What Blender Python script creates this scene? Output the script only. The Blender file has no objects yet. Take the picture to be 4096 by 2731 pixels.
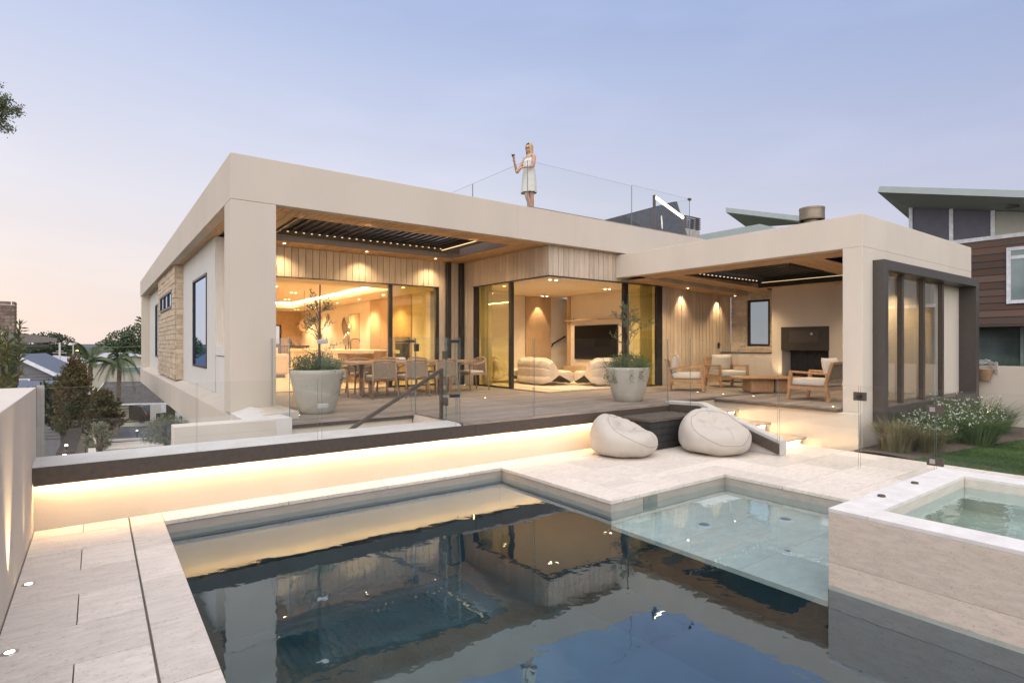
import bpy, bmesh, math, random
from mathutils import Vector, Matrix, noise
R = math.radians
SC = bpy.context.scene
COL = SC.collection
rng = random.Random(7)

# ------------------------------------------------------------------ camera
CAM = Vector((0.0, 0.0, 1.10))
FWD = Vector((0.5929, 0.8053)); RT = Vector((0.8053, -0.5929)); FPX = 2258.0
cam = bpy.data.cameras.new('camera'); cam_o = bpy.data.objects.new('camera', cam); COL.objects.link(cam_o)
cam_o.location = CAM; cam_o.rotation_euler = (R(90), 0, -math.atan2(0.5929, 0.8053))
cam.sensor_width = 36.0; cam.lens = FPX / 4096 * 36; cam.shift_y = 13.5 / 4096
cam.clip_start = 0.05; cam.clip_end = 3000
SC.camera = cam_o

# ------------------------------------------------------------------ world: dusk sky
W = bpy.data.worlds.new('World'); SC.world = W; W.use_nodes = True
wn = W.node_tree.nodes; wl = W.node_tree.links; wn.clear()
w_out = wn.new('ShaderNodeOutputWorld'); w_bg = wn.new('ShaderNodeBackground'); w_bg.inputs['Strength'].default_value = 1.0
tc = wn.new('ShaderNodeTexCoord'); sep = wn.new('ShaderNodeSeparateXYZ'); wl.new(tc.outputs['Generated'], sep.inputs[0])
def w_math(op, a, b=None, clamp=False):
    n = wn.new('ShaderNodeMath'); n.operation = op; n.use_clamp = clamp
    for i, x in enumerate((a, b)):
        if x is None: continue
        if isinstance(x, (int, float)): n.inputs[i].default_value = x
        else: wl.new(x, n.inputs[i])
    return n.outputs[0]
def w_ramp(fac, stops):
    n = wn.new('ShaderNodeValToRGB'); wl.new(fac, n.inputs[0]); e = n.color_ramp.elements
    while len(e) < len(stops): e.new(0.5)
    for el, (p, c) in zip(e, stops): el.position = p; el.color = (*c, 1)
    return n.outputs['Color']
elev = w_math('MAXIMUM', sep.outputs['Z'], 0.0)
# azimuth towards the sunset (left of the view)
SUNSET = Vector((-0.30, 0.954))
az = w_math('ADD', w_math('MULTIPLY', sep.outputs['X'], SUNSET.x), w_math('MULTIPLY', sep.outputs['Y'], SUNSET.y))
azf = w_math('MULTIPLY_ADD', az, 0.62, True) if False else w_math('ADD', w_math('MULTIPLY', az, 0.66), 0.31, True)
warm = w_ramp(elev, [(0.0, (0.79, 0.68, 0.635)), (0.10, (0.80, 0.72, 0.70)), (0.22, (0.74, 0.73, 0.80)), (0.42, (0.55, 0.61, 0.80)), (0.6, (0.33, 0.43, 0.70)), (1.0, (0.17, 0.27, 0.56))])
cool = w_ramp(elev, [(0.0, (0.60, 0.56, 0.62)), (0.12, (0.50, 0.51, 0.64)), (0.30, (0.35, 0.41, 0.62)), (0.5, (0.215, 0.31, 0.56)), (1.0, (0.15, 0.25, 0.52))])
mixw = wn.new('ShaderNodeMix'); mixw.data_type = 'RGBA'; wl.new(azf, mixw.inputs[0]); wl.new(cool, mixw.inputs[6]); wl.new(warm, mixw.inputs[7])
# faint thin cloud streaks
mp = wn.new('ShaderNodeMapping'); mp.inputs['Scale'].default_value = (2.2, 2.2, 9.0); wl.new(tc.outputs['Generated'], mp.inputs[0])
cn = wn.new('ShaderNodeTexNoise'); cn.inputs['Scale'].default_value = 1.3; cn.inputs['Detail'].default_value = 5; wl.new(mp.outputs[0], cn.inputs['Vector'])
cr = w_ramp(cn.outputs['Fac'], [(0.45, (0, 0, 0)), (0.75, (0.055, 0.05, 0.055))])
addc = wn.new('ShaderNodeMix'); addc.data_type = 'RGBA'; addc.blend_type = 'ADD'; addc.inputs[0].default_value = 1.0
wl.new(mixw.outputs[2], addc.inputs[6]); wl.new(cr, addc.inputs[7])
sky = wn.new('ShaderNodeTexSky'); sky.sky_type = 'NISHITA'; sky.sun_disc = False
sky.sun_elevation = R(3); sky.sun_rotation = math.atan2(SUNSET.x, SUNSET.y)
skm = wn.new('ShaderNodeMix'); skm.data_type = 'RGBA'; skm.blend_type = 'ADD'; skm.inputs[0].default_value = 0.006
wl.new(addc.outputs[2], skm.inputs[6]); wl.new(sky.outputs[0], skm.inputs[7])
wl.new(skm.outputs[2], w_bg.inputs['Color']); wl.new(w_bg.outputs[0], w_out.inputs['Surface'])

# soft dusk key: one very wide sun
sun = bpy.data.lights.new('sun', 'SUN'); sun.energy = 4.0; sun.angle = R(120); sun.color = (1.0, 0.905, 0.80)
sun_o = bpy.data.objects.new('sun', sun); COL.objects.link(sun_o)
sun_o.rotation_euler = Vector((0.42, 0.58, -0.98)).to_track_quat('-Z', 'Y').to_euler()

vs = SC.view_settings; vs.view_transform = 'Standard'; vs.look = 'None'; vs.gamma = 1.0; vs.exposure = 0.13; vs.use_curve_mapping = False
SC.render.engine = 'CYCLES'
cy = SC.cycles
cy.use_denoising = True; cy.max_bounces = 9; cy.diffuse_bounces = 4; cy.glossy_bounces = 5; cy.transmission_bounces = 6
cy.transparent_max_bounces = 24; cy.caustics_reflective = False; cy.caustics_refractive = False
cy.sample_clamp_indirect = 6.0; cy.sample_clamp_direct = 0

# ------------------------------------------------------------------ measuring helpers (photo ray meets a known plane)
def ray(u, v):
    d = FWD * FPX + RT * (u - 2048.0); return Vector((d.x, d.y, -(v - 1379.0)))
def Zp(u, v, z): d = ray(u, v); return CAM + d * ((z - CAM.z) / d.z)
def Xp(u, v, x): d = ray(u, v); return CAM + d * (x / d.x)
def Yp(u, v, y): d = ray(u, v); return CAM + d * (y / d.y)
def Dp(u, v, dep): return CAM + ray(u, v) * (dep / FPX)

# ------------------------------------------------------------------ mesh helpers
class MB:
    def __init__(s): s.v = []; s.f = []; s.m = []
    def add(s, vs_, fs, mi=0):
        b = len(s.v); s.v += [tuple(p) for p in vs_]
        for f in fs: s.f.append(tuple(b + i for i in f)); s.m.append(mi)
        return s
    def box(s, x0, y0, z0, x1, y1, z1, mi=0, M=None):
        if x0 > x1: x0, x1 = x1, x0
        if y0 > y1: y0, y1 = y1, y0
        if z0 > z1: z0, z1 = z1, z0
        p = [Vector(q) for q in ((x0,y0,z0),(x1,y0,z0),(x1,y1,z0),(x0,y1,z0),(x0,y0,z1),(x1,y0,z1),(x1,y1,z1),(x0,y1,z1))]
        if M is not None: p = [M @ q for q in p]
        return s.add(p, [(0,3,2,1),(4,5,6,7),(0,1,5,4),(1,2,6,5),(2,3,7,6),(3,0,4,7)], mi)
    def hexa(s, p, mi=0):   # 4 bottom + 4 top points
        return s.add(p, [(0,3,2,1),(4,5,6,7),(0,1,5,4),(1,2,6,5),(2,3,7,6),(3,0,4,7)], mi)
    def quad(s, a, b, c, d, mi=0): return s.add([a, b, c, d], [(0,1,2,3)], mi)
    def poly(s, pts, mi=0): return s.add(pts, [tuple(range(len(pts)))], mi)
    def prism(s, pts, ext, mi=0):
        n = len(pts); e = Vector(ext); q = [Vector(p) for p in pts] + [Vector(p) + e for p in pts]
        fs = [tuple(range(n - 1, -1, -1)), tuple(range(n, 2 * n))] + [(i, (i + 1) % n, n + (i + 1) % n, n + i) for i in range(n)]
        return s.add(q, fs, mi)
    def tube(s, pts, rad, n=8, mi=0, cap=True):
        pts = [Vector(p) for p in pts]
        if isinstance(rad, (int, float)): rad = [rad] * len(pts)
        rings = []; prev = None
        for i, p in enumerate(pts):
            t = (pts[min(i + 1, len(pts) - 1)] - pts[max(i - 1, 0)]).normalized()
            if prev is None:
                a = Vector((0, 0, 1)) if abs(t.z) < 0.9 else Vector((1, 0, 0)); u = t.cross(a).normalized()
            else:
                u = (prev - t * prev.dot(t)).normalized()
            prev = u; w = t.cross(u)
            rings.append([p + (u * math.cos(2 * math.pi * k / n) + w * math.sin(2 * math.pi * k / n)) * rad[i] for k in range(n)])
        vs_ = [q for r in rings for q in r]; fs = []
        for i in range(len(pts) - 1):
            for k in range(n): fs.append((i*n + k, i*n + (k+1) % n, (i+1)*n + (k+1) % n, (i+1)*n + k))
        if cap: fs += [tuple(range(n - 1, -1, -1)), tuple((len(pts)-1)*n + k for k in range(n))]
        return s.add(vs_, fs, mi)
    def bar(s, a, b, w, h, mi=0, up=(0,0,1)):      # rectangular bar from a to b
        a = Vector(a); b = Vector(b); t = (b - a).normalized(); up = Vector(up)
        if abs(t.dot(up)) > 0.98: up = Vector((0, 1, 0))
        sd = t.cross(up).normalized() * (w / 2); u = sd.cross(t).normalized() * (h / 2)
        p = [a - sd - u, a + sd - u, a + sd + u, a - sd + u, b - sd - u, b + sd - u, b + sd + u, b - sd + u]
        return s.add(p, [(0,1,2,3),(7,6,5,4),(0,4,5,1),(1,5,6,2),(2,6,7,3),(3,7,4,0)], mi)
    def lathe(s, prof, n=32, mi=0, c=(0,0,0)):
        c = Vector(c); vs_ = []; fs = []
        for r, z in prof:
            for k in range(n): vs_.append(c + Vector((r*math.cos(2*math.pi*k/n), r*math.sin(2*math.pi*k/n), z)))
        for i in range(len(prof) - 1):
            for k in range(n): fs.append((i*n+k, i*n+(k+1)%n, (i+1)*n+(k+1)%n, (i+1)*n+k))
        return s.add(vs_, fs, mi)
    def disc(s, c, r, nrm=(0,0,1), n=14, mi=0):
        c = Vector(c); q = Vector(nrm).to_track_quat('Z', 'Y')
        return s.add([c + q @ Vector((r*math.cos(2*math.pi*k/n), r*math.sin(2*math.pi*k/n), 0)) for k in range(n)], [tuple(range(n))], mi)
    def grid(s, fn, nu, nv, mi=0, wrapu=False):
        vs_ = []; fs = []
        for j in range(nv + 1):
            for i in range(nu if wrapu else nu + 1): vs_.append(fn(i / nu, j / nv))
        w = nu if wrapu else nu + 1
        for j in range(nv):
            for i in range(nu): fs.append((j*w + i, j*w + (i+1) % w, (j+1)*w + (i+1) % w, (j+1)*w + i))
        return s.add(vs_, fs, mi)
    def mesh(s, name):
        me = bpy.data.meshes.new(name); me.from_pydata(s.v, [], s.f)
        if any(s.m): me.polygons.foreach_set('material_index', s.m)
        me.update(); return me

def O(name, mb, mats, parent=None, smooth=False, bevel=0, kind=None, label=None, cat=None, group=None, loc=None, sub=0, fix=True):
    me = mb.mesh(name) if isinstance(mb, MB) else mb
    if isinstance(mb, MB) and fix:
        bm = bmesh.new(); bm.from_mesh(me); bmesh.ops.recalc_face_normals(bm, faces=bm.faces); bm.to_mesh(me); bm.free()
    for m in (mats if isinstance(mats, (list, tuple)) else [mats]):
        if isinstance(mb, MB): me.materials.append(m)
    if smooth: me.polygons.foreach_set('use_smooth', [True] * len(me.polygons))
    o = bpy.data.objects.new(name, me); COL.objects.link(o)
    if parent is not None: o.parent = parent
    if loc is not None: o.location = loc
    if bevel:
        b = o.modifiers.new('bevel', 'BEVEL'); b.width = bevel; b.segments = 2; b.limit_method = 'ANGLE'
    if sub:
        b = o.modifiers.new('sub', 'SUBSURF'); b.levels = sub; b.render_levels = sub
    tag(o, label, cat, group, kind); return o
def tag(o, label=None, cat=None, group=None, kind=None):
    if label: o['label'] = label
    if cat: o['category'] = cat
    if group: o['group'] = group
    if kind: o['kind'] = kind
    return o
def thing(name, label, cat, loc=(0,0,0), rz=0, group=None):
    o = bpy.data.objects.new(name, None); COL.objects.link(o); o.location = loc; o.rotation_euler = (0, 0, rz)
    o.empty_display_size = 0.1
    return tag(o, label, cat, group)
def dup(root, loc, rz, label, group=None):
    r = root.copy(); COL.objects.link(r); r.location = loc; r.rotation_euler = (0, 0, rz); r['label'] = label
    if group: r['group'] = group
    for ch in list(root.children):
        c = ch.copy(); COL.objects.link(c); c.parent = r
        for g in list(ch.children):
            d = g.copy(); COL.objects.link(d); d.parent = c
    return r

# ------------------------------------------------------------------ materials
def nodes(name):
    m = bpy.data.materials.new(name); m.use_nodes = True; nt = m.node_tree; nt.nodes.clear()
    out = nt.nodes.new('ShaderNodeOutputMaterial'); return m, nt.nodes, nt.links, out
def mul(c, k): return tuple(min(1.0, x * k) for x in c)
def mat(name, col, rough=0.6, var=0.12, scale=8, stretch=(1,1,1), bump=0.0, bscale=80, spec=0.4, metal=0.0, rnd=0.0, col2=None, lo=0.35, hi=0.65, detail=5, transl=0.0, bstretch=None, sheen=0.0):
    m, n, l, out = nodes(name)
    b = n.new('ShaderNodeBsdfPrincipled'); l.new(b.outputs[0], out.inputs[0])
    b.inputs['Roughness'].default_value = rough; b.inputs['Metallic'].default_value = metal; b.inputs['Specular IOR Level'].default_value = spec
    if sheen: b.inputs['Sheen Weight'].default_value = sheen
    t = n.new('ShaderNodeTexCoord'); mp = n.new('ShaderNodeMapping'); mp.inputs['Scale'].default_value = stretch; l.new(t.outputs['Object'], mp.inputs[0])
    oi = n.new('ShaderNodeObjectInfo')
    if rnd:      # shift the pattern per object
        ad = n.new('ShaderNodeVectorMath'); ad.operation = 'ADD'; cb = n.new('ShaderNodeCombineXYZ')
        mm = n.new('ShaderNodeMath'); mm.operation = 'MULTIPLY'; mm.inputs[1].default_value = 37.0; l.new(oi.outputs['Random'], mm.inputs[0])
        for i in range(3): l.new(mm.outputs[0], cb.inputs[i])
        l.new(mp.outputs[0], ad.inputs[0]); l.new(cb.outputs[0], ad.inputs[1]); vec = ad.outputs[0]
    else: vec = mp.outputs[0]
    tx = n.new('ShaderNodeTexNoise'); tx.inputs['Scale'].default_value = scale; tx.inputs['Detail'].default_value = detail; l.new(vec, tx.inputs['Vector'])
    rp = n.new('ShaderNodeValToRGB'); l.new(tx.outputs['Fac'], rp.inputs[0])
    rp.color_ramp.elements[0].position = lo; rp.color_ramp.elements[0].color = (*(mul(col, 1 - var) if col2 is None else col2), 1)
    rp.color_ramp.elements[1].position = hi; rp.color_ramp.elements[1].color = (*(mul(col, 1 + var) if col2 is None else col), 1)
    c = rp.outputs['Color']
    if rnd:
        hs = n.new('ShaderNodeHueSaturation'); mr = n.new('ShaderNodeMapRange'); mr.inputs[3].default_value = 1 - rnd; mr.inputs[4].default_value = 1 + rnd
        l.new(oi.outputs['Random'], mr.inputs[0]); l.new(mr.outputs[0], hs.inputs['Value']); l.new(c, hs.inputs['Color']); c = hs.outputs[0]
    l.new(c, b.inputs['Base Color'])
    if bump:
        m2 = n.new('ShaderNodeMapping'); m2.inputs['Scale'].default_value = bstretch or stretch; l.new(t.outputs['Object'], m2.inputs[0])
        t2 = n.new('ShaderNodeTexNoise'); t2.inputs['Scale'].default_value = bscale; t2.inputs['Detail'].default_value = 4; l.new(m2.outputs[0], t2.inputs['Vector'])
        bp = n.new('ShaderNodeBump'); bp.inputs['Strength'].default_value = bump; bp.inputs['Distance'].default_value = 0.01; l.new(t2.outputs['Fac'], bp.inputs['Height']); l.new(bp.outputs[0], b.inputs['Normal'])
    if transl:
        tr = n.new('ShaderNodeBsdfTranslucent'); l.new(c, tr.inputs[0]); mx = n.new('ShaderNodeMixShader'); mx.inputs[0].default_value = transl
        l.new(b.outputs[0], mx.inputs[1]); l.new(tr.outputs[0], mx.inputs[2]); l.new(mx.outputs[0], out.inputs[0])
    return m
def travertine(name, col, dark, stretch, hole=0.62, rnd=0.07, rough=0.55):
    m, n, l, out = nodes(name)
    b = n.new('ShaderNodeBsdfPrincipled'); l.new(b.outputs[0], out.inputs[0]); b.inputs['Roughness'].default_value = rough; b.inputs['Specular IOR Level'].default_value = 0.35
    t = n.new('ShaderNodeTexCoord'); mp = n.new('ShaderNodeMapping'); mp.inputs['Scale'].default_value = stretch; l.new(t.outputs['Object'], mp.inputs[0])
    oi = n.new('ShaderNodeObjectInfo'); mm = n.new('ShaderNodeMath'); mm.operation = 'MULTIPLY'; mm.inputs[1].default_value = 29.0; l.new(oi.outputs['Random'], mm.inputs[0])
    cb = n.new('ShaderNodeCombineXYZ'); [l.new(mm.outputs[0], cb.inputs[i]) for i in range(3)]
    ad = n.new('ShaderNodeVectorMath'); l.new(mp.outputs[0], ad.inputs[0]); l.new(cb.outputs[0], ad.inputs[1])
    def nz(sc, dt): 
        x = n.new('ShaderNodeTexNoise'); x.inputs['Scale'].default_value = sc; x.inputs['Detail'].default_value = dt; x.inputs['Roughness'].default_value = 0.65; l.new(ad.outputs[0], x.inputs['Vector']); return x.outputs['Fac']
    a = n.new('ShaderNodeValToRGB'); l.new(nz(2.2, 8), a.inputs[0])
    a.color_ramp.elements[0].position = 0.3; a.color_ramp.elements[0].color = (*mul(col, 0.86), 1)
    a.color_ramp.elements[1].position = 0.7; a.color_ramp.elements[1].color = (*mul(col, 1.08), 1)
    h1 = n.new('ShaderNodeValToRGB'); l.new(nz(17, 3), h1.inputs[0]); h1.color_ramp.elements[0].position = hole; h1.color_ramp.elements[1].position = hole + 0.10
    h2 = n.new('ShaderNodeValToRGB'); l.new(nz(3.1, 2), h2.inputs[0]); h2.color_ramp.elements[0].position = 0.44; h2.color_ramp.elements[1].position = 0.60
    mk = n.new('ShaderNodeMath'); mk.operation = 'MULTIPLY'; l.new(h1.outputs[0], mk.inputs[0]); l.new(h2.outputs[0], mk.inputs[1])
    mx = n.new('ShaderNodeMix'); mx.data_type = 'RGBA'; l.new(mk.outputs[0], mx.inputs[0]); l.new(a.outputs[0], mx.inputs[6]); mx.inputs[7].default_value = (*dark, 1)
    hs = n.new('ShaderNodeHueSaturation'); mr = n.new('ShaderNodeMapRange'); mr.inputs[3].default_value = 1 - rnd; mr.inputs[4].default_value = 1 + rnd
    l.new(oi.outputs['Random'], mr.inputs[0]); l.new(mr.outputs[0], hs.inputs['Value']); l.new(mx.outputs[2], hs.inputs['Color']); l.new(hs.outputs[0], b.inputs['Base Color'])
    bp = n.new('ShaderNodeBump'); bp.inputs['Strength'].default_value = 0.35; bp.inputs['Distance'].default_value = 0.004; bp.invert = True; l.new(mk.outputs[0], bp.inputs['Height']); l.new(bp.outputs[0], b.inputs['Normal'])
    return m
def schlick(n, l, f0, power=5.0, nrm=None, boost=1.0):
    g = n.new('ShaderNodeNewGeometry'); d = n.new('ShaderNodeVectorMath'); d.operation = 'DOT_PRODUCT'
    l.new(g.outputs['Incoming'], d.inputs[0]); l.new(nrm if nrm is not None else g.outputs['Normal'], d.inputs[1])
    def mth(op, a, b=None, clamp=False):
        m_ = n.new('ShaderNodeMath'); m_.operation = op; m_.use_clamp = clamp
        for i, x in enumerate((a, b)):
            if x is None: continue
            if isinstance(x, (int, float)): m_.inputs[i].default_value = x
            else: l.new(x, m_.inputs[i])
        return m_.outputs[0]
    c = mth('ABSOLUTE', d.outputs['Value']); o = mth('SUBTRACT', 1.0, c, True); pw = mth('POWER', o, power)
    return mth('MULTIPLY', mth('ADD', mth('MULTIPLY', pw, 1 - f0), f0), boost, True)
def glass(name, tint, ior=1.5, rough=0.0, boost=1.0, gcol=(1, 1, 1)):
    m, n, l, out = nodes(name)
    tr = n.new('ShaderNodeBsdfTransparent'); tr.inputs[0].default_value = (*tint, 1)
    gl = n.new('ShaderNodeBsdfGlossy'); gl.inputs['Roughness'].default_value = rough; gl.inputs[0].default_value = (*gcol, 1)
    f = schlick(n, l, ((ior - 1) / (ior + 1)) ** 2, boost=boost)
    mx = n.new('ShaderNodeMixShader'); l.new(f, mx.inputs[0]); l.new(tr.outputs[0], mx.inputs[1]); l.new(gl.outputs[0], mx.inputs[2]); l.new(mx.outputs[0], out.inputs[0])
    return m
def water(name, tint, bump, scale, stretch=(1,1,1), f0=0.03):
    m, n, l, out = nodes(name)
    t = n.new('ShaderNodeTexCoord'); mp = n.new('ShaderNodeMapping'); mp.inputs['Scale'].default_value = stretch; l.new(t.outputs['Object'], mp.inputs[0])
    a = n.new('ShaderNodeTexNoise'); a.inputs['Scale'].default_value = scale; a.inputs['Detail'].default_value = 3.0; a.inputs['Roughness'].default_value = 0.45; a.inputs['Distortion'].default_value = 0.4; l.new(mp.outputs[0], a.inputs['Vector'])
    bp = n.new('ShaderNodeBump'); bp.inputs['Strength'].default_value = bump; bp.inputs['Distance'].default_value = 0.02; a2 = n.new('ShaderNodeTexNoise'); a2.inputs['Scale'].default_value = scale * 5.5; a2.inputs['Detail'].default_value = 2.0; l.new(mp.outputs[0], a2.inputs['Vector'])
    hm = n.new('ShaderNodeMath'); hm.operation = 'MULTIPLY_ADD'; hm.inputs[1].default_value = 0.13; l.new(a2.outputs['Fac'], hm.inputs[0]); l.new(a.outputs['Fac'], hm.inputs[2]); l.new(hm.outputs[0], bp.inputs['Height'])
    tr = n.new('ShaderNodeBsdfTransparent'); tr.inputs[0].default_value = (*tint, 1)
    gl = n.new('ShaderNodeBsdfGlossy'); gl.inputs['Roughness'].default_value = 0.0; gl.inputs[0].default_value = (0.78, 0.90, 1.0, 1); l.new(bp.outputs[0], gl.inputs['Normal'])
    f = schlick(n, l, f0, 2.7, bp.outputs[0])
    mx = n.new('ShaderNodeMixShader'); l.new(f, mx.inputs[0]); l.new(tr.outputs[0], mx.inputs[1]); l.new(gl.outputs[0], mx.inputs[2]); l.new(mx.outputs[0], out.inputs[0])
    return m

def emit(name, col, s):
    m, n, l, out = nodes(name); e = n.new('ShaderNodeEmission'); e.inputs[0].default_value = (*col, 1); e.inputs[1].default_value = s; l.new(e.outputs[0], out.inputs[0]); return m
WARM = (1.0, 0.71, 0.40)
M = {}
M['stucco'] = mat('stucco', (0.55, 0.487, 0.412), 0.85, 0.03, 1.6, (1, 1, 0.3), bump=0.25, bscale=160, spec=0.2)
M['stucco_light'] = mat('stucco_light', (0.61, 0.548, 0.465), 0.85, 0.03, 1.6, (1, 1, 0.3), bump=0.2, bscale=160, spec=0.2)
M['cap'] = mat('render_cap', (0.58, 0.55, 0.51), 0.7, 0.05, 4.0, bump=0.1, spec=0.3)
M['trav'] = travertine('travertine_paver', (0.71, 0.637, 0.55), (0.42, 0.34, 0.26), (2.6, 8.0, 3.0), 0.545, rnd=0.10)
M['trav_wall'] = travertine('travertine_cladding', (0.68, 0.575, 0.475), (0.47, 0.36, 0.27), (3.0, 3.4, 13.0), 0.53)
M['trav_pool_shaded'] = travertine('travertine_pool_shaded', (0.40, 0.362, 0.305), (0.28, 0.23, 0.18), (2.0, 4.0, 9.0), 0.62)  # shade under the coping is put into this darker stone colour
M['board'] = mat('weathered_cedar', (0.53, 0.435, 0.335), 0.75, 0.13, 3.0, (22, 22, 0.9), 0.15, 30, rnd=0.10, spec=0.2)
M['soffit'] = mat('soffit_cedar', (0.55, 0.375, 0.225), 0.65, 0.2, 3.0, (20, 1.0, 20), 0.1, 30, rnd=0.10, spec=0.25)
M['soffit_x'] = mat('soffit_cedar_across', (0.55, 0.375, 0.225), 0.65, 0.2, 3.0, (1.0, 20, 20), 0.1, 30, rnd=0.10, spec=0.25)
M['whiteboard'] = mat('pale_boards', (0.60, 0.58, 0.54), 0.7, 0.10, 3.0, (25, 25, 0.8), 0.15, 30, spec=0.25)
M['deck'] = mat('grey_deck_board', (0.255, 0.21, 0.175), 0.7, 0.28, 2.5, (1.2, 26, 26), 0.2, 20, rnd=0.16, spec=0.3)
M['stair_wood'] = mat('stair_wood', (0.50, 0.38, 0.27), 0.6, 0.2, 2.5, (1.5, 22, 22), 0.15, 20, rnd=0.12)
M['bronze'] = mat('dark_bronze_metal', (0.075, 0.058, 0.045), 0.5, 0.1, 20, spec=0.45)
M['bronze_frame'] = mat('bronze_window_box', (0.066, 0.056, 0.050), 0.45, 0.06, 12, spec=0.5)
M['black'] = mat('black_metal', (0.018, 0.017, 0.016), 0.4, 0.1, 20, spec=0.5)
M['char'] = mat('charred_timber', (0.035, 0.034, 0.034), 0.6, 0.35, 3.0, (18, 18, 3), 0.35, 25, spec=0.4)
M['char_lid'] = mat('charred_lid', (0.10, 0.085, 0.07), 0.6, 0.3, 3.0, (2.0, 20, 20), 0.3, 25, spec=0.3)
M['ledgestone'] = mat('pale_ledgestone', (0.60, 0.51, 0.40), 0.9, 0.14, 6, bump=0.6, bscale=25, rnd=0.10, spec=0.15)
M['stone'] = mat('split_limestone', (0.52, 0.42, 0.31), 0.9, 0.16, 6, bump=0.9, bscale=22, rnd=0.10, spec=0.15)
M['wall_in'] = mat('interior_plaster', (0.74, 0.65, 0.52), 0.8, 0.03, 2)
M['ceil_in'] = mat('interior_ceiling', (0.78, 0.70, 0.58), 0.85, 0.02, 2)
M['floor_in'] = mat('oak_floor', (0.56, 0.43, 0.29), 0.45, 0.12, 2.5, (2, 18, 18), spec=0.4)
M['oak'] = mat('oak_veneer', (0.48, 0.33, 0.20), 0.5, 0.14, 2.5, (16, 16, 1.0), spec=0.35)
M['oak_h'] = mat('oak_veneer_flat', (0.48, 0.34, 0.21), 0.5, 0.14, 2.5, (14, 1.2, 14), spec=0.35)
M['bench'] = mat('stone_benchtop', (0.72, 0.60, 0.44), 0.35, 0.08, 4)
M['curtain'] = mat('linen_curtain', (0.60, 0.50, 0.36), 0.9, 0.08, 20, (6, 6, 1), transl=0.25)
M['sofa'] = mat('cream_upholstery', (0.56, 0.46, 0.35), 0.9, 0.05, 12, bump=0.15, bscale=120, sheen=0.2)
M['rug'] = mat('pale_rug', (0.60, 0.50, 0.38), 0.95, 0.1, 40, bump=0.3, bscale=200)
M['cushion'] = mat('cream_cushion', (0.64, 0.58, 0.49), 0.9, 0.05, 30, bump=0.15, bscale=200, sheen=0.2)
M['bean'] = mat('outdoor_canvas', (0.47, 0.425, 0.365), 0.85, 0.015, 8, bump=0.12, bscale=260, sheen=0.15)
M['seam'] = mat('grey_piping', (0.25, 0.25, 0.26), 0.8)
M['teak'] = mat('teak', (0.42, 0.235, 0.115), 0.5, 0.18, 3, (14, 14, 2.0), 0.08, 30, rnd=0.06, spec=0.35)
M['teak_pale'] = mat('weathered_teak', (0.35, 0.225, 0.14), 0.6, 0.18, 3, (14, 14, 2.0), 0.08, 30, rnd=0.06, spec=0.3)
M['weave'] = mat('rope_weave', (0.26, 0.20, 0.145), 0.9, 0.35, 90, (1, 1, 1), 0.6, 120, detail=1)
M['pot'] = mat('cast_planter', (0.42, 0.385, 0.325), 0.75, 0.06, 5, bump=0.12, bscale=90)
M['soil'] = mat('potting_soil', (0.05, 0.035, 0.025), 0.95, 0.3, 30, bump=0.6, bscale=60)
M['olive'] = mat('olive_leaf', (0.105, 0.125, 0.065), 0.55, 0.3, 3, transl=0.15)
M['herb'] = mat('herb_leaf', (0.085, 0.135, 0.045), 0.6, 0.35, 4, transl=0.2)
M['bark'] = mat('bark', (0.14, 0.10, 0.07), 0.9, 0.3, 12, (2, 2, 0.6), 0.5, 30)
M['gl_fence'] = glass('fence_glass', (0.955, 0.97, 0.96), 1.5)
M['gl_edge'] = mat('glass_edge', (0.16, 0.21, 0.20), 0.2, 0.05, 4, spec=0.6)
M['gl_door'] = glass('door_glass', (0.76, 0.76, 0.43), 1.5, boost=3.0)
M['gl_win'] = glass('window_glass', (0.14, 0.17, 0.20), 1.5, boost=2.8, gcol=(0.50, 0.66, 0.90))
M['gl_bay'] = glass('bay_glass', (0.80, 0.82, 0.80), 1.5, boost=1.4)
M['gl_pale'] = glass('pale_glass', (0.40, 0.48, 0.50), 1.5, boost=1.5)
M['gl_clear'] = glass('clear_glass', (0.9, 0.93, 0.9), 1.5)
M['mirror'] = mat('mirror_metal', (0.80, 0.80, 0.80), 0.04, 0.0, 4, metal=1.0)
M['steel'] = mat('brushed_steel', (0.55, 0.54, 0.52), 0.3, 0.05, 20, metal=0.9)
M['flue'] = mat('bronze_flue', (0.24, 0.20, 0.145), 0.4, 0.08, 10, metal=0.6)
M['led'] = emit('led_strip', (1.0, 0.66, 0.35), 90)
M['led_step'] = emit('led_step', (1.0, 0.66, 0.32), 85)
M['cove'] = emit('led_cove', (1.0, 0.67, 0.34), 75)
M['lamp'] = emit('downlight_lens', (1.0, 0.80, 0.50), 14)
M['thin'] = emit('thin_led', (1.0, 0.70, 0.38), 1.8)
M['lamp_rail'] = emit('rail_led', (1.0, 0.80, 0.52), 9)
M['trav_spa'] = travertine('travertine_spa', (0.60, 0.56, 0.49), (0.4, 0.35, 0.3), (2.0, 4.0, 9.0), 0.62)
M['hood'] = mat('dark_hood', (0.040, 0.034, 0.029), 0.4, 0.08, 8, spec=0.5)
M['ledge'] = travertine('ledge_tile', (0.70, 0.71, 0.67), (0.5, 0.5, 0.46), (2, 4, 2), 0.62)
M['pool_dark'] = mat('pool_tile_dark', (0.016, 0.052, 0.068), 0.4, 0.2, 3)
M['water'] = water('pool_water', (0.86, 0.965, 0.965), 0.15, 1.8, (1.0, 1.0, 1), 0.085)
M['water_spa'] = water('spa_water', (0.80, 0.95, 0.90), 0.30, 4.0, (1,1,1), 0.04)
M['lawn'] = mat('lawn_soil', (0.035, 0.065, 0.018), 0.95, 0.3, 6)
M['grass'] = mat('grass_blade', (0.085, 0.155, 0.040), 0.7, 0.35, 2.0, transl=0.25)
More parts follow.
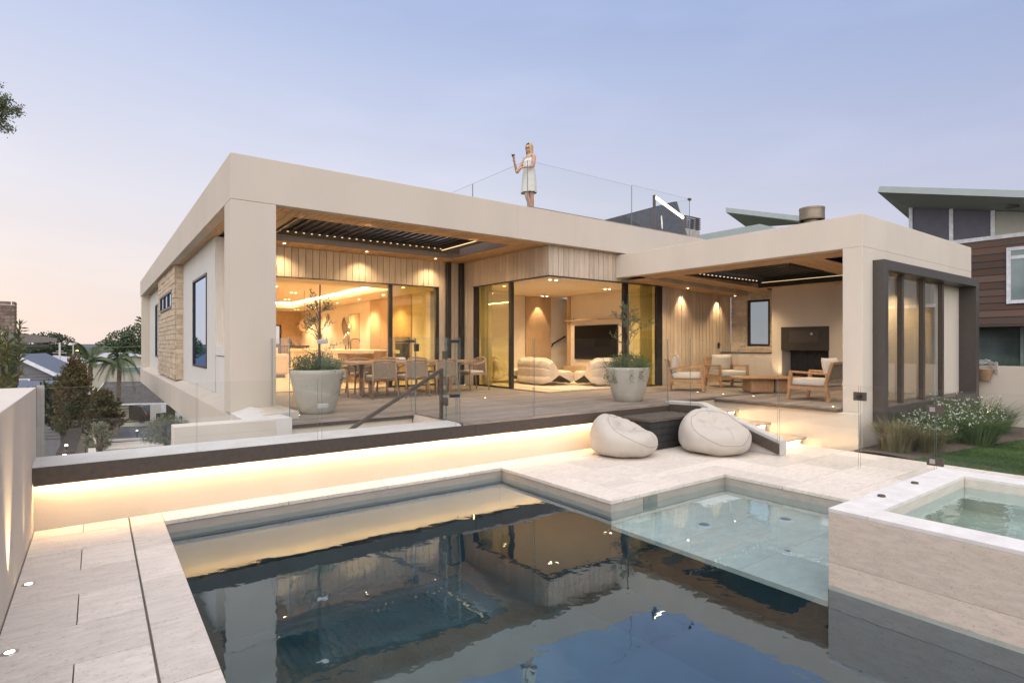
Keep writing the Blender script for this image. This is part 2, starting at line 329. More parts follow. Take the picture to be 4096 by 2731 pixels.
M['mulch'] = mat('garden_mulch', (0.10, 0.075, 0.055), 0.95, 0.4, 40, bump=0.6, bscale=60)
M['asphalt'] = mat('asphalt', (0.055, 0.058, 0.065), 0.9, 0.2, 20)
M['conc'] = mat('concrete', (0.38, 0.36, 0.33), 0.85, 0.1, 8)
def lamp_or_fill_spot(p, power, ang=80, blend=0.6, r=0.03, d=(0,0,-1), col=WARM, parent=None):  # makes the real downlights and uplights, and the added fill spots
    L = bpy.data.lights.new('lamp_or_fill', 'SPOT'); L.energy = power; L.spot_size = R(ang); L.spot_blend = blend; L.shadow_soft_size = r; L.color = col
    o = bpy.data.objects.new('lamp_or_fill', L); COL.objects.link(o); o.location = p
    o.rotation_euler = Vector(d).to_track_quat('-Z', 'Y').to_euler()
    return o

# ================================================================== SETTING: ground, terrace, pool, deck
ZP = -0.665      # paved pool terrace
WL = -0.80       # pool water
XW0, XE = 0.55, 4.69     # pool west / east edge
YN = 6.63; YLEDGE = 4.48; XLEDGE = 6.91; YSPA = 2.12
terrain = MB()
def hill(u, v):
    x = -160 + 420 * u; y = -60 + 460 * v
    dd = x * -0.45 + y * 0.89
    z = -1.75
    if -2 < x < 11 and -14 < y < 7.5: z = -2.7
    if dd > 9: z = -1.75 - min(4.4, (dd - 9) * 0.16)
    if x > 9: z = max(z, -1.75)
    return Vector((x, y, z))
terrain.grid(hill, 84, 92)
O('ground', terrain, mat('ground_earth', (0.10, 0.10, 0.06), 0.95, 0.35, 0.6), kind='structure')

# terrace slab under the pavers, with the pool cut out (built from strips)
tb = MB()
for (x0, y0, x1, y1) in ((-0.48, -3.0, XW0 - 0.06, 6.99), (XW0 - 0.06, YN + 0.06, XE + 0.06, 6.99), (XE + 0.06, YLEDGE + 0.06, 10.1, 6.99), (XLEDGE + 0.06, -3.0, 10.1, YLEDGE + 0.06)):
    tb.box(x0, y0, -2.6, x1, y1, ZP - 0.045)
terrace = O('paved_terrace', tb, M['conc'], kind='structure')
pav = []
def paver(x0, y0, x1, y1, g=0.003, z=ZP, t=0.042):
    b = MB(); dz = rng.uniform(-0.0008, 0.0008); b.box(x0 + g, y0 + g, z - t, x1 - g, y1 - g, z + dz)
    o = O('paver', b, M['trav'], terrace, bevel=0.0025); pav.append(o); return o
# west strip: coping column x .268-.55, field -.48-.268 in courses along x
ys = [6.9 - 0.0]; y = 6.9
row = 0; y = 6.985; courses = []
while y > -2.6:
    y1 = y - (0.30 if row == 0 else 0.545); courses.append((y1, y)); y = y1; row += 1
for i, (a, b) in enumerate(courses):
    if i % 2 == 0: paver(-0.475, a, -0.10, b); paver(-0.10, a, 0.262, b)
    else: paver(-0.475, a, 0.262, b)
y = YN
while y > -2.6:
    paver(0.270, y - 0.80, XW0, y); y -= 0.80
paver(0.270, YN, XW0, 6.985)
x = XW0
while x < XE - 0.01:
    x1 = min(x + 1.2, XE); paver(x, YN, x1, 6.985); x = x1
# terrace east of the pool: coping rows + field
def field(x0, y0, x1, y1, w, h, off):
    yy = y1; k = 0
    while yy > y0 + 0.02:
        ya = max(yy - h, y0); xx = x0; first = True
        while xx < x1 - 0.02:
            ww = w * (0.5 if (first and (k + off) % 2) else 1.0); xb = min(xx + ww, x1)
            if x1 - xb < 0.15: xb = x1
            paver(xx, ya, xb, yy); xx = xb; first = False
        yy = ya; k += 1
paver(XE, YLEDGE, XE + 0.42, 5.6); paver(XE, 5.6, XE + 0.42, 6.985)
field(XE + 0.42, YLEDGE + 0.42, 10.08, 6.985, 1.15, 0.62, 0)
xx = XE + 0.42
while xx < XLEDGE: paver(xx, YLEDGE, min(xx + 0.9, XLEDGE), YLEDGE + 0.42); xx += 0.9
paver(XLEDGE, YLEDGE, XLEDGE + 0.42, YLEDGE + 0.42)
yy = YLEDGE
while yy > YSPA + 0.01: paver(XLEDGE, max(yy - 0.8, YSPA), XLEDGE + 0.42, yy); yy -= 0.8
field(XLEDGE + 0.42, YSPA, 10.08, YLEDGE + 0.42, 1.15, 0.62, 1)
field(7.2, -2.6, 10.08, YSPA, 1.15, 0.62, 0)
# pool shell (walls + floor + ledge)
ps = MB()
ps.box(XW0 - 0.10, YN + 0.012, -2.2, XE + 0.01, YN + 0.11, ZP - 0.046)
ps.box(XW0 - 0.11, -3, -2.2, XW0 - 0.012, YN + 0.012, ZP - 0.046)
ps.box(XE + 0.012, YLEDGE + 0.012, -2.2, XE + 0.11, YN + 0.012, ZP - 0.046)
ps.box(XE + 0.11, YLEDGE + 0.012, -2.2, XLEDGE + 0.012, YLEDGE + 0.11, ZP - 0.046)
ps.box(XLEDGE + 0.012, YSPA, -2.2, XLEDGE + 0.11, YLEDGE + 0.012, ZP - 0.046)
pool = O('swimming_pool', ps, M['trav_pool_shaded'], kind='structure')
b = MB(); b.box(XW0 - 0.012, -3, -2.3, XE, YN + 0.012, -2.05); b.box(XW0 - 0.008, -3, -2.05, XW0 + 0.004, YN, -0.85); b.box(XW0, YN - 0.002, -2.05, XE, YN + 0.010, -0.85); b.box(XE - 0.004, YLEDGE, -2.05, XE + 0.010, YN, -0.85)
O('dark_lining', b, M['pool_dark'], pool)
b = MB(); b.box(XE, YSPA, -2.05, XLEDGE + 0.012, YLEDGE + 0.012, -0.985); O('ledge_base', b, M['pool_dark'], pool)
for i in range(3):
    for j in range(3):
        b = MB(); b.box(XE + i*0.744 + 0.002, YSPA + j*0.79 + 0.002, -0.985, XE + (i+1)*0.744 - 0.002, YSPA + (j+1)*0.79 - 0.002, -0.94); O('ledge_tile', b, M['ledge'], pool)
# skimmer mouth and ledge fittings
b = MB(); b.box(5.25, YLEDGE + 0.004, -0.86, 5.50, YLEDGE + 0.0115, -0.722); O('skimmer_mouth', b, mat('skimmer_dark', (0.20, 0.22, 0.19), 0.6), pool)
M['fit_w'] = mat('white_fitting', (0.70, 0.72, 0.74), 0.4); M['fit_g'] = mat('grey_lens', (0.22, 0.27, 0.34), 0.3)
for k, (u, v) in enumerate(((2816, 2101), (3142, 2079), (3150, 2207))):
    p = Zp(u, v, -0.94); f = MB(); f.lathe([(0.0, 0.012), (0.06, 0.012), (0.085, 0.004), (0.088, 0.0)], 24); o = O('ledge_fitting', f, M['fit_w'], pool, loc=(p.x, p.y, -0.94), smooth=True)
    f = MB(); f.lathe([(0.0, 0.016), (0.055 if k < 2 else 0.025, 0.016), (0.06 if k < 2 else 0.03, 0.012)], 20); O('lens', f, M['fit_g'], o, smooth=True)
b = MB(); b.poly([(XW0 - 0.01, -3, WL), (XE, -3, WL), (XE, YSPA, WL), (XLEDGE + 0.012, YSPA, WL), (XLEDGE + 0.012, YLEDGE + 0.012, WL), (XE + 0.012, YLEDGE + 0.012, WL), (XE + 0.012, YN + 0.012, WL), (XW0 - 0.012, YN + 0.012, WL)])
O('pool_water', b, M['water'], kind='structure')

# spa pool: raised travertine box
spa = thing('spa_pool', 'raised travertine spa pool with pale rim at the edge of the big pool', 'spa pool')
SX0, SX1, SY0, SY1, ST = 4.68, 7.18, -2.6, 2.12, -0.193
IX0, IX1, IY1 = SX0 + 0.27, 6.905, 1.84
def slab(n, a, b_, c, d, z0, z1, m): 
    q = MB(); q.box(a, b_, z0, c, d, z1); return O(n, q, m, spa, bevel=0.002)
slab('dark_lining', SX0 - 0.006, SY0, SX0 - 0.0005, SY1, -2.1, WL - 0.035, M['pool_dark'])
yb = SY1
for k, (ya, yb) in enumerate(((0.55, 2.12), (-1.0, 0.55), (-2.6, -1.0))):
    for (z0, z1) in ((-2.1, -0.62), (-0.62, ST - 0.03)): slab('cladding_slab', SX0, ya + 0.001, SX0 + 0.03, yb - 0.001, z0 + 0.001, z1 - 0.001, M['trav_wall'])
slab('cladding_slab', SX0 + 0.031, SY1 - 0.03, SX1, SY1, -2.1, ST - 0.031, M['trav_wall'])
slab('core', SX0 + 0.03, SY0, IX0 - 0.022, SY1 - 0.03, -2.1, ST - 0.032, M['conc']); slab('core', IX1 + 0.022, SY0, SX1, SY1 - 0.03, -2.1, ST - 0.032, M['conc']); slab('core', IX0 - 0.02, IY1 + 0.022, IX1 + 0.02, SY1 - 0.03, -2.1, ST - 0.032, M['conc'])
M['rim'] = travertine('travertine_rim', (0.70, 0.665, 0.62), (0.5, 0.46, 0.42), (3, 3, 3), 0.68)
for ya, yb in ((1.84, 2.12),): slab('rim_slab', SX0, ya, SX1, yb, ST - 0.03, ST, M['rim'])
for ya, yb in ((0.75, 1.838), (-0.6, 0.748), (-2.6, -0.602)):
    slab('rim_slab', SX0, ya, IX0, yb, ST - 0.03, ST, M['rim']); slab('rim_slab', IX1, ya, SX1, yb, ST - 0.03, ST, M['rim'])
slab('inner_wall', IX0 - 0.02, SY0, IX0, IY1, -1.3, ST - 0.031, M['trav_spa']); slab('inner_wall', IX1, SY0, IX1 + 0.02, IY1, -1.3, ST - 0.031, M['trav_spa']); slab('inner_wall', IX0, IY1, IX1, IY1 + 0.02, -1.3, ST - 0.031, M['trav_spa'])
slab('seat_ledge', IX0, SY0, IX0 + 0.45, IY1, -1.3, -0.52, M['trav_spa']); slab('seat_ledge', IX1 - 0.5, SY0, IX1, IY1, -1.3, -0.52, M['trav_spa']); slab('seat_ledge', IX0 + 0.45, IY1 - 0.85, IX1 - 0.5, IY1, -1.3, -0.52, M['trav_spa'])
slab('footwell', IX0, SY0, IX1, IY1, -1.4, -1.05, mat('spa_floor', (0.15, 0.30, 0.26), 0.5))
b = MB(); b.quad((IX0, SY0, -0.30), (IX1, SY0, -0.30), (IX1, IY1, -0.30), (IX0, IY1, -0.30)); O('spa_water', b, M['water_spa'], spa)
for (u, v) in ((3526, 1985), (3659, 1933)):
    p = Zp(u, v, ST); b = MB(); b.lathe([(0, 0.016), (0.026, 0.016), (0.03, 0.012), (0.03, 0.0)], 20); O('air_button', b, M['bronze'], spa, smooth=True, loc=(p.x, p.y, ST))

# ------------------------------------------------------------------ lit retaining wall between pool and deck, dark channel, white cap
rw = thing('retaining_wall', 'long low rendered wall along the pool, lit by a hidden strip under its dark beam', 'wall')
b = MB(); b.box(-0.48, 6.985, -1.7, 9.0, 7.045, -0.06); O('wall_face', b, M['stucco_light'], rw)
for x0, x1 in ((-0.475, 4.39), (4.395, 8.90)):
    b = MB(); b.box(x0, 6.84, -0.200, x1, 6.984, -0.043); b.box(x0, 6.84, -0.212, x1, 6.846, -0.2003); b.box(x0, 6.896, -0.226, x1, 6.901, -0.2003); O('beam', b, M['bronze'], rw)  # both thin lips are added to hide the strip from the water's reflection
b = MB(); b.box(-0.47, 6.905, -0.212, 8.9, 6.925, -0.2015); O('led_strip', b, M['led'], rw)
def capf(u, v):
    x = -0.48 + u * 4.65; a = math.pi * v
    yy = 7.02 - 0.175 * math.cos(a) if False else 6.86 + v * 0.55
    e = min(v, 1 - v) * 2; zz = -0.043 + 0.030 * min(1, e * 3)
    return Vector((x, yy, zz))
b = MB(); b.grid(capf, 24, 10); b.box(-0.48, 7.046, -0.9, 4.15, 7.40, -0.044); b.quad((4.17, 6.86, -0.043), (4.17, 7.41, -0.043), (4.17, 7.41, -0.5), (4.17, 6.86, -0.2)); O('cap', b, M['cap'], rw)

# left boundary wall
lw = MB(); lw.prism([(-0.48, -3.0, -2.0), (-0.48, 7.3, -2.0), (-0.48, 7.3, 0.68), (-0.48, -3.0, 0.68)], (-0.52, 0, 0))
O('boundary_wall', lw, M['stucco_light'], label='thick pale rendered wall at the left edge beside the paved strip', cat='wall', bevel=0.006)
b = MB(); b.box(-0.478, 7.3, -0.04, -0.42, 7.36, 0.695); O('end_channel', b, M['conc'], bpy.data.objects['boundary_wall'])

# ------------------------------------------------------------------ timber deck
dk = MB(); dk.box(4.2, 7.05, -0.55, 8.9, 13.7, -0.032); dk.box(4.2, 6.86, -0.055, 8.72, 7.049, -0.0325); dk.box(2.36, 8.44, -0.55, 4.2, 13.7, -0.032); dk.box(10.45, 4.55, -0.55, 15.5, 9.9, -0.032); dk.box(8.901, 7.12, -0.55, 10.45, 9.9, -0.032)
b = MB()
deck = O('timber_deck', dk, M['bronze'], kind='structure')
def dboard(x0, x1, y, w=0.137):
    q = MB(); q.box(x0, y, -0.030, x1, y + w, rng.uniform(-0.001, 0.001)); O('deck_board', q, M['deck'], deck, bevel=0.003)
y = 6.845
while y < 13.66:
    segs = []
    if y < 6.95: segs = [(4.18, 8.72)]
    elif y < 8.38: segs = [(4.18, 15.45)] if y > 6.99 else [(4.18, 8.9)]
    elif y < 9.85: segs = [(2.26, 15.45)]
    elif y < 13.66: segs = [(2.26, 8.30)]
    for a, c in segs:
        jo = a + rng.uniform(1.6, 3.4); xs = [a]
        while jo < c - 1.2: xs.append(jo); jo += rng.uniform(3.0, 4.8)
        xs.append(c)
        for p, q in zip(xs, xs[1:]): dboard(p + 0.001, q - 0.001, y)
    y += 0.142
y = 6.98 - 0.142
while y > 4.5: dboard(10.40, 15.45, y); y -= 0.142
b = MB(); b.box(4.18, 6.838, -0.042, 8.72, 6.845, -0.001); b.box(2.25, 8.36, -0.045, 4.18, 8.382, 0.0); O('edge_board', b, M['deck'], deck)
b = MB(); b.box(2.26, 8.372, -0.10, 4.17, 8.40, -0.047); b.box(10.36, 4.56, -0.075, 10.42, 6.97, -0.028); b.box(8.95, 6.95, -0.04, 10.36, 6.975, -0.002); O('edge_trim', b, M['bronze'], deck)
# in-deck marker lights
for (u, v) in ((1195, 1660), (1859, 1539), (1805, 1591), (1941, 1591), (2893, 1576), (3014, 1584), (2790, 1568), (3332, 1626)):
    p = Zp(u, v, 0.0); q = MB(); q.disc((p.x, p.y, 0.004), 0.018); O('marker_light', q, M['lamp'], deck)

# stairwell down to the left, behind the lit wall
sw = thing('garden_stair', 'rendered stair descending to the street behind the lit pool wall', 'stair')
b = MB(); b.box(0.80, 8.40, -2.5, 4.16, 8.72, -0.10); b.box(0.80, 8.401, -0.0995, 2.24, 8.72, 0.045); O('side_wall', b, M['stucco_light'], sw, bevel=0.004)
b = MB(); b.box(4.17, 7.41, -1.0, 4.2, 8.40, -0.033); O('top_riser', b, M['trav_wall'], sw)
for k in range(9):
    q = MB(); q.box(3.9 - 0.30 * (k + 1), 7.41, -0.17 * (k + 1) - 0.3, 4.17 if k == 0 else 3.9 - 0.30 * k, 8.40, -0.17 * (k + 1)); O('tread', q, M['trav'], sw)
b = MB(); b.box(-3.2, 7.41, -1.75, 1.2, 12.5, -1.53); O('landing', b, M['trav'], sw)
hp = Zp(1765, 1675, 0.0)
b = MB(); ptop = Vector((hp.x, hp.y, 0.735)); b.bar(hp, ptop, 0.045, 0.045); e = Yp(1415, 1708, hp.y - 0.02); b.bar(ptop + Vector((0.02, 0, 0)), e, 0.04, 0.05); b.bar(e, e + Vector((-0.6, 0, -0.42)), 0.04, 0.05)
O('handrail', b, M['bronze'], label='slim dark metal handrail on a square post at the head of the garden stair', cat='handrail', bevel=0.004)

# stair up from the terrace to the deck, with lit risers
st = thing('deck_stair', 'three timber steps with glowing risers between terrace and deck', 'stair')
SXL, SXR = 8.98, 10.42
hz = (-0.569, -0.379, -0.187); yf = (5.07, 5.737, 6.395)
tp = [(-0.545, 4.83, 5.62), (-0.365, 5.50, 6.28), (-0.18, 6.16, 6.96)]
tp = [(-0.56, 5.06, 5.74), (-0.375, 5.73, 6.40), (-0.187, 6.39, 6.965)]
for (z, y0, y1) in tp:
    n = 4; w = (y1 - y0) / n
    for k in range(n):
        q = MB(); q.box(SXL, y0 + k*w + 0.002, z - 0.04, SXR - 0.07, y0 + (k+1)*w - 0.002, z); O('tread_board', q, M['stair_wood'], st, bevel=0.003)
    q = MB(); q.box(SXL, y0 + 0.10, z - 0.20, SXR - 0.1, y0 + 0.13, z - 0.045); O('riser', q, M['stucco_light'], st)
    q = MB(); q.box(SXL + 0.02, y0 + 0.078, z - 0.072, SXR - 0.14, y0 + 0.098, z - 0.042); O('led_strip', q, M['led_step'], st)
    q = MB(); q.box(SXL, y0 + 0.14, -1.0, SXR - 0.05, y1, z - 0.045); O('step_core', q, M['stucco_light'], st)
# sloping rendered stringer wall
q = MB(); q.prism([(8.76, 4.70, ZP), (8.76, 6.95, ZP), (8.76, 6.95, 0.03), (8.76, 6.20, 0.055), (8.76, 4.70, -0.43)], (0.20, 0, 0)); O('stringer_wall', q, M['cap'], st, bevel=0.006)
q = MB(); q.prism([(8.715, 4.72, -0.64), (8.715, 6.25, -0.14), (8.715, 6.86, -0.14), (8.715, 6.86, -0.02), (8.715, 6.20, 0.0), (8.715, 4.72, -0.475)], (0.043, 0, 0)); O('metal_channel', q, M['bronze'], st)
# white flank wall under the outdoor room deck edge
q = MB(); q.box(10.43, 4.23, -1.6, 10.6, 6.99, -0.08); q.box(8.98, 6.985, -1.6, 10.43, 7.1, -0.05); O('flank_wall', q, M['stucco_light'], st)

# ================================================================== THE HOUSE
H = thing('modern_house', 'low modern house of pale render and cedar boards with open glass doors', 'house')
Z_S, Z_R, YF, XF = 3.39, 4.112, 9.72, 1.69
def HP(name, boxes, m, bevel=0, parent=None, **k):
    b = MB()
    for x in boxes: b.box(*x)
    return O(name, b, m, parent or H, bevel=bevel, **k)
# fascia ring + roof slab + column + plinth
HP('fascia', [(XF, YF, Z_S, 14.04, 9.90, Z_R)], M['stucco'], 0.006)
HP('control_joint', [(7.30, YF - 0.0015, Z_S + 0.002, 7.304, YF - 0.0002, Z_R - 0.004)], M['conc'])
HP('fascia', [(XF, 9.902, Z_S, 1.88, 32.3, Z_R)], M['stucco'], 0.006)
HP('roof', [(1.881, 9.903, 3.75, 14.0, 10.47, 3.93), (1.881, 13.05, 3.75, 14.0, 32.2, 3.93), (1.881, 10.47, 3.75, 2.9, 13.05, 3.93), (7.7, 10.47, 3.75, 14.0, 13.05, 3.93)], M['conc'])
HP('column', [(XF, YF, 0.03, 2.367, 10.25, Z_S - 0.004)], M['stucco'], 0.006)
pl = MB()
pl.prism([(XF, 8.725, -0.65), (2.45, 8.725, -0.65), (2.45, 8.725, 0.10), (2.0, 8.725, 0.095), (XF, 8.725, -0.012)], (0, 23.57, 0))
O('plinth', pl, M['stucco'], H)
pc = MB(); P2 = Yp(1000, 1625, 9.717); P3 = Yp(1072, 1636, 9.717)
c = [(1.685, 9.717, 0.035), tuple(P2), tuple(P3), (2.25, 8.35, 0.062), (1.66, 8.50, 0.05)]
pc.poly(c); pc.poly([c[4], c[3], (2.25, 8.35, -0.4), (1.66, 8.5, -0.4)]); pc.poly([c[0], c[4], (1.66, 8.5, -0.6), (1.685, 9.717, -0.6)])
O('plinth_cap', pc, M['cap'], H)
HP('lower_wall', [(3.4, 8.73, -7, 3.6, 32, -0.66)], M['stucco'])
HP('end_wall', [(XF + 0.01, 31.5, -0.01, 2.35, 31.75, Z_S - 0.003)], M['stucco_light'])

# ---- cladding
def boards(name_wall, a, b_, fixed, z0, z1, axis, face, skip=None, pitch=0.164, m='board', t=0.022, off=0.0):
    """vertical boards along axis ('x' or 'y') between a and b on plane fixed; face = -1/+1 outward direction"""
    back = MB()
    if axis == 'x': back.box(a, fixed, z0, b_, fixed - face * 0.10, z1)
    else: back.box(fixed, a, z0, fixed - face * 0.10, b_, z1)
    w = O(name_wall, back, M['black'], H); s = a - off
    while s < b_ - 0.005:
        p, q = max(a, s) + 0.0065, min(b_, s + pitch) - 0.0065
        if q - p > 0.01:
            o = MB(); f0, f1 = fixed + face * 0.002, fixed + face * (t + rng.uniform(-0.001, 0.001))
            if axis == 'x': o.box(p, f0, z0, q, f1, z1)
            else: o.box(f0, p, z0, f1, q, z1)
            O('board', o, M[m], w)
        s += pitch
    return w
YD = 13.78
boards('header_cladding', 2.95, 7.63, YD, 2.70, Z_S - 0.005, 'x', -1, off=0.075)
boards('wall_cladding', 2.02, 2.95, YD, 0.0, Z_S - 0.005, 'x', -1)
boards('wall_cladding', 7.63, 8.33, YD, 0.0, Z_S - 0.005, 'x', -1)
XL, YL = 8.37, 9.94
boards('header_cladding', YL + 0.022, 13.15, XL, 2.70, Z_S - 0.005, 'y', -1)
boards('wall_cladding', 13.15, YD - 0.03, XL, 0.0, Z_S - 0.005, 'y', -1)
boards('header_cladding', XL + 0.021, 12.38, YL, 2.70, Z_S - 0.005, 'x', -1, off=0.08)
boards('wall_cladding', 12.38, 15.60, YL, 0.0, Z_S + 0.2, 'x', -1)
HP('corner_board', [(XL - 0.026, YL - 0.026, 2.70, XL + 0.02, YL + 0.02, Z_S - 0.006)], M['board'])
HP('head_trim', [(2.95, YD - 0.03, 2.675, 7.63, YD + 0.08, 2.698), (XL - 0.03, YL - 0.03, 2.675, 12.38, YL + 0.07, 2.698), (XL - 0.03, YL + 0.07, 2.675, XL + 0.07, 13.15, 2.698)], M['black'])
HP('downpipe', [(7.80, 13.60, 0.0, 7.93, 13.72, Z_S - 0.01)], M['black'], 0.01)
HP('downpipe', [(8.20, 13.55, 0.0, 8.31, 13.68, Z_S - 0.01)], M['black'], 0.01)

# ---- front soffit boards with louvre opening
LX0, LX1, LY0, LY1 = 2.93, 7.66, 10.47, 13.03
sof = HP('soffit', [(2.37, 9.905, Z_S + 0.03, 2.92, 13.7, Z_S + 0.06), (7.68, 9.905, Z_S + 0.03, 8.36, 13.7, Z_S + 0.06), (2.92, 9.905, Z_S + 0.03, 7.68, 10.45, Z_S + 0.06), (2.92, 13.05, Z_S + 0.03, 7.68, 13.7, Z_S + 0.06)], M['black'])
s = 2.37
while s < 8.34:
    e = min(s + 0.16, 8.345)
    segs = [(10.14, YD - 0.025)] if (e < LX0 + 0.02 or s > LX1 - 0.02) else [(10.14, LY0), (LY1, YD - 0.025)]
    for a, c_ in [(9.915, 10.118)] + segs:
        q = MB(); q.box(s + 0.006, a, Z_S, e - 0.006, c_, Z_S + 0.02); O('soffit_board', q, M['soffit'], sof)
    s += 0.16
q = MB(); q.box(XL - 0.03, 9.902, Z_S + 0.001, 10.5, YL - 0.024, Z_S + 0.02); O('soffit_board', q, M['soffit_x'], sof)
lsof = HP('soffit', [(1.885, 10.26, Z_S + 0.03, 2.4, 31.4, Z_S + 0.06)], M['black'])
for x0, x1 in ((1.885, 1.945), (1.95, 2.07)):
    q = MB(); q.box(x0, 10.255, Z_S, x1, 31.48, Z_S + 0.02); O('soffit_board', q, M['soffit'], lsof)
# ---- louvre roof
lv = HP('louvre_roof', [(LX0, LY0, Z_S + 0.001, LX1, LY0 + 0.04, 3.74), (LX0, LY1 - 0.04, Z_S + 0.001, LX1, LY1, 3.74), (LX0, LY0 + 0.04, Z_S + 0.001, LX0 + 0.04, LY1 - 0.04, 3.74), (LX1 - 0.04, LY0 + 0.04, Z_S + 0.001, LX1, LY1 - 0.04, 3.74)], mat('louvre_frame', (0.16, 0.13, 0.11), 0.5, 0.05))
HP('beam', [(LX0 + 0.04, LY1 - 0.36, 3.455, LX1 - 0.04, LY1 - 0.30, 3.73), (LX1 - 0.55, LY0 + 0.04, 3.455, LX1 - 0.48, LY1 - 0.36, 3.73)], M['bronze'], parent=lv)
k = 0; x = LX0 + 0.10
while x < LX1 - 0.60:
    q = MB(); T = Matrix.Translation((x + 0.085, 0, 3.60)) @ Matrix.Rotation(R(-11), 4, 'Y'); q.box(-0.105, LY0 + 0.045, -0.008, 0.105, LY1 - 0.37, 0.008, M=T); q.box(-0.105, LY0 + 0.045, -0.03, -0.097, LY1 - 0.37, -0.008, M=T)
    O('slat', q, mat('louvre_slat', (0.02, 0.02, 0.024), 0.35, 0.1, spec=0.4) if k == 0 else bpy.data.materials['louvre_slat'], lv)
    q = MB(); q.box(x + 0.10, LY1 - 0.385, 3.535, x + 0.14, LY1 - 0.374, 3.545); O('slat_light', q, M['thin'], lv)
    x += 0.17; k += 1
q = MB(); q.box(LX1 - 0.575, LY0 + 0.3, 3.50, LX1 - 0.56, LY1 - 0.38, 3.512); O('led_strip', q, M['thin'], lv)

# ---- downlights + lamps under the front soffit
for (u, v) in ((1132, 976), (1460, 1009), (1738, 1036)):
    p = Zp(u, v, Z_S); p.y = 13.30
    q = MB(); q.disc((p.x, p.y, Z_S - 0.003), 0.03, (0, 0, -1)); O('downlight', q, M['lamp'], H)
    lamp_or_fill_spot((p.x, p.y + 0.10, Z_S - 0.02), 80, 118, 0.9, d=(0, 0.10, -1))

# ---- left facade (pale boards, windows, stone pier)
XWALL = 2.03
holes = [(14.42, 16.67, 0.56, 2.74), (26.6, 28.2, 0.6, 2.77)]
lf = HP('side_wall', [(XWALL, 13.30, 0.09, 2.2, 14.42, Z_S - 0.004), (XWALL, 14.42, 2.74, 2.2, 16.67, Z_S - 0.004), (XWALL, 14.42, 0.09, 2.2, 16.67, 0.56), (XWALL, 16.67, 0.09, 2.2, 26.6, Z_S - 0.004), (XWALL, 26.6, 2.77, 2.2, 28.2, Z_S - 0.004), (XWALL, 26.6, 0.09, 2.2, 28.2, 0.6), (XWALL, 28.2, 0.09, 2.2, 31.5, Z_S - 0.004)], M['whiteboard'])
y = 13.30
while y < 31.4:
    if not (18.6 < y < 23.9):
        spans = [(0.10, Z_S - 0.006)]
        for (a, b_, z0, z1) in holes:
            if a - 0.02 < y + 0.06 < b_ + 0.02: spans = [(0.10, z0), (z1, Z_S - 0.006)]
        for z0, z1 in spans:
            q = MB(); q.box(XWALL - 0.016, y + 0.003, z0, XWALL - 0.001, y + 0.117, z1); O('board', q, M['whiteboard'], lf)
    y += 0.12
HP('balustrade', [(2.03, 10.26, 0.09, 2.16, 13.29, 0.86), (2.02, 10.26, 0.88, 2.18, 13.29, 1.07)], M['whiteboard'], 0.004)
def window(name, y0, y1, z0, z1, x, fr=0.06, mulls=(), axis='y', m='black', gl='gl_win', dep=0.07, label=None, parent=None):
    w = MB()
    def bx(a, b_, c0, c1, dp=dep):
        if axis == 'y': w.box(x, a, c0, x + dp, b_, c1)
        else: w.box(a, x, c0, b_, x + dp, c1)
    bx(y0, y0 + fr, z0, z1); bx(y1 - fr, y1, z0, z1); bx(y0 + fr, y1 - fr, z0, z0 + fr); bx(y0 + fr, y1 - fr, z1 - fr, z1)
    for q in mulls: bx(q - fr / 2, q + fr / 2, z0 + fr, z1 - fr)
    f = O('window', w, M[m], parent or H, label=label)
    edges = [y0 + fr] + [e for q in mulls for e in (q - fr / 2, q + fr / 2)] + [y1 - fr]
    for a, b_ in zip(edges[::2], edges[1::2]):
        p = MB()
        if axis == 'y': p.quad((x + dep * 0.5, a, z0 + fr), (x + dep * 0.5, b_, z0 + fr), (x + dep * 0.5, b_, z1 - fr), (x + dep * 0.5, a, z1 - fr))
        else: p.quad((a, x + dep * 0.5, z0 + fr), (b_, x + dep * 0.5, z0 + fr), (b_, x + dep * 0.5, z1 - fr), (a, x + dep * 0.5, z1 - fr))
        O('pane', p, M[gl], f)
    return f
window('window', 14.42, 16.67, 0.56, 2.74, XWALL - 0.03, 0.05)
window('window', 26.6, 28.2, 0.6, 2.77, XWALL - 0.03, 0.05)
XP = 1.80
pier = HP('stone_pier', [(XP + 0.02, 18.72, 0.10, 2.03, 19.37, Z_S - 0.01), (XP + 0.02, 23.1, 0.10, 2.03, 23.95, Z_S - 0.01), (XP + 0.02, 19.37, 0.10, 2.03, 23.1, 2.20), (XP + 0.02, 19.37, 2.74, 2.03, 23.1, Z_S - 0.01)], M['stone'])
zc = 0.10; row = 0
while zc < Z_S - 0.02:
    h = min(rng.choice((0.13, 0.15, 0.17)), Z_S - 0.01 - zc); yy = 18.70 - (0.3 if row % 2 else 0)
    while yy < 23.97:
        L = rng.uniform(0.28, 0.6); a, b_ = max(yy, 18.70), min(yy + L, 23.97); zm = zc + h / 2
        for (p, q_) in ([(a, b_)] if not 2.18 < zm < 2.76 else [(a, min(b_, 19.37)), (max(a, 23.1), b_)]):
            if q_ - p > 0.06:
                o = MB(); o.box(XP - rng.uniform(0.0, 0.022), p + 0.004, zc + 0.004, XP + 0.03, q_ - 0.004, zc + h - 0.004); O('stone', o, M['stone'], pier, bevel=0.012)
        yy += L
    o = MB(); o.box(XP + 0.032, 18.72 - rng.uniform(0.0, 0.02), zc + 0.003, 2.02, 18.76, zc + h - 0.003); O('stone', o, M['stone'], pier, bevel=0.012)
    zc += h; row += 1
window('window', 19.37, 23.1, 2.20, 2.74, XP - 0.02, 0.07, (20.6, 21.85))
HP('core', [(2.2, 16.7, 0.0, 2.25, 26.5, Z_S)], M['wall_in'])

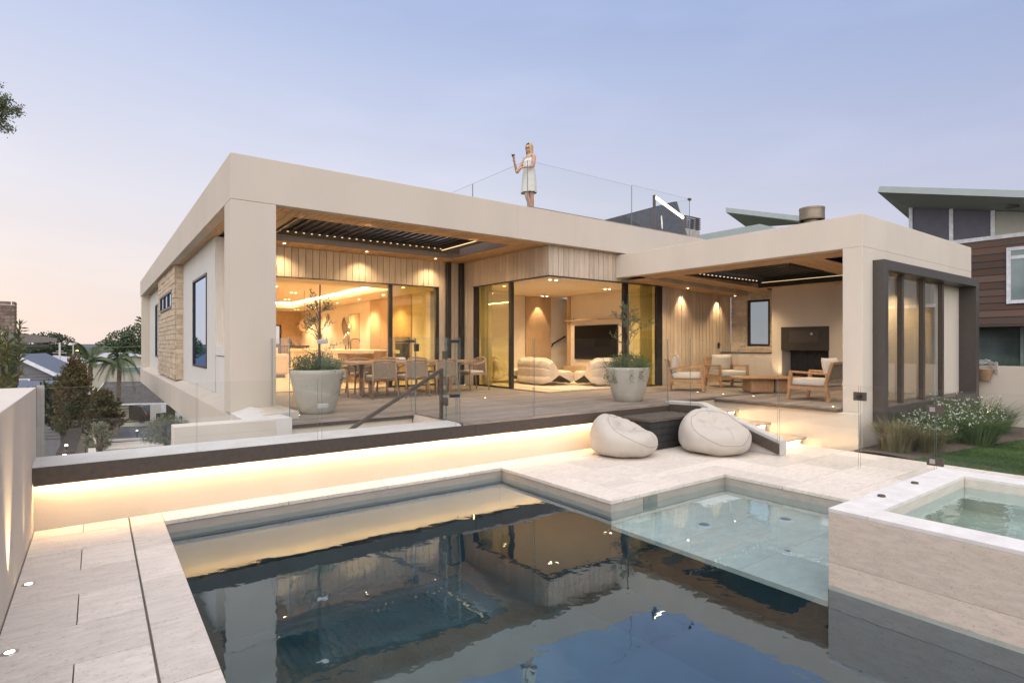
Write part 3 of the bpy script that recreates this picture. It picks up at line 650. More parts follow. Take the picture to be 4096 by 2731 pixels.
# ---- sliding doors
def door_x(x0, x1, y, frames):       # pane between x0..x1 on plane y
    d = MB()
    for a, b_ in frames: d.box(a, y - 0.04, 0.0, b_, y + 0.05, 2.674)
    d.box(x0, y - 0.03, 0.001, x1, y + 0.04, 0.03)
    f = O('sliding_door', d, M['black'], H)
    p = MB(); p.quad((x0, y, 0.03), (x1, y, 0.03), (x1, y, 2.673), (x0, y, 2.673)); O('pane', p, M['gl_door'], f); return f
def door_y(y0, y1, x, frames):
    d = MB()
    for a, b_ in frames: d.box(x - 0.04, a, 0.0, x + 0.05, b_, 2.674)
    d.box(x - 0.03, y0, 0.001, x + 0.04, y1, 0.03)
    f = O('sliding_door', d, M['black'], H)
    p = MB(); p.quad((x, y0, 0.03), (x, y1, 0.03), (x, y1, 2.673), (x, y0, 2.673)); O('pane', p, M['gl_door'], f); return f
door_x(6.26, 7.55, YD + 0.05, [(6.16, 6.26), (7.55, 7.63)])
door_y(11.53, 13.02, XL + 0.05, [(11.42, 11.53), (13.02, 13.15)])
door_x(11.05, 12.20, YL + 0.05, [(10.90, 11.05), (12.20, 12.38)])
HP('threshold', [(2.95, YD - 0.02, -0.02, 7.63, YD + 0.1, 0.004), (XL - 0.03, YL - 0.03, -0.02, 12.38, YL + 0.08, 0.004), (XL - 0.03, YL + 0.08, -0.02, XL + 0.08, 13.15, 0.004)], M['black'])

# ---- interior: dining / kitchen hall
IX, KX, YB = 2.30, 8.02, 28.2
HP('floor', [(2.2, YD + 0.1, -0.2, 8.33, YB, 0.0), (XL + 0.08, YL + 0.08, -0.2, 12.6, 14.9, 0.0)], M['floor_in'])
TR = (2.7, 6.90, 15.12, 25.5)
HP('ceiling', [(2.2, YD + 0.1, 2.70, KX, TR[2], 2.9), (TR[1], TR[2], 2.70, KX + 0.3, TR[3], 2.9), (2.2, TR[2], 2.70, TR[0], TR[3], 2.9), (2.2, TR[3], 2.70, KX + 0.3, YB, 2.9), (TR[0] - 0.1, TR[2] - 0.1, 2.93, TR[1] + 0.1, TR[3] + 0.1, 3.05)], M['ceil_in'])
HP('cove_light', [(TR[1] - 0.03, TR[2] + 0.1, 2.905, TR[1] - 0.004, TR[3] - 0.1, 2.925), (TR[0] + 0.1, TR[3] - 0.03, 2.905, TR[1] - 0.1, TR[3] - 0.004, 2.925), (TR[0] + 0.004, TR[2] + 0.1, 2.905, TR[0] + 0.03, TR[3] - 0.1, 2.925), (TR[0] + 0.1, TR[2] + 0.004, 2.905, TR[1] - 0.1, TR[2] + 0.03, 2.925)], M['cove'])
HP('interior_wall', [(KX, 15.0, 0.0, KX + 0.2, 16.2, 2.70), (KX, 19.6, 0, KX + 0.2, YB, 2.70), (KX + 0.2, YD + 0.1, 0, 8.35, 15.1, 2.7), (2.2, 16.67, 0, 2.3, YB, 2.7), (2.2, YD + 0.1, 0, 2.3, 14.42, 2.7), (2.2, YB, 0, 4.9, YB + 0.2, 2.7), (7.1, YB, 0, KX + 0.2, YB + 0.2, 2.7)], M['wall_in'])
HP('timber_panel', [(4.9, YB - 0.02, 2.05, 7.1, YB + 0.1, 2.70), (7.1, YB - 0.04, 0, KX, YB - 0.005, 2.7)], M['oak_h'])
window('window', 4.9, 7.1, 0.0, 2.05, YB + 0.05, 0.06, (5.6, 6.35), axis='x', gl='gl_clear')
cu = MB(); cu.grid(lambda u, v: Vector((3.75 + 1.05*u, YB - 0.16 + 0.05*math.sin(u*42), 2.69*v)), 60, 4); O('curtain', cu, M['curtain'], H, smooth=True)
cu = MB(); cu.grid(lambda u, v: Vector((5.65 + 0.35*u, YB - 0.16 + 0.05*math.sin(u*18), 2.05*v)), 24, 4); O('curtain', cu, M['curtain'], H, smooth=True)
# kitchen cabinets on the right wall
cab = HP('kitchen_cabinet', [(KX, 16.2, 0, KX + 0.3, 19.6, 2.7)], M['oak'])
for (a, b_, z0, z1) in ((18.62, 19.58, 0.05, 1.45), (18.62, 19.58, 1.46, 2.68), (17.62, 18.6, 0.05, 2.68), (16.22, 17.6, 0.05, 0.55), (16.22, 17.6, 1.35, 2.68)):
    q = MB(); q.box(KX - 0.02, a, z0, KX - 0.001, b_, z1); O('door', q, M['oak'], cab)
q = MB(); q.box(KX - 0.025, 16.4, 0.56, KX - 0.001, 17.4, 1.34); O('oven', q, M['black'], cab)
q = MB(); q.box(KX - 0.045, 16.45, 1.15, KX - 0.026, 17.35, 1.17); q.box(KX - 0.03, 16.42, 1.22, KX - 0.0255, 17.38, 1.33); O('oven_handle', q, M['steel'], cab)
q = MB(); q.box(KX - 0.015, 20.6, 0, KX - 0.001, 21.6, 2.3); O('interior_door', q, M['oak'], H)
# lamps inside
for (x, y, z) in ((3.6, 16.5, 2.925), (4.4, 18.6, 2.925), (5.6, 16.8, 2.925), (5.5, 20.5, 2.925), (4.3, 22.5, 2.925), (6.1, 23.6, 2.925), (7.4, 17.0, 2.695), (7.45, 19.2, 2.695), (7.4, 21.3, 2.695), (7.4, 24.5, 2.695), (7.3, 26.6, 2.695), (5.2, 26.8, 2.695), (3.2, 14.5, 2.695), (6.9, 14.5, 2.695)):
    for dx in ((0, 0.14) if z > 2.8 or y > 24 else (0,)):
        q = MB(); q.disc((x + dx, y, z), 0.04, (0, 0, -1)); O('downlight', q, M['lamp'], H)
    lamp_or_fill_spot((x, y, z - 0.02), 260, 120, 0.7, r=0.05)
# ---- interior: living room
TX, LB = 12.47, 14.70
HP('ceiling', [(XL + 0.08, YL + 0.08, 2.70, 12.9, 14.9, 2.85)], M['ceil_in'])
HP('interior_wall', [(TX, YL + 0.08, 0, TX + 0.15, 13.72, 2.70), (XL + 0.02, LB, 0, 13.6, LB + 0.15, 2.70), (13.4, 13.7, 0, 13.5, LB, 2.7), (XL + 0.15, 13.6, 0, XL + 0.35, LB, 2.7)], M['wall_in'])
HP('timber_panel', [(11.36, LB - 0.05, 0, 12.43, LB - 0.002, 2.69)], M['oak'])
HP('timber_post', [(TX - 0.03, 13.70, 0, TX + 0.12, 13.86, 2.69)], M['oak'])
HP('timber_step', [(TX + 0.1, 13.9, 0, 13.3, LB - 0.06, 0.17), (TX + 0.45, 13.9, 0.17, 13.3, LB - 0.06, 0.34)], M['oak_h'])
a = Xp(2195, 1395, 12.5); q = MB(); pa = Yp(2208, 1377, LB - 0.1); pb = Yp(2262, 1345, LB - 0.1); q.bar(pa, pb, 0.03, 0.05); q.bar(pa + Vector((0.05, 0.0, -0.02)), pa + Vector((0.05, 0.1, -0.08)), 0.02, 0.02); O('handrail', q, M['black'], H)
pa = Xp(2272, 1282, TX); pb = Xp(2500, 1271, TX)
HP('shelf', [(TX - 0.16, 10.6, pa.z - 0.03, TX, pa.y, pa.z)], M['oak_h'])
HP('tv_bench', [(TX - 0.32, 11.0, 0.02, TX, 13.7, 0.42)], M['oak_h'])
lamp_or_fill_spot((11.85, LB - 0.28, 2.66), 70, 62, 0.35, d=(0, 0.13, -1))
for (u, v) in ((2200, 1119), (2225, 1121), (2170, 1184), (2188, 1185), (2017, 1144), (2420, 1156), (2438, 1156)):
    p = Zp(u, v, 2.70); q = MB(); q.disc((p.x, p.y, 2.696), 0.04, (0, 0, -1)); O('downlight', q, M['lamp'], H)
for (x, y) in ((9.2, 11.0), (10.3, 11.8), (11.4, 10.9), (9.4, 13.0), (11.4, 13.2)):
    lamp_or_fill_spot((x, y, 2.67), 160, 120, 0.7, r=0.05)
cu = MB(); cu.grid(lambda u, v: Vector((XL + 0.20 + 0.035*math.sin(u*30), 12.55 + 0.5*u + 0.05*(1-v)*math.sin(u*5), 2.69*v + 0.005)), 40, 6); O('curtain', cu, M['curtain'], H, smooth=True)
cu = MB(); cu.grid(lambda u, v: Vector((11.75 + 0.45*u, YL + 0.22 + 0.035*math.sin(u*30), 2.69*v + 0.005)), 40, 6); O('curtain', cu, M['curtain'], H, smooth=True)

# ================================================================== outdoor room wing
XB = 10.55
def zc_(x): return 2.795 - 0.033 * (x - XB)
HP('beam_fascia', [(XB, 4.22, 2.785, XB + 0.22, 9.915, 3.35)], M['stucco_light'], 0.006)
HP('corner_column', [(XB, 4.22, -1.7, 10.96, 4.54, 2.784)], M['stucco_light'], 0.006)
HP('side_fascia', [(XB + 0.221, 4.22, 2.786, 16.31, 4.42, 3.349), (10.961, 4.2205, 2.585, 16.31, 4.42, 2.7855)], M['stucco_light'], 0.006)
HP('side_base', [(10.961, 4.225, -1.7, 16.31, 4.42, -0.245), (16.165, 4.223, -0.245, 16.31, 4.42, 2.584)], M['stucco_light'])
HP('wing_roof', [(XB + 0.222, 4.421, 3.15, 16.3, 5.85, 3.30), (XB + 0.222, 8.55, 3.15, 16.3, 9.88, 3.30), (XB + 0.222, 5.85, 3.15, 11.35, 8.55, 3.30), (14.75, 5.85, 3.15, 16.3, 8.55, 3.30)], M['conc'])
# ceiling raft around the second louvre
RX0, RX1, RY0, RY1 = 11.38, 14.75, 5.9, 8.52
ws = HP('wing_soffit', [(XB + 0.225, 4.43, 3.0, 14.9, 5.85, 3.02)], M['black'])
def sbox(x0, y0, x1, y1, dz=0.0, t=0.02):
    q = MB(); q.hexa([(x0, y0, zc_(x0) + dz), (x1, y0, zc_(x1) + dz), (x1, y1, zc_(x1) + dz), (x0, y1, zc_(x0) + dz), (x0, y0, zc_(x0) + dz + t), (x1, y0, zc_(x1) + dz + t), (x1, y1, zc_(x1) + dz + t), (x0, y1, zc_(x0) + dz + t)]); return q
x = XB + 0.224
while x < RX0 - 0.01:
    e = min(x + 0.13, RX0); O('soffit_board', sbox(x + 0.005, 4.55, e - 0.005, 9.33), M['soffit'], ws); x = e
y = RY1
while y < 9.0: O('soffit_board', sbox(RX0 + 0.002, y + 0.005, 15.5, y + 0.125), M['soffit_x'], ws); y += 0.13
y = 5.25
while y < RY0 - 0.01: O('soffit_board', sbox(RX0 + 0.002, y + 0.002, 14.93, min(y + 0.13, RY0) - 0.002), M['soffit_x'], ws); y += 0.13
O('soffit_board', sbox(RX1, RY0, 14.94, RY1), M['soffit_x'], ws)
# bulkhead along the cedar wall, grey boards on its face
bk = HP('bulkhead', [(11.0, 9.36, 2.92, 15.58, 9.90, 3.1)], M['black'])
def zb_(x): return 2.705 - 0.042 * (x - 11.93)
s = 11.0
while s < 15.55:
    e = min(s + 0.164, 15.57); q = MB(); q.hexa([(s + 0.003, 9.33, zb_(s)), (e - 0.003, 9.33, zb_(e)), (e - 0.003, 9.352, zb_(e)), (s + 0.003, 9.352, zb_(s)), (s + 0.003, 9.33, 3.1), (e - 0.003, 9.33, 3.1), (e - 0.003, 9.352, 3.1), (s + 0.003, 9.352, 3.1)]); O('board', q, M['board'], bk)
    q = MB(); q.hexa([(s + 0.002, 9.353, zb_(s) + 0.0), (e - 0.002, 9.353, zb_(e)), (e - 0.002, 9.91, zb_(e)), (s + 0.002, 9.91, zb_(s)), (s + 0.002, 9.353, zb_(s) + 0.02), (e - 0.002, 9.353, zb_(e) + 0.02), (e - 0.002, 9.91, zb_(e) + 0.02), (s + 0.002, 9.91, zb_(s) + 0.02)]); O('soffit_board', q, M['soffit'], bk)
    s += 0.164
bk2 = HP('bulkhead', [(14.97, 4.45, 2.62, 15.1, 8.4, 3.12)], M['black']); s = 4.5
while s < 6.5:
    q = MB(); q.box(14.945, s + 0.003, 2.60, 14.968, s + 0.161, 3.12); O('board', q, M['board'], bk2); s += 0.164
lv2 = HP('louvre_roof', [(RX0, RY0 + 0.001, zc_(RX0) + 0.0, RX0 + 0.03, RY1, 3.14), (RX1 - 0.03, RY0, 2.67, RX1, RY1, 3.14), (RX0 + 0.03, RY0, 2.70, RX1 - 0.03, RY0 + 0.03, 3.14), (RX0 + 0.03, RY1 - 0.03, 2.79, RX1 - 0.03, RY1, 3.14)], M['black'])
y = RY0 + 0.1
while y < RY1 - 0.15:
    q = MB(); T = Matrix.Translation((0, y + 0.08, 2.94)) @ Matrix.Rotation(R(4), 4, 'X'); q.box(RX0 + 0.04, -0.09, -0.008, RX1 - 0.04, 0.09, 0.008, M=T); O('slat', q, bpy.data.materials['louvre_slat'], lv2); y += 0.17
x = RX0 + 0.1
while x < RX1 - 0.1:
    q = MB(); q.box(x, RY1 - 0.045, 2.845, x + 0.05, RY1 - 0.035, 2.858); O('slat_light', q, M['thin'], lv2); x += 0.17
q = MB(); q.box(RX1 - 0.042, RY0 + 0.2, 2.80, RX1 - 0.035, RY1 - 0.1, 2.807); O('led_strip', q, M['thin'], lv2)
for (u, v) in ((2727, 1160), (2869, 1181)):
    p = Zp(u, v, 2.62); q = MB(); q.disc((p.x, 9.62, zb_(p.x) - 0.003), 0.03, (0, 0, -1)); O('downlight', q, M['lamp'], H)
    lamp_or_fill_spot((Yp(u, v + 40, 9.9).x, 9.76, zb_(p.x) - 0.02), 75, 78, 0.8, d=(0, 0.08, -1))
lamp_or_fill_spot((12.7, 9.6, 0.03), 10, 50, 0.6, d=(0, 0.25, 1))
lamp_or_fill_spot((8.15, 13.45, 0.03), 10, 50, 0.6, d=(0.1, 0.25, 1)); lamp_or_fill_spot((14.70, 8.05, 0.05), 22, 60, 0.6, d=(0.25, 0, 1))
for p in ((12.2, 9.0, 2.66), (14.4, 5.4, 2.6), (11.1, 6.0, 2.72), (14.2, 8.7, 2.62)): lamp_or_fill_spot(p, 150, 120, 0.8, r=0.06)  # unseen fill spots added to brighten the outdoor room
lamp_or_fill_spot((4.2, 10.2, 3.33), 150, 150, 0.8, r=0.06, d=(0, 0.45, -0.7)); lamp_or_fill_spot((6.6, 10.2, 3.33), 150, 150, 0.8, r=0.06, d=(0, 0.45, -0.7))  # added fill spots with no fitting, aimed at the dining wall boards

# window wall in ledgestone, cabinet, fireplace
XS = 15.62; WY0, WY1, WZ0, WZ1 = 8.70, 9.40, 1.06, 2.42
sws = HP('ledgestone_wall', [(XS + 0.02, 4.45, 0, 15.8, WY0, 3.1), (XS + 0.02, WY1, 0, 15.8, 9.93, 3.1), (XS + 0.02, WY0, 0, 15.8, WY1, WZ0), (XS + 0.02, WY0, WZ1, 15.8, WY1, 3.1)], M['ledgestone'])
zc = 0.88
while zc < 2.7:
    h = rng.choice((0.06, 0.08, 0.11)); yy = 8.2 + rng.uniform(-0.2, 0)
    while yy < 9.92:
        L = rng.uniform(0.2, 0.5); a, b_ = max(yy, 8.2), min(yy + L, 9.92); zm = zc + h / 2
        for (p, q_) in ([(a, b_)] if not WZ0 - 0.03 < zm < WZ1 + 0.03 else [(a, min(b_, WY0 - 0.01)), (max(a, WY1 + 0.01), b_)]):
            if q_ - p > 0.03: o = MB(); o.box(XS - rng.uniform(0, 0.012), p + 0.002, zc + 0.002, XS + 0.03, q_ - 0.002, zc + h - 0.002); O('stone', o, M['ledgestone'], sws)
        yy += L
    zc += h
window('window', WY0, WY1, WZ0, WZ1, XS + 0.03, 0.06, gl='gl_pale')
HP('outdoor_cabinet', [(15.06, 8.27, 0.05, XS, 9.90, 0.86), ], M['stucco_light'])
for a, b_ in ((8.28, 8.8), (8.81, 9.34), (9.35, 9.89)):
    q = MB(); q.box(15.04, a, 0.08, 15.058, b_, 0.85); O('cabinet_door', q, M['stucco_light'], bpy.data.objects['outdoor_cabinet'])
q = MB(); q.box(15.02, 8.26, 0.862, XS, 9.90, 0.885); O('benchtop', q, M['black'], bpy.data.objects['outdoor_cabinet'])
XK = 14.95; FY0, FY1 = 6.76, 7.98
fp = HP('fireplace', [(XK, FY1, 0, 15.6, 8.26, 2.655), (XK, 4.43, 0, 15.6, FY0, 2.655), (XK, FY0, 1.57, 15.6, FY1, 2.655), (XK, FY0, 0.0, 15.6, FY1, 0.16), (15.5, FY0, 0.16, 15.6, FY1, 1.57)], M['stucco_light'])
HP('hood', [(XK - 0.015, FY0 - 0.01, 0.955, XK + 0.3, FY1 + 0.01, 1.575)], M['hood'], parent=fp)
HP('hood_door', [(XK - 0.028, FY0 + 0.25, 1.17, XK - 0.016, FY1 - 0.22, 1.48)], M['bronze_frame'], parent=fp)
q = MB(); q.lathe([(0, 0.012), (0.03, 0.01), (0.034, 0)], 16); o = O('dial', q, M['steel'], fp); o.matrix_basis = Matrix.Translation((XK - 0.028, FY0 + 0.42, 1.385)) @ Matrix.Rotation(R(-90), 4, 'Y')
HP('firebox', [(15.40, FY0 + 0.01, 0.165, 15.49, FY1 - 0.01, 1.2), (XK + 0.3, FY0 + 0.002, 0.162, 15.4, FY0 + 0.03, 0.95)], M['char'], parent=fp)
q = MB()
for k in range(16): q.box(XK + 0.18, FY0 + 0.08 + k*0.07, 0.17, XK + 0.2, FY0 + 0.1 + k*0.07, 0.34)
q.box(XK + 0.17, FY0 + 0.06, 0.30, XK + 0.21, FY1 - 0.06, 0.32); O('grate', q, M['black'], fp)
# cedar door handle
p = Yp(2874, 1383, YL - 0.04); q = MB(); q.box(p.x - 0.02, p.y - 0.03, p.z - 0.07, p.x + 0.02, p.y + 0.015, p.z + 0.09); q.box(p.x - 0.1, p.y - 0.06, p.z + 0.02, p.x + 0.02, p.y - 0.03, p.z + 0.045); O('door_handle', q, M['black'], H)
# big bronze window box on the wing's side
fr = MB(); Y0, Y1 = 4.037, 4.50
fr.box(10.961, Y0, -0.244, 11.13, Y1, 2.582); fr.box(15.965, Y0, -0.244, 16.163, Y1, 2.582); fr.box(11.13, Y0, 2.41, 15.965, Y1, 2.582); fr.box(11.13, Y0, -0.244, 15.965, Y1, 0.015)
bx = O('window_box', fr, M['bronze_frame'], H, bevel=0.004)
for a in (12.14, 13.21, 14.28):
    q = MB(); q.box(a, 4.18, 0.016, a + 0.10, 4.26, 2.409); O('mullion', q, M['bronze'], bx)
for a, b_ in ((11.131, 12.139), (12.241, 13.209), (13.311, 14.279)):
    q = MB(); q.quad((a, 4.24, 0.016), (b_, 4.24, 0.016), (b_, 4.24, 2.409), (a, 4.24, 2.409)); O('pane', q, M['gl_bay'], bx)
q = MB(); q.box(14.401, 4.36, 0.016, 15.964, 4.42, 2.409); O('infill_panel', q, M['stucco_light'], bx)
# roof items of this house
fl = thing('chimney_flue', 'round bronze chimney cowl on the roof of the outdoor room', 'chimney', (15.3, 7.35, 3.3))
q = MB(); q.lathe([(0.19, 0), (0.19, 1.16)], 28); O('pipe', q, M['flue'], fl, smooth=True)
q = MB(); q.lathe([(0.30, 1.10), (0.305, 1.10), (0.31, 1.14), (0.305, 1.15), (0.305, 1.36), (0.31, 1.37), (0.31, 1.42), (0.29, 1.425), (0.0, 1.44)], 32); O('cowl', q, M['flue'], fl)

# ================================================================== GLASS FENCES
def gpane(name, a, b_, z0, z1, parent=None, t=0.012, z0b=None, z1b=None, axis=None, edge='gl_edge', top='gl_top'):
    """upright glass sheet from (x,y) a to b, with darker polished edges"""
    a = Vector(a); b_ = Vector(b_); d = (b_ - a).normalized(); nrm = Vector((-d.y, d.x)) * (t / 2)
    z0b = z0 if z0b is None else z0b; z1b = z1 if z1b is None else z1b
    p = [(a.x-nrm.x, a.y-nrm.y, z0), (b_.x-nrm.x, b_.y-nrm.y, z0b), (b_.x+nrm.x, b_.y+nrm.y, z0b), (a.x+nrm.x, a.y+nrm.y, z0),
         (a.x-nrm.x, a.y-nrm.y, z1), (b_.x-nrm.x, b_.y-nrm.y, z1b), (b_.x+nrm.x, b_.y+nrm.y, z1b), (a.x+nrm.x, a.y+nrm.y, z1)]
    q = MB(); q.add(p, [(0,1,5,4)], 0); q.add(p, [(0,4,7,3), (1,2,6,5)], 1); q.add(p, [(4,5,6,7)], 2)
    return O(name, q, [M['gl_fence'], M[edge], M[top]], parent)
M['gl_pale_edge'] = mat('pale_glass_edge', (0.50, 0.53, 0.56), 0.25, 0.03, 4, spec=0.5)
M['gl_top'] = mat('glass_top_edge', (0.34, 0.38, 0.37), 0.25, 0.03, 4, spec=0.6)
gf = thing('glass_fence', 'low frameless glass fence in the dark beam beside the left wall', 'glass fence')
gpane('glass_panel', (-0.42, 6.87), (0.86, 6.87), -0.05, 0.695, gf); gpane('glass_panel', (0.87, 6.87), (2.15, 6.87), -0.05, 0.695, gf)
gf = thing('glass_fence', 'tall frameless glass fence along the pool edge of the timber deck', 'glass fence')
gpane('glass_panel', (2.2, 6.875), (4.08, 6.875), -0.04, 1.205, gf); gpane('glass_panel', (4.10, 6.875), (5.47, 6.875), 0.0, 1.205, gf); gpane('glass_panel', (5.50, 6.875), (8.72, 6.875), 0.0, 1.205, gf)
gf = thing('glass_fence', 'tall frameless glass fence between the big planter and the stairwell', 'glass fence')
gpane('glass_panel', (2.25, 8.46), (4.15, 8.46), -0.01, 1.205, gf); gpane('glass_panel', (2.30, 9.70), (2.25, 8.48), 0.03, 1.205, gf)
gt = thing('glass_gate', 'frameless glass gate with dark latch at the head of the garden stair', 'gate')
gpane('glass_panel', (4.16, 8.42), (4.16, 8.30), 0.0, 1.205, gt); gpane('glass_panel', (4.16, 8.28), (4.16, 7.30), 0.03, 1.205, gt); gpane('glass_panel', (4.16, 7.28), (4.16, 6.90), 0.0, 1.205, gt)
def clamp_(p, sx, sy, sz, m, parent, name='hinge'):
    q = MB(); q.box(p[0]-sx, p[1]-sy, p[2]-sz, p[0]+sx, p[1]+sy, p[2]+sz); return O(name, q, m, parent, bevel=0.003)
z_ = Xp(1666, 1390, 4.16); clamp_((4.16, z_.y, z_.z), 0.03, 0.035, 0.06, M['black'], gt, 'latch')
for (u, v) in ((1780, 1420), (1782, 1605)):
    p = Xp(u, v, 4.16); clamp_(p, 0.02, 0.05, 0.06, M['bronze'], gt)
for (u, v) in ((1818, 1365), (1818, 1583)):
    p = Yp(u, v, 6.875); clamp_(p, 0.075, 0.02, 0.022, M['black'], bpy.data.objects['glass_fence.001'], 'clamp')
p = Yp(1640, 1365, 8.44); clamp_(p, 0.09, 0.02, 0.02, M['black'], gt, 'clamp')
for (u, v) in ((1291, 1366), (1291, 1623)):
    p = Yp(u, v, 6.86); clamp_(p, 0.065, 0.012, 0.025, M['steel'], bpy.data.objects['glass_fence.001'], 'clamp')
gf = thing('glass_fence', 'frameless glass balustrade following the sloping white stair wall', 'glass fence')
gpane('glass_panel', (8.727, 6.86), (8.727, 6.37), -0.03, 1.215, gf); gpane('glass_panel', (8.727, 6.365), (8.727, 4.725), -0.10, 1.215, gf, z0b=-0.60, z1b=0.787)
gf = thing('glass_fence', 'frameless glass pool fence beside the spa and lawn, with dark square hinges', 'glass fence')
gpane('glass_panel', (8.73, 4.70), (8.70, 3.53), ZP + 0.01, 0.522, gf); gpane('glass_panel', (8.70, 3.505), (8.70, 2.63), ZP + 0.03, 0.520, gf); gpane('glass_panel', (8.70, 2.61), (8.70, -2.0), ZP + 0.01, 0.518, gf)
p = Xp(3440, 1585, 8.70); clamp_(p, 0.018, 0.082, 0.06, M['bronze'], gf, 'latch')
q = MB(); q.lathe([(0.0, 0.03), (0.03, 0.028), (0.035, 0.0)], 16); o = O('latch_knob', q, M['black'], gf); o.matrix_basis = Matrix.Translation(p + Vector((-0.02, 0, 0))) @ Matrix.Rotation(R(-90), 4, 'Y')
for (u, v) in ((3741, 1637),):
    p = Xp(u, v, 8.70); h = clamp_(p, 0.018, 0.09, 0.055, M['bronze'], gf); q = MB(); q.box(p.x-0.024, p.y-0.005, p.z-0.03, p.x-0.0185, p.y+0.055, p.z+0.03); O('hinge_plate', q, M['steel'], h)
p = Xp(3741, 1845, 8.70); h = clamp_(p, 0.018, 0.09, 0.055, M['bronze'], gf); q = MB(); q.box(p.x-0.024, p.y-0.005, p.z-0.03, p.x-0.0185, p.y+0.055, p.z+0.03); O('hinge_plate', q, M['steel'], h)

# ================================================================== ROOF TERRACE
td = thing('roof_terrace', 'timber edged roof terrace behind the long parapet', 'roof terrace')
q = MB(); q.box(7.62, 9.76, 4.115, 13.36, 9.88, 4.145); O('edge_board', q, M['deck'], td)
for k in range(28): q = MB(); q.box(7.62, 9.905 + k*0.145, 3.935, 13.36, 10.043 + k*0.145, 3.955); O('terrace_board', q, M['deck'], td)
gf = thing('glass_fence', 'glass balustrade of the roof terrace, its corner beside the standing woman', 'glass fence')
gpane('glass_panel', (7.614, 9.765), (10.96, 9.765), 4.12, 5.14, gf, edge='gl_edge', top='gl_pale_edge'); gpane('glass_panel', (10.98, 9.765), (13.354, 9.765), 4.12, 5.165, gf, edge='gl_edge', top='gl_pale_edge'); gpane('glass_panel', (7.614, 9.78), (7.614, 12.0), 4.12, 5.14, gf, edge='gl_edge', top='gl_pale_edge'); gpane('glass_panel', (7.614, 12.02), (7.614, 14.0), 4.12, 5.14, gf, edge='gl_edge', top='gl_pale_edge'); gpane('glass_panel', (13.36, 9.78), (13.36, 14.0), 4.12, 5.165, gf, edge='gl_edge', top='gl_pale_edge'); gpane('glass_panel', (7.614, 14.0), (11.6, 14.0), 4.12, 5.14, gf, edge='gl_edge', top='gl_pale_edge')
p = Yp(2758, 798, 9.78); clamp_(p, 0.05, 0.03, 0.03, M['bronze'], gf, 'clamp')
hl = MB(); a = Yp(2415, 881, 12.2); b_ = Yp(2690, 808, 12.2); c = Yp(2708, 806, 12.2); d = Yp(2748, 940, 12.2); e = Yp(2500, 940, 12.2)
hl.prism([tuple(a), tuple(b_), tuple(c), tuple(d), (d.x, d.y, 4.0), (a.x, a.y, 4.0)], (0.0, 0.16, 0))
hat = O('roof_hatch', hl, mat('hatch_lid', (0.05, 0.052, 0.06), 0.6, 0.2, 6), label='dark roof access hatch propped open on the terrace', cat='hatch')
q = MB(); q.tube([Yp(2645, 864, 11.9), Yp(2648, 915, 11.9)], 0.03, 8); O('strut', q, M['steel'], hat)
q = MB(); p1 = Yp(2617, 781, 11.2); p2 = Yp(2735, 868, 11.2); q.box(p1.x-0.035, 11.17, 4.14, p1.x+0.035, 11.23, p1.z); q.box(p2.x-0.035, 11.17, 4.14, p2.x+0.035, 11.23, p2.z)
hr = O('lit_handrail', q, M['bronze'], label='dark handrail posts with a glowing sloping rail on the roof terrace', cat='handrail')
q = MB(); q.bar(p1 + Vector((0.035, 0, -0.05)), p2 + Vector((-0.03, 0, -0.03)), 0.06, 0.05); O('led_strip', q, M['lamp_rail'], hr)
vb = thing('roof_vent', 'grey slatted vent housing on the roof beside the glass balustrade', 'roof vent')
a = Yp(2742, 862, 12.6); d = Yp(2799, 866, 12.6); e = Yp(2742, 912, 12.6)
q = MB(); q.box(a.x, 12.6, 3.9, d.x, 13.1, e.z); O('base', q, M['conc'], vb)
for k in range(6):
    z = e.z + 0.03 + k * (a.z - e.z - 0.03) / 5.5
    q = MB(); q.box(a.x - 0.02, 12.58, z, d.x + 0.02, 12.62, z + 0.045); q.box(a.x - 0.02, 12.62, z, a.x + 0.02, 13.1, z + 0.045); q.box(d.x - 0.02, 12.62, z, d.x + 0.02, 13.1, z + 0.045); q.box(a.x + 0.02, 13.06, z + 0.02, d.x - 0.02, 13.1, z + 0.065); O('slat', q, M['bronze_frame'], vb)
q = MB(); q.box(a.x - 0.02, 12.585, e.z, a.x + 0.03, 12.615, a.z); O('post', q, M['bronze_frame'], vb)

# ================================================================== FURNITURE
# ---- black storage chest
A0 = Zp(2620, 1801, ZP)
ch = thing('storage_chest', 'black stained timber storage chest between the two bean bags', 'chest')
cx0, cx1, cy0, cy1, cz1 = 7.0, 8.68, A0.y, 6.72, -0.10
cx0 = 7.50
cx0, cx1 = 7.49, 8.66; cy0, cy1 = 6.02, 6.80
def chest():
    n = 4; h = (0.465) / n
    for k in range(n):
        z0 = ZP + 0.01 + k * h
        q = MB(); q.box(cx0, cy0, z0 + 0.002, cx0 + 0.03, cy1, z0 + h - 0.003); O('plank', q, M['char'], ch, bevel=0.004)
        q = MB(); q.box(cx0 + 0.031, cy0, z0 + 0.002, cx1, cy0 + 0.03, z0 + h - 0.003); O('plank', q, M['char'], ch, bevel=0.004)
        q = MB(); q.box(cx1 - 0.03, cy0 + 0.031, z0 + 0.002, cx1, cy1, z0 + h - 0.003); O('plank', q, M['char'], ch, bevel=0.004)
    q = MB(); q.box(cx0 + 0.031, cy0 + 0.031, ZP + 0.005, cx1 - 0.031, cy1, ZP + 0.46); O('core', q, M['black'], ch)
    y = cy0 - 0.03; k = 0
    while y < cy1 - 0.02:
        q = MB(); q.box(cx0 - 0.04, y + 0.002, ZP + 0.48, cx1 + 0.02, min(y + 0.118, cy1 + 0.01) - 0.002, ZP + 0.525); O('lid_plank', q, M['char_lid'], ch, bevel=0.004); y += 0.12
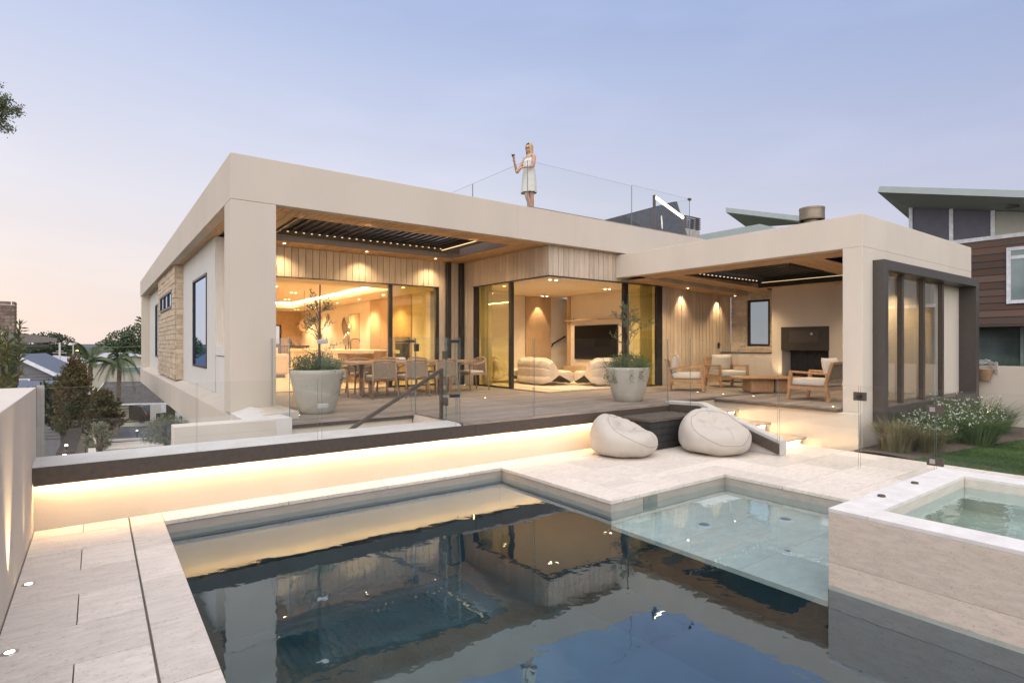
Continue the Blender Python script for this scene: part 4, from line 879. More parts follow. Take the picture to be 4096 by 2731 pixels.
# the chest's footprint follows its visible near corner, set against the wall
cx0, cx1, cy0, cy1 = 7.02, 8.62, 6.05, 6.83
nc = Zp(2607, 1804, ZP); cx1 = 8.60; cy1 = 6.80
cx0, cy0 = nc.x - 0.02, nc.y
chest_w = None
chest()

# ---- bean bags
def bean(name, loc, rz, w, label):
    root = thing(name, label, 'bean bag', loc, rz, 'bean bags on the terrace')
    a, b_, hgt = w / 2, w / 2 * 0.97, w * 0.665
    def surf(th, ph, off=0.0):      # th azimuth (0 = front of the seat), ph from -90..90
        cx, cyy, sz = math.cos(ph) * math.cos(th), math.cos(ph) * math.sin(th), math.sin(ph)
        # fat belly at the floor, tall rounded back, lower front lobe with a soft seat hollow
        if sz < 0: rr_ = max(1e-6, 1 - sz * sz) ** 0.16 / max(1e-6, math.cos(ph)); cx *= rr_; cyy *= rr_
        x, y = a * cx, b_ * cyy; up = max(0.0, sz)
        full = math.copysign(abs(sz) ** 0.85, sz)
        z = hgt * 0.27 * (1 + full) if sz < 0 else hgt * 0.27 + hgt * 0.73 * full
        z *= 1 - 0.34 * (0.5 + 0.5 * math.tanh(2.4 * (cx + 0.02))) * up ** 0.7
        x -= a * 0.20 * up ** 1.6
        gx, gy = (x - a * 0.16) / (a * 0.40), y / (b_ * 0.52)
        g = math.exp(-(gx*gx + gy*gy)) * up ** 0.6
        z -= hgt * 0.15 * g
        if z < hgt * 0.26:
            k = z / (hgt * 0.26); s = 0.87 + 0.13 * math.sqrt(max(0, 1 - (1 - k) ** 2)); x *= s; y *= s
        n1 = noise.noise(Vector((x * 4.0 + loc[0] * 3, y * 4.0, z * 4.0))) * 0.026
        fold = (1 - abs(noise.noise(Vector((x * 7 + 5, y * 3.0 + loc[1], z * 2.5)))) * 2.2); fold = max(0, fold) ** 3 * 0.055 * math.exp(-((gx + 0.25) ** 2 + gy ** 2) * 0.5) * up
        psi = math.atan2(gy, gx); rad_ = math.hypot(gx, gy); fold += 0.058 * max(0.0, math.cos(psi * 4 + 1.3 + 2.2 * noise.noise(Vector((gx * 1.3 + loc[0], gy * 1.3, 1.7))))) ** 5 * math.exp(-((rad_ - 0.95) / 0.45) ** 2) * up ** 0.5
        crs = math.sin(th * 11 + 3 * noise.noise(Vector((x * 5, y * 5, z * 5)))) * 0.006 * max(0, 1 - abs(z - hgt * 0.18) / (hgt * 0.22))
        p = Vector((x, y, max(z, 0.0)))
        nn = Vector((cx, cyy, sz * 0.9)).normalized()
        p += nn * (n1 - fold + crs + off)
        p.z = max(p.z, 0.0); return p
    q = MB(); q.grid(lambda u, v: surf(u * 2 * math.pi, (v - 0.5) * math.pi), 120, 70, wrapu=True)
    O('cover', q, M['bean'], root, smooth=True)
    # piped seams: round the seat panel and up the middle
    pts = []; ax = Vector((math.cos(R(50)), 0, math.sin(R(50)))); ux = Vector((-math.sin(R(50)), 0, math.cos(R(50)))); uy = Vector((0, 1, 0))
    for k in range(91):
        t = k / 90 * 2 * math.pi; d = ax * math.cos(R(53)) + (ux * math.cos(t) + uy * math.sin(t)) * math.sin(R(53)); pts.append(surf(math.atan2(d.y, d.x), math.asin(d.z), 0.002))
    q = MB(); q.tube(pts, 0.0036, 6, cap=False); O('seam', q, M['seam'], root, smooth=True)
    q = MB(); q.tube([surf(0.02, R(8 + 62 * k / 24), 0.002) for k in range(25)], 0.002, 6); O('seam', q, M['seam'], root, smooth=True)
    q = MB(); q.tube([surf(math.pi, R(-10 + 95 * k / 24), 0.002) for k in range(25)], 0.003, 6); O('seam', q, M['seam'], root, smooth=True)
    return root
b1 = Zp(2492, 1816, ZP); b2 = Zp(2858, 1806, ZP)
bean('bean_bag', (b1.x, b1.y, ZP), R(-72), 1.07, 'cream bean bag nearest the glowing wall, left of the black chest')
bean('bean_bag', (b2.x, b2.y, ZP), R(-118), 1.16, 'cream bean bag in front of the white stair wall, right of the black chest')

# ---- planters with olive trees
def leaf_quads(mb, p, d, ln, wd, rr):
    d = d.normalized(); s = d.cross(Vector((rr.uniform(-1, 1), rr.uniform(-1, 1), rr.uniform(-1, 1)))).normalized() * wd
    mb.add([p, p + d * ln * 0.5 + s, p + d * ln, p + d * ln * 0.5 - s], [(0, 1, 2, 3)])
def planter(name, loc, h, r0, r1, label):
    t = thing(name, label, 'planter', loc, 0, 'round cast planters on the deck')
    q = MB(); q.lathe([(0.0, 0.0), (r0 * 0.96, 0.0), (r0, 0.02)] + [(r0 + (r1 - r0) * (k / 10) ** 0.72, h * k / 10) for k in range(1, 11)] + [(r1 - 0.03, h + 0.004), (r1 - 0.04, h - 0.06), (r1 - 0.05, h - 0.10)], 48); O('pot', q, M['pot'], t, smooth=True)
    q = MB(); q.disc((0, 0, h - 0.07), r1 - 0.05, n=32); O('soil', q, M['soil'], t); return t
def trailing(name, loc, r, h, seed, label, nlv=5200, lean=(0, 0)):
    rr = random.Random(seed); q = MB(); t = thing(name, label, 'plant', loc)
    for k in range(90):        # many small mounds and trails spilling over the rim
        a = rr.uniform(0, 2 * math.pi); rad = r * math.sqrt(rr.random()) * 1.02
        c = Vector((rad * math.cos(a), rad * math.sin(a), 0)); top = (1 - (rad / r) ** 2) * h * 0.8 + 0.05 + rr.uniform(0, 0.10)
        drop = rr.random() < 0.4 and rad > r * 0.75; L = rr.uniform(0.10, 0.36)
        for _ in range(nlv // 90):
            if drop:
                s = rr.random(); p = c * (1.03 + 0.05 * s) + Vector((0, 0, 0.04 - L * s)) + Vector((rr.gauss(0, 0.03), rr.gauss(0, 0.03), rr.gauss(0, 0.02)))
            else:
                s = rr.random(); p = c + Vector((rr.gauss(0, 0.055), rr.gauss(0, 0.055), top * s + rr.gauss(0, 0.015)))
            leaf_quads(q, p, Vector((rr.gauss(0, 1), rr.gauss(0, 1), rr.gauss(0.3, 0.8))), rr.uniform(0.014, 0.03), rr.uniform(0.006, 0.012), rr)
    O('foliage', q, M['herb'], t, fix=False, kind='stuff'); q = MB()
    for k in range(24):
        a = rr.uniform(0, 6.283); rad = rr.uniform(0, r * 0.8); q.tube([(rad*math.cos(a), rad*math.sin(a), -0.06), (rad*1.05*math.cos(a), rad*1.05*math.sin(a), h * rr.uniform(0.5, 1.0))], 0.003, 4)
    O('stems', q, M['bark'], t, kind='stuff'); return t
def olive_tree(name, loc, trunk_top, tip, spread, nb, seed, label, stake=None, z0=0.25):
    rr = random.Random(seed); t = thing(name, label, 'olive tree', loc)
    q = MB(); tr = [Vector((0, 0, -0.05))]
    for k in range(1, 7): tr.append(Vector((rr.gauss(0, 0.012), rr.gauss(0, 0.012), trunk_top * k / 6)))
    q.tube(tr, [0.019 - 0.0022 * k for k in range(7)], 8); O('trunk', q, M['bark'], t, smooth=True)
    lf = MB()
    for b_ in range(nb):
        f = z0 + (1 - z0) * rr.random() ** 0.7; zb = trunk_top * f; a = rr.uniform(0, 6.283); L = spread * rr.uniform(0.45, 1.0) * (1.1 - 0.55 * f ** 2); rise = rr.uniform(0.35, 1.5)
        p0 = Vector((0, 0, zb)); kx = rr.gauss(0, 0.12)
        pts = [p0 + Vector((math.cos(a + kx*s) * L * s, math.sin(a + kx*s) * L * s, L * rise * s * (1.25 - 0.5 * s))) for s in (0, 0.3, 0.6, 0.85, 1.0)]
        qb = MB(); qb.tube(pts, [0.006, 0.005, 0.0035, 0.0028, 0.002], 5); O('branch', qb, M['bark'], t)
        for tw in range(5):
            s = rr.uniform(0.3, 1.0); i = min(3, int(s * 4)); p = pts[i].lerp(pts[i + 1], s * 4 - i)
            td_ = ((pts[-1] - pts[0]).normalized() * 0.6 + Vector((rr.gauss(0, 0.6), rr.gauss(0, 0.6), rr.gauss(0.35, 0.4)))).normalized(); tl = rr.uniform(0.07, 0.17)
            for k in range(11):
                q_ = p + td_ * tl * (k / 10); dv = td_ * 0.8 + Vector((rr.gauss(0, 0.55), rr.gauss(0, 0.55), rr.gauss(0.1, 0.5))); leaf_quads(lf, q_, dv, rr.uniform(0.035, 0.065), rr.uniform(0.005, 0.008), rr)
    for k in range(int(34 * (tip - trunk_top) / 0.3)):
        leaf_quads(lf, Vector((rr.gauss(0, 0.035), rr.gauss(0, 0.035), rr.uniform(trunk_top * 0.75, tip))), Vector((rr.gauss(0, 0.5), rr.gauss(0, 0.5), 1)), rr.uniform(0.035, 0.065), 0.007, rr)
    O('foliage', lf, M['olive'], t, fix=False, kind='stuff')
    if stake: q = MB(); q.tube([(0.03, 0.02, -0.05), (0.035, 0.02, stake)], 0.013, 8); O('stake', q, M['bronze'], t)
    return t
pp = Zp(1268, 1650, 0.0); pp.z = 0.0
planter('planter_pot', pp, 0.70, 0.255, 0.43, 'large pale tapered planter by the stairwell glass at the corner column')
trailing('trailing_plant', pp + Vector((0, 0, 0.66)), 0.40, 0.30, 3, 'bushy green herbs overflowing the planter beside the corner column', 6500)
olive_tree('olive_tree', pp + Vector((0.02, 0, 0.66)), 0.98, 1.05, 0.42, 17, 5, 'young olive tree with a tall stake in the planter by the corner column', stake=1.42, z0=0.12)
pp = Zp(2512, 1602, 0.0); pp.z = 0.0
planter('planter_pot', pp, 0.66, 0.26, 0.435, 'large pale tapered planter standing by the glass fence in front of the living room')
trailing('trailing_plant', pp + Vector((0, 0, 0.62)), 0.42, 0.30, 11, 'grey green herbs spilling over the planter before the television', 6500)
olive_tree('olive_tree', pp + Vector((0, 0, 0.62)), 1.10, 1.28, 0.50, 20, 21, 'young bushy olive tree growing in the planter before the television', stake=1.52, z0=0.2)

# ---- outdoor dining table and chairs
TX0, TX1, TY0, TY1, TZ = 4.10, 7.25, 11.15, 12.30, 0.74
dt = thing('dining_table', 'long rounded teak dining table with slanted trestle legs on the deck', 'dining table', ((TX0+TX1)/2, (TY0+TY1)/2, 0))
hx, hy = (TX1 - TX0) / 2, (TY1 - TY0) / 2
q = MB(); pts = []
for k in range(48):
    a = 2 * math.pi * k / 48; c, s = math.cos(a), math.sin(a); pts.append((hx * math.copysign(abs(c) ** 0.45, c), hy * math.copysign(abs(s) ** 0.5, s), TZ - 0.045))
q.prism(pts, (0, 0, 0.045)); O('tabletop', q, M['teak_pale'], dt, bevel=0.008)
for sx in (-1, 1):
    for sy in (-1, 1):
        q = MB(); q.bar((sx * (hx - 0.62), sy * (hy - 0.27), TZ - 0.05), (sx * (hx - 0.48) * 0.88, sy * (hy - 0.33), 0.0), 0.10, 0.09); O('leg', q, M['teak_pale'], dt, bevel=0.01)
    q = MB(); q.box(sx * (hx - 0.60) - 0.04, -hy + 0.32, 0.30, sx * (hx - 0.60) + 0.04, hy - 0.32, 0.38); O('stretcher', q, M['teak_pale'], dt)
q = MB(); q.box(-hx + 0.6, -0.04, 0.30, hx - 0.6, 0.04, 0.37); O('stretcher', q, M['teak_pale'], dt)
q = MB(); q.box(0.0, -0.1, TZ, 0.26, 0.1, TZ + 0.03); q.box(0.02, -0.09, TZ + 0.03, 0.24, 0.09, TZ + 0.055)
p = Zp(1592, 1438, TZ); O('book_stack', q, M['fit_w'], loc=(p.x - 0.1, p.y, 0.0), label='small stack of white books on the dining table', cat='books')
def dining_chair(loc, rz, label):
    t = thing('dining_chair', label, 'dining chair', loc, rz, 'teak dining chairs round the long table')
    # local: chair faces +y (towards the table), back at -y
    for sx in (-1, 1):
        q = MB(); q.tube([(sx*0.27, 0.24, 0.0), (sx*0.245, 0.22, 0.62)], [0.017, 0.021], 8); O('leg', q, M['teak_pale'], t, smooth=True)
        q = MB(); q.tube([(sx*0.285, -0.31, 0.0), (sx*0.25, -0.24, 0.40), (sx*0.245, -0.22, 0.76)], [0.016, 0.023, 0.018], 8); O('leg', q, M['teak_pale'], t, smooth=True)
        q = MB(); q.tube([(sx*0.245, 0.24, 0.62), (sx*0.265, 0.05, 0.635), (sx*0.258, -0.15, 0.67), (sx*0.225, -0.24, 0.745)], [0.02, 0.022, 0.022, 0.02], 8); O('arm', q, M['teak_pale'], t, smooth=True)
    q = MB(); q.box(-0.25, -0.24, 0.37, 0.25, -0.20, 0.425); q.box(-0.25, 0.19, 0.37, 0.25, 0.23, 0.425); q.box(-0.25, -0.20, 0.375, -0.21, 0.19, 0.42); q.box(0.21, -0.20, 0.375, 0.25, 0.19, 0.42); O('seat_frame', q, M['teak_pale'], t, bevel=0.005)
    q = MB(); q.box(-0.225, -0.19, 0.425, 0.225, 0.23, 0.475); O('cushion', q, M['cushion'], t, bevel=0.02)
    q = MB()
    def bf(u, v): x = (u - 0.5) * 0.47; return Vector((x, -0.245 - 0.045 * (1 - (2*u - 1) ** 2) - 0.01 * v + 0.0, 0.43 + 0.30 * v))
    q.grid(bf, 12, 5); q.grid(lambda u, v: bf(u, v) + Vector((0, 0.018, 0)), 12, 5); O('backrest', q, M['weave'], t, smooth=True)
    q = MB(); q.tube([(-0.245, -0.225, 0.75), (-0.12, -0.275, 0.775), (0, -0.29, 0.782), (0.12, -0.275, 0.775), (0.245, -0.225, 0.75)], [0.02, 0.024, 0.026, 0.024, 0.02], 8); O('top_rail', q, M['teak_pale'], t, smooth=True)
    q = MB(); q.tube([(-0.24, -0.24, 0.425), (0, -0.29, 0.42), (0.24, -0.24, 0.425)], 0.014, 6); O('lower_rail', q, M['teak_pale'], t, smooth=True)
    return t
ch0 = dining_chair((4.74, 11.06, 0), 0, 'woven back dining chair on the pool side of the table, nearest the planter')
G = 'teak dining chairs round the long table'
dup(ch0, (5.45, 11.05, 0), R(2), 'woven back dining chair on the pool side of the table, behind the sloping handrail', G)
dup(ch0, (6.20, 11.06, 0), R(-2), 'woven back dining chair on the pool side of the table, nearest the living room doors', G)
dup(ch0, (4.90, 12.42, 0), R(180), 'dining chair facing the pool across the table, nearest the planter', G)
dup(ch0, (5.65, 12.42, 0), R(180), 'dining chair facing the pool across the middle of the table', G)
dup(ch0, (6.40, 12.44, 0), R(178), 'dining chair facing the pool across the table, nearest the downpipes', G)
dup(ch0, (7.42, 11.72, 0), R(90), 'dining chair at the right end of the table with its pale cushion showing', G)
dup(ch0, (3.98, 11.75, 0), R(-90), 'dining chair at the left end of the table, half behind the planter', G)

# ---- lounge chairs and coffee table in the outdoor room
def pillow(mb, w, h, t, M4):
    def f(u, v):
        x, y = u * 2 - 1, v * 2 - 1; e = (1 - abs(x) ** 2.6) * (1 - abs(y) ** 2.6); pin = 1 - 0.07 * (1 - abs(x) ** 3) * abs(y) ** 2 ; pin2 = 1 - 0.07 * (1 - abs(y) ** 3) * abs(x) ** 2
        return x * w / 2 * pin2, y * h / 2 * pin, t / 2 * max(e, 0) ** 0.55
    for sgn in (1, -1):
        mb.grid(lambda u, v: M4 @ Vector((f(u, v)[0], f(u, v)[1], sgn * f(u, v)[2])), 16, 14)
def lounge_chair(loc, rz, label):
    t = thing('lounge_chair', label, 'lounge chair', loc, rz, 'teak lounge chairs in the outdoor room')
    W_, D_ = 0.76, 0.74
    for sx in (-1, 1):
        x = sx * W_ / 2
        q = MB(); q.bar((x, D_/2 + 0.03, 0.0), (x, D_/2 - 0.02, 0.57), 0.055, 0.065, up=(0,1,0)); O('leg', q, M['teak'], t, bevel=0.006)
        q = MB(); q.bar((x, -D_/2 - 0.03, 0.0), (x, -D_/2 + 0.03, 0.34), 0.055, 0.065, up=(0,1,0)); q.bar((x, -D_/2 + 0.03, 0.34), (x, -D_/2 - 0.10, 0.76), 0.05, 0.055, up=(0,1,0)); O('leg', q, M['teak'], t, bevel=0.006)
        q = MB(); q.bar((x, D_/2 + 0.0, 0.565), (x, -D_/2 - 0.03, 0.535), 0.065, 0.04); O('arm', q, M['teak'], t, bevel=0.008)
        q = MB(); q.bar((x, D_/2 - 0.02, 0.25), (x, -D_/2 + 0.02, 0.25), 0.04, 0.07); O('side_rail', q, M['teak'], t)
    q = MB(); q.bar((-W_/2, D_/2 - 0.02, 0.25), (W_/2, D_/2 - 0.02, 0.25), 0.04, 0.07); q.bar((-W_/2, -D_/2 + 0.02, 0.25), (W_/2, -D_/2 + 0.02, 0.25), 0.04, 0.07); q.box(-W_/2 + 0.02, -D_/2 + 0.04, 0.255, W_/2 - 0.02, D_/2 - 0.04, 0.275); O('seat_frame', q, M['teak'], t)
    q = MB(); q.bar((-W_/2, -D_/2 - 0.095, 0.745), (W_/2, -D_/2 - 0.095, 0.745), 0.04, 0.05); q.bar((-W_/2, -D_/2 - 0.0, 0.40), (W_/2, -D_/2 - 0.0, 0.40), 0.03, 0.04); O('back_rail', q, M['teak'], t)
    q = MB(); q.quad((-W_/2 + 0.02, -D_/2 - 0.0, 0.42), (W_/2 - 0.02, -D_/2 - 0.0, 0.42), (W_/2 - 0.02, -D_/2 - 0.085, 0.73), (-W_/2 + 0.02, -D_/2 - 0.085, 0.73)); O('woven_back', q, M['weave'], t)
    q = MB(); q.box(-W_/2 + 0.035, -D_/2 + 0.05, 0.285, W_/2 - 0.035, D_/2 + 0.02, 0.43); O('seat_cushion', q, M['cushion'], t, bevel=0.045, smooth=True)
    q = MB(); pillow(q, 0.60, 0.46, 0.20, Matrix.Translation((0.0, -D_/2 + 0.10, 0.63)) @ Matrix.Rotation(R(74), 4, 'X') @ Matrix.Rotation(R(rng.uniform(-4, 4)), 4, 'Z')); O('back_cushion', q, M['cushion'], t, smooth=True)
    return t
lc = lounge_chair((11.58, 8.56, 0), R(-146), 'teak lounge chair with cream cushions seen from its side, nearest the planter')
dup(lc, (13.42, 8.66, 0), R(152), 'teak lounge chair with a broad cream cushion facing us before the white cabinets', 'teak lounge chairs in the outdoor room')
dup(lc, (11.66, 5.48, 0), R(-2), 'teak lounge chair with a grey cushion, half hidden by the corner column', 'teak lounge chairs in the outdoor room')
ct = thing('coffee_table', 'low round edged teak coffee table on a block base in the outdoor room', 'coffee table', (12.55, 7.05, 0), R(-36))
q = MB(); pts = []
for k in range(40):
    a = 2 * math.pi * k / 40; c, s = math.cos(a), math.sin(a); pts.append((0.82 * math.copysign(abs(c) ** 0.7, c), 0.48 * math.copysign(abs(s) ** 0.75, s)))
for (z0, z1, k0, k1) in ((0.31, 0.345, 0.84, 1.0), (0.345, 0.36, 1.0, 0.985)):
    n = len(pts); q.add([(x*k0, y*k0, z0) for x, y in pts] + [(x*k1, y*k1, z1) for x, y in pts], [(i, (i+1) % n, n+(i+1) % n, n+i) for i in range(n)])
q.poly([(x*0.985, y*0.985, 0.36) for x, y in pts]); q.poly([(x*0.84, y*0.84, 0.31) for x, y in pts][::-1]); O('tabletop', q, M['teak'], ct, fix=False)
for (x0, x1, w_) in ((-0.48, 0.06, 0.26), (0.10, 0.48, 0.24)):
    q = MB(); q.box(x0, -w_, 0, x1, w_, 0.312); O('base_block', q, M['teak'], ct, bevel=0.05)

# ---- living room: low quilted sofas, rug, television
def quilted(loc, rz, W_, label):
    t = thing('quilted_sofa', label, 'sofa', loc, rz, 'low quilted sofas in the living room')
    prof = [(-0.47, 0.02), (-0.50, 0.16), (-0.47, 0.34), (-0.50, 0.50), (-0.44, 0.68), (-0.32, 0.72), (-0.20, 0.60), (-0.10, 0.44), (0.08, 0.36), (0.30, 0.38), (0.50, 0.36), (0.58, 0.27), (0.57, 0.12), (0.48, 0.02)]
    pv = [Vector((y, z)) for y, z in prof]
    def P(v):
        s = v * (len(pv) - 1); i = min(int(s), len(pv) - 2); f = s - i
        a_, b_, c_, d_ = pv[max(i-1, 0)], pv[i], pv[i+1], pv[min(i+2, len(pv)-1)]
        return 0.5 * ((2*b_) + (-a_ + c_)*f + (2*a_ - 5*b_ + 4*c_ - d_)*f*f + (-a_ + 3*b_ - 3*c_ + d_)*f**3)
    def f(u, v):
        p = P(v); x = (u - 0.5) * W_
        ed = 1 - abs(2*u - 1) ** 6 * 0.24
        ripple = 0.052 * abs(math.sin(v * math.pi * 9)) ** 0.6 + 0.022 * abs(math.sin(u * math.pi * max(2, round(W_ / 0.33)))) ** 0.5
        c = Vector((0.0, 0.30)); d = (p - c); d.normalize()
        p2 = c + (p - c) * ed + d * (ripple - 0.04)
        return Vector((x, p2.x, max(0.0, p2.y)))
    q = MB(); q.grid(f, 36, 110); n = 111
    for sx in (0, 1):
        ring = [f(sx, k / 110) for k in range(111)]; ctr = Vector(((sx - 0.5) * (W_ + 0.05), -0.05, 0.28)); q.add(ring + [ctr], [(k, k + 1, 111) for k in range(110)])
    O('quilted_cover', q, M['sofa'], t, smooth=True); return t
G2 = 'low quilted sofas in the living room'
s1 = quilted((10.05, 12.15, 0.012), R(-92), 1.45, 'cream quilted low sofa seen from behind beside the door post')
quilted((11.0, 10.95, 0.012), R(-6), 1.05, 'cream quilted low armchair with its back to us before the television')
quilted((9.75, 13.55, 0.012), R(-110), 1.0, 'quilted low armchair behind the tinted door glass, looking green yellow')
q = MB(); q.box(9.0, 10.15, 0.001, 12.0, 13.3, 0.012); O('rug', q, M['rug'], label='large pale rug under the quilted sofas in the living room', cat='rug')
ta, tb_ = Xp(2303, 1303, TX), Xp(2474, 1440, TX)
tv = thing('television', 'large black wall television in the living room', 'television')
q = MB(); q.box(TX - 0.06, tb_.y, tb_.z, TX - 0.005, ta.y, ta.z); O('body', q, M['black'], tv, bevel=0.004)
q = MB(); q.box(TX - 0.064, tb_.y + 0.01, tb_.z + 0.01, TX - 0.0605, ta.y - 0.01, ta.z - 0.01); O('screen', q, mat('screen', (0.008, 0.007, 0.007), 0.35, 0.0, spec=0.15), tv)
p = Xp(2291, 1273, TX - 0.08); q = MB(); q.grid(lambda u, v: Vector((p.x + 0.055*math.cos(6.2832*u)*math.sin(math.pi*v), p.y + 0.055*math.sin(6.2832*u)*math.sin(math.pi*v), pa.z + 0.056 - 0.055*math.cos(math.pi*v))), 20, 12, wrapu=True); O('glass_ball', q, M['steel'], smooth=True, label='small silvery ball on the shelf above the television', cat='ornament')

# ---- kitchen / dining hall: island, stools, tap, sofa, mirror, disc sculpture
isl = thing('kitchen_island', 'long pale kitchen island with an overhanging stone bench', 'kitchen island')
q = MB(); q.box(5.80, 15.25, 0.85, 7.15, 22.0, 0.95); O('benchtop', q, M['bench'], isl, bevel=0.006)
q = MB(); q.box(6.15, 16.2, 0.0, 7.1, 21.9, 0.849); O('cabinet', q, M['oak_h'], isl)
q = MB(); q.box(5.85, 16.8, 0.0, 6.148, 21.9, 0.849); O('side_panel', q, M['wall_in'], isl)
tp_ = Zp(1383, 1397, 0.95)
q = MB(); q.tube([(6.4, 17.2, 0.95), (6.4, 17.2, 1.22), (6.46, 17.17, 1.28), (6.62, 17.1, 1.28), (6.66, 17.08, 1.20)], 0.018, 8); q.tube([(6.28, 17.3, 0.95), (6.28, 17.3, 1.10)], 0.02, 8); O('kitchen_tap', q, M['bronze'], smooth=True, label='dark curved tap standing on the kitchen island', cat='tap')
def stool(loc, rz, label, m):
    t = thing('bar_stool', label, 'bar stool', loc, rz, 'bar stools at the kitchen island')
    q = MB(); q.box(-0.21, -0.2, 0.62, 0.21, 0.2, 0.69); O('seat', q, m, t, bevel=0.02)
    q = MB(); q.box(-0.20, -0.22, 0.69, 0.20, -0.18, 0.93); O('backrest', q, m, t, bevel=0.015)
    for sx in (-1, 1):
        for sy in (-1, 1): q = MB(); q.tube([(sx*0.16, sy*0.15, 0.62), (sx*0.2, sy*0.19, 0)], 0.016, 6); O('leg', q, M['teak_pale'], t)
    return t
s0 = stool((5.60, 16.5, 0), R(-90), 'pale upholstered bar stool nearest the potted olive tree', M['sofa'])
dup(s0, (5.62, 17.4, 0), R(-90), 'pale upholstered bar stool second along the kitchen island', 'bar stools at the kitchen island')
stool((6.30, 14.92, 0), R(8), 'dark bar stool pulled up to the near end of the kitchen island', M['teak'])
sf = thing('sofa', 'cream sofa with loose cushions at the left of the dining hall', 'sofa', (4.05, 20.2, 0))
q = MB(); q.box(-1.4, -0.5, 0.10, 1.15, 0.5, 0.42); O('seat', q, M['sofa'], sf, bevel=0.06); q = MB(); q.box(-1.4, -0.58, 0.12, 1.15, -0.35, 0.80); O('backrest', q, M['sofa'], sf, bevel=0.07)
for x in (-0.9, -0.3, 0.6): q = MB(); pillow(q, 0.6, 0.45, 0.2, Matrix.Translation((x, -0.2, 0.80)) @ Matrix.Rotation(R(72), 4, 'X')); O('cushion', q, M['sofa'], sf, smooth=True)
q = MB(); q.box(-1.3, -0.45, 0.0, 1.05, 0.4, 0.1); O('base', q, M['bronze'], sf)
pm = Xp(1388, 1325, KX - 0.06)
def mir(u, v):
    a = 2 * math.pi * u; r = (0.42 + 0.06*math.sin(3*a + 1) + 0.05*math.sin(2*a)) * v
    return Vector((KX - 0.05 - 0.10 * math.sin(3.0 * v * math.cos(a)) * v - 0.03 * math.sin(5 * a) * v, pm.y + r * math.cos(a) * 1.0, pm.z + r * math.sin(a) * 1.55))
q = MB(); q.grid(mir, 48, 12, wrapu=True); O('wall_mirror', q, M['mirror'], smooth=True, label='crumpled shiny metal mirror on the white wall behind the kitchen', cat='mirror')
pm2 = Zp(1219, 1300, 1.85); pm2 = Yp(1217, 1302, 19.5)
q = MB(); q.grid(lambda u, v: Vector((pm2.x + 0.17*v*math.cos(6.2832*u)*(1+0.12*math.sin(6.2832*u*2)), pm2.y + 0.05*math.sin(3*v), pm2.z + 0.21*v*math.sin(6.2832*u)*(1+0.1*math.cos(6.2832*u*3)))), 32, 8, wrapu=True); 
ld = O('pendant_disc', q, M['oak_h'], smooth=True, label='golden leaf shaped pendant hanging in the dining hall', cat='pendant')
q = MB(); q.tube([(pm2.x, pm2.y, pm2.z + 0.2), (pm2.x, pm2.y, 2.93)], 0.006, 5); O('cord', q, M['black'], ld)
q = MB()
for k in range(26): q.box(5.3 + k*0.06, 23.0, 0.4, 5.325 + k*0.06, 23.02, 1.05)
q.box(5.28, 22.99, 1.03, 6.87, 23.03, 1.07); q.box(5.28, 22.6, 0.38, 6.87, 23.02, 0.42)
for x in (5.3, 6.82): q.box(x, 22.62, 0, x + 0.04, 22.66, 0.4); q.box(x, 22.96, 0, x + 0.04, 23.0, 0.4)
O('spindle_bench', q, M['bronze'], label='dark spindle backed bench beyond the kitchen island', cat='bench')

# ================================================================== PERSON on the roof terrace
M['skin'] = mat('skin', (0.50, 0.30, 0.21), 0.55, 0.05, 8, spec=0.35)
M['hair'] = mat('blonde_hair', (0.46, 0.33, 0.17), 0.5, 0.2, 4, (30, 30, 2))
M['dress'] = mat('white_dress', (0.66, 0.65, 0.60), 0.9, 0.05, 10, bump=0.2, bscale=140)
pp = Yp(2116, 827, 10.02); PZ = 3.957
person = thing('person', 'woman in a short white slip dress holding a wine glass on the roof terrace', 'person', (pp.x, pp.y, PZ), 0)
# local frame: facing -X-ish and slightly to the viewer; built directly in world axes around the origin
fw = (-RT * 0.80 - FWD * 0.60).normalized(); sd = Vector((-fw.y, fw.x))        # facing direction (left, a little towards us) / her left
def B(f, s, z): v = fw * f + sd * s; return Vector((v.x, v.y, z))
sk = {}; verts = []; rads = []; edges = []
def jv(n, p, r, par=None):
    sk[n] = len(verts); verts.append(p); rads.append(r)
    if par is not None: edges.append((sk[par], sk[n]))
jv('pelvis', B(0, 0, 0.93), (0.135, 0.11)); jv('waist', B(0.0, 0, 1.08), (0.115, 0.09), 'pelvis'); jv('chest', B(-0.01, 0, 1.25), (0.13, 0.10), 'waist'); jv('collar', B(-0.025, 0, 1.38), (0.085, 0.07), 'chest'); jv('neck', B(-0.02, 0, 1.45), (0.043, 0.045), 'collar'); jv('skull_base', B(-0.005, 0, 1.515), (0.055, 0.06), 'neck'); jv('skull', B(0.005, 0, 1.60), (0.075, 0.09), 'skull_base'); jv('crown', B(0.0, 0, 1.655), (0.055, 0.06), 'skull'); jv('nose', B(0.088, 0, 1.565), (0.010, 0.012), 'skull'); jv('chin', B(0.06, 0, 1.505), (0.026, 0.022), 'skull_base')
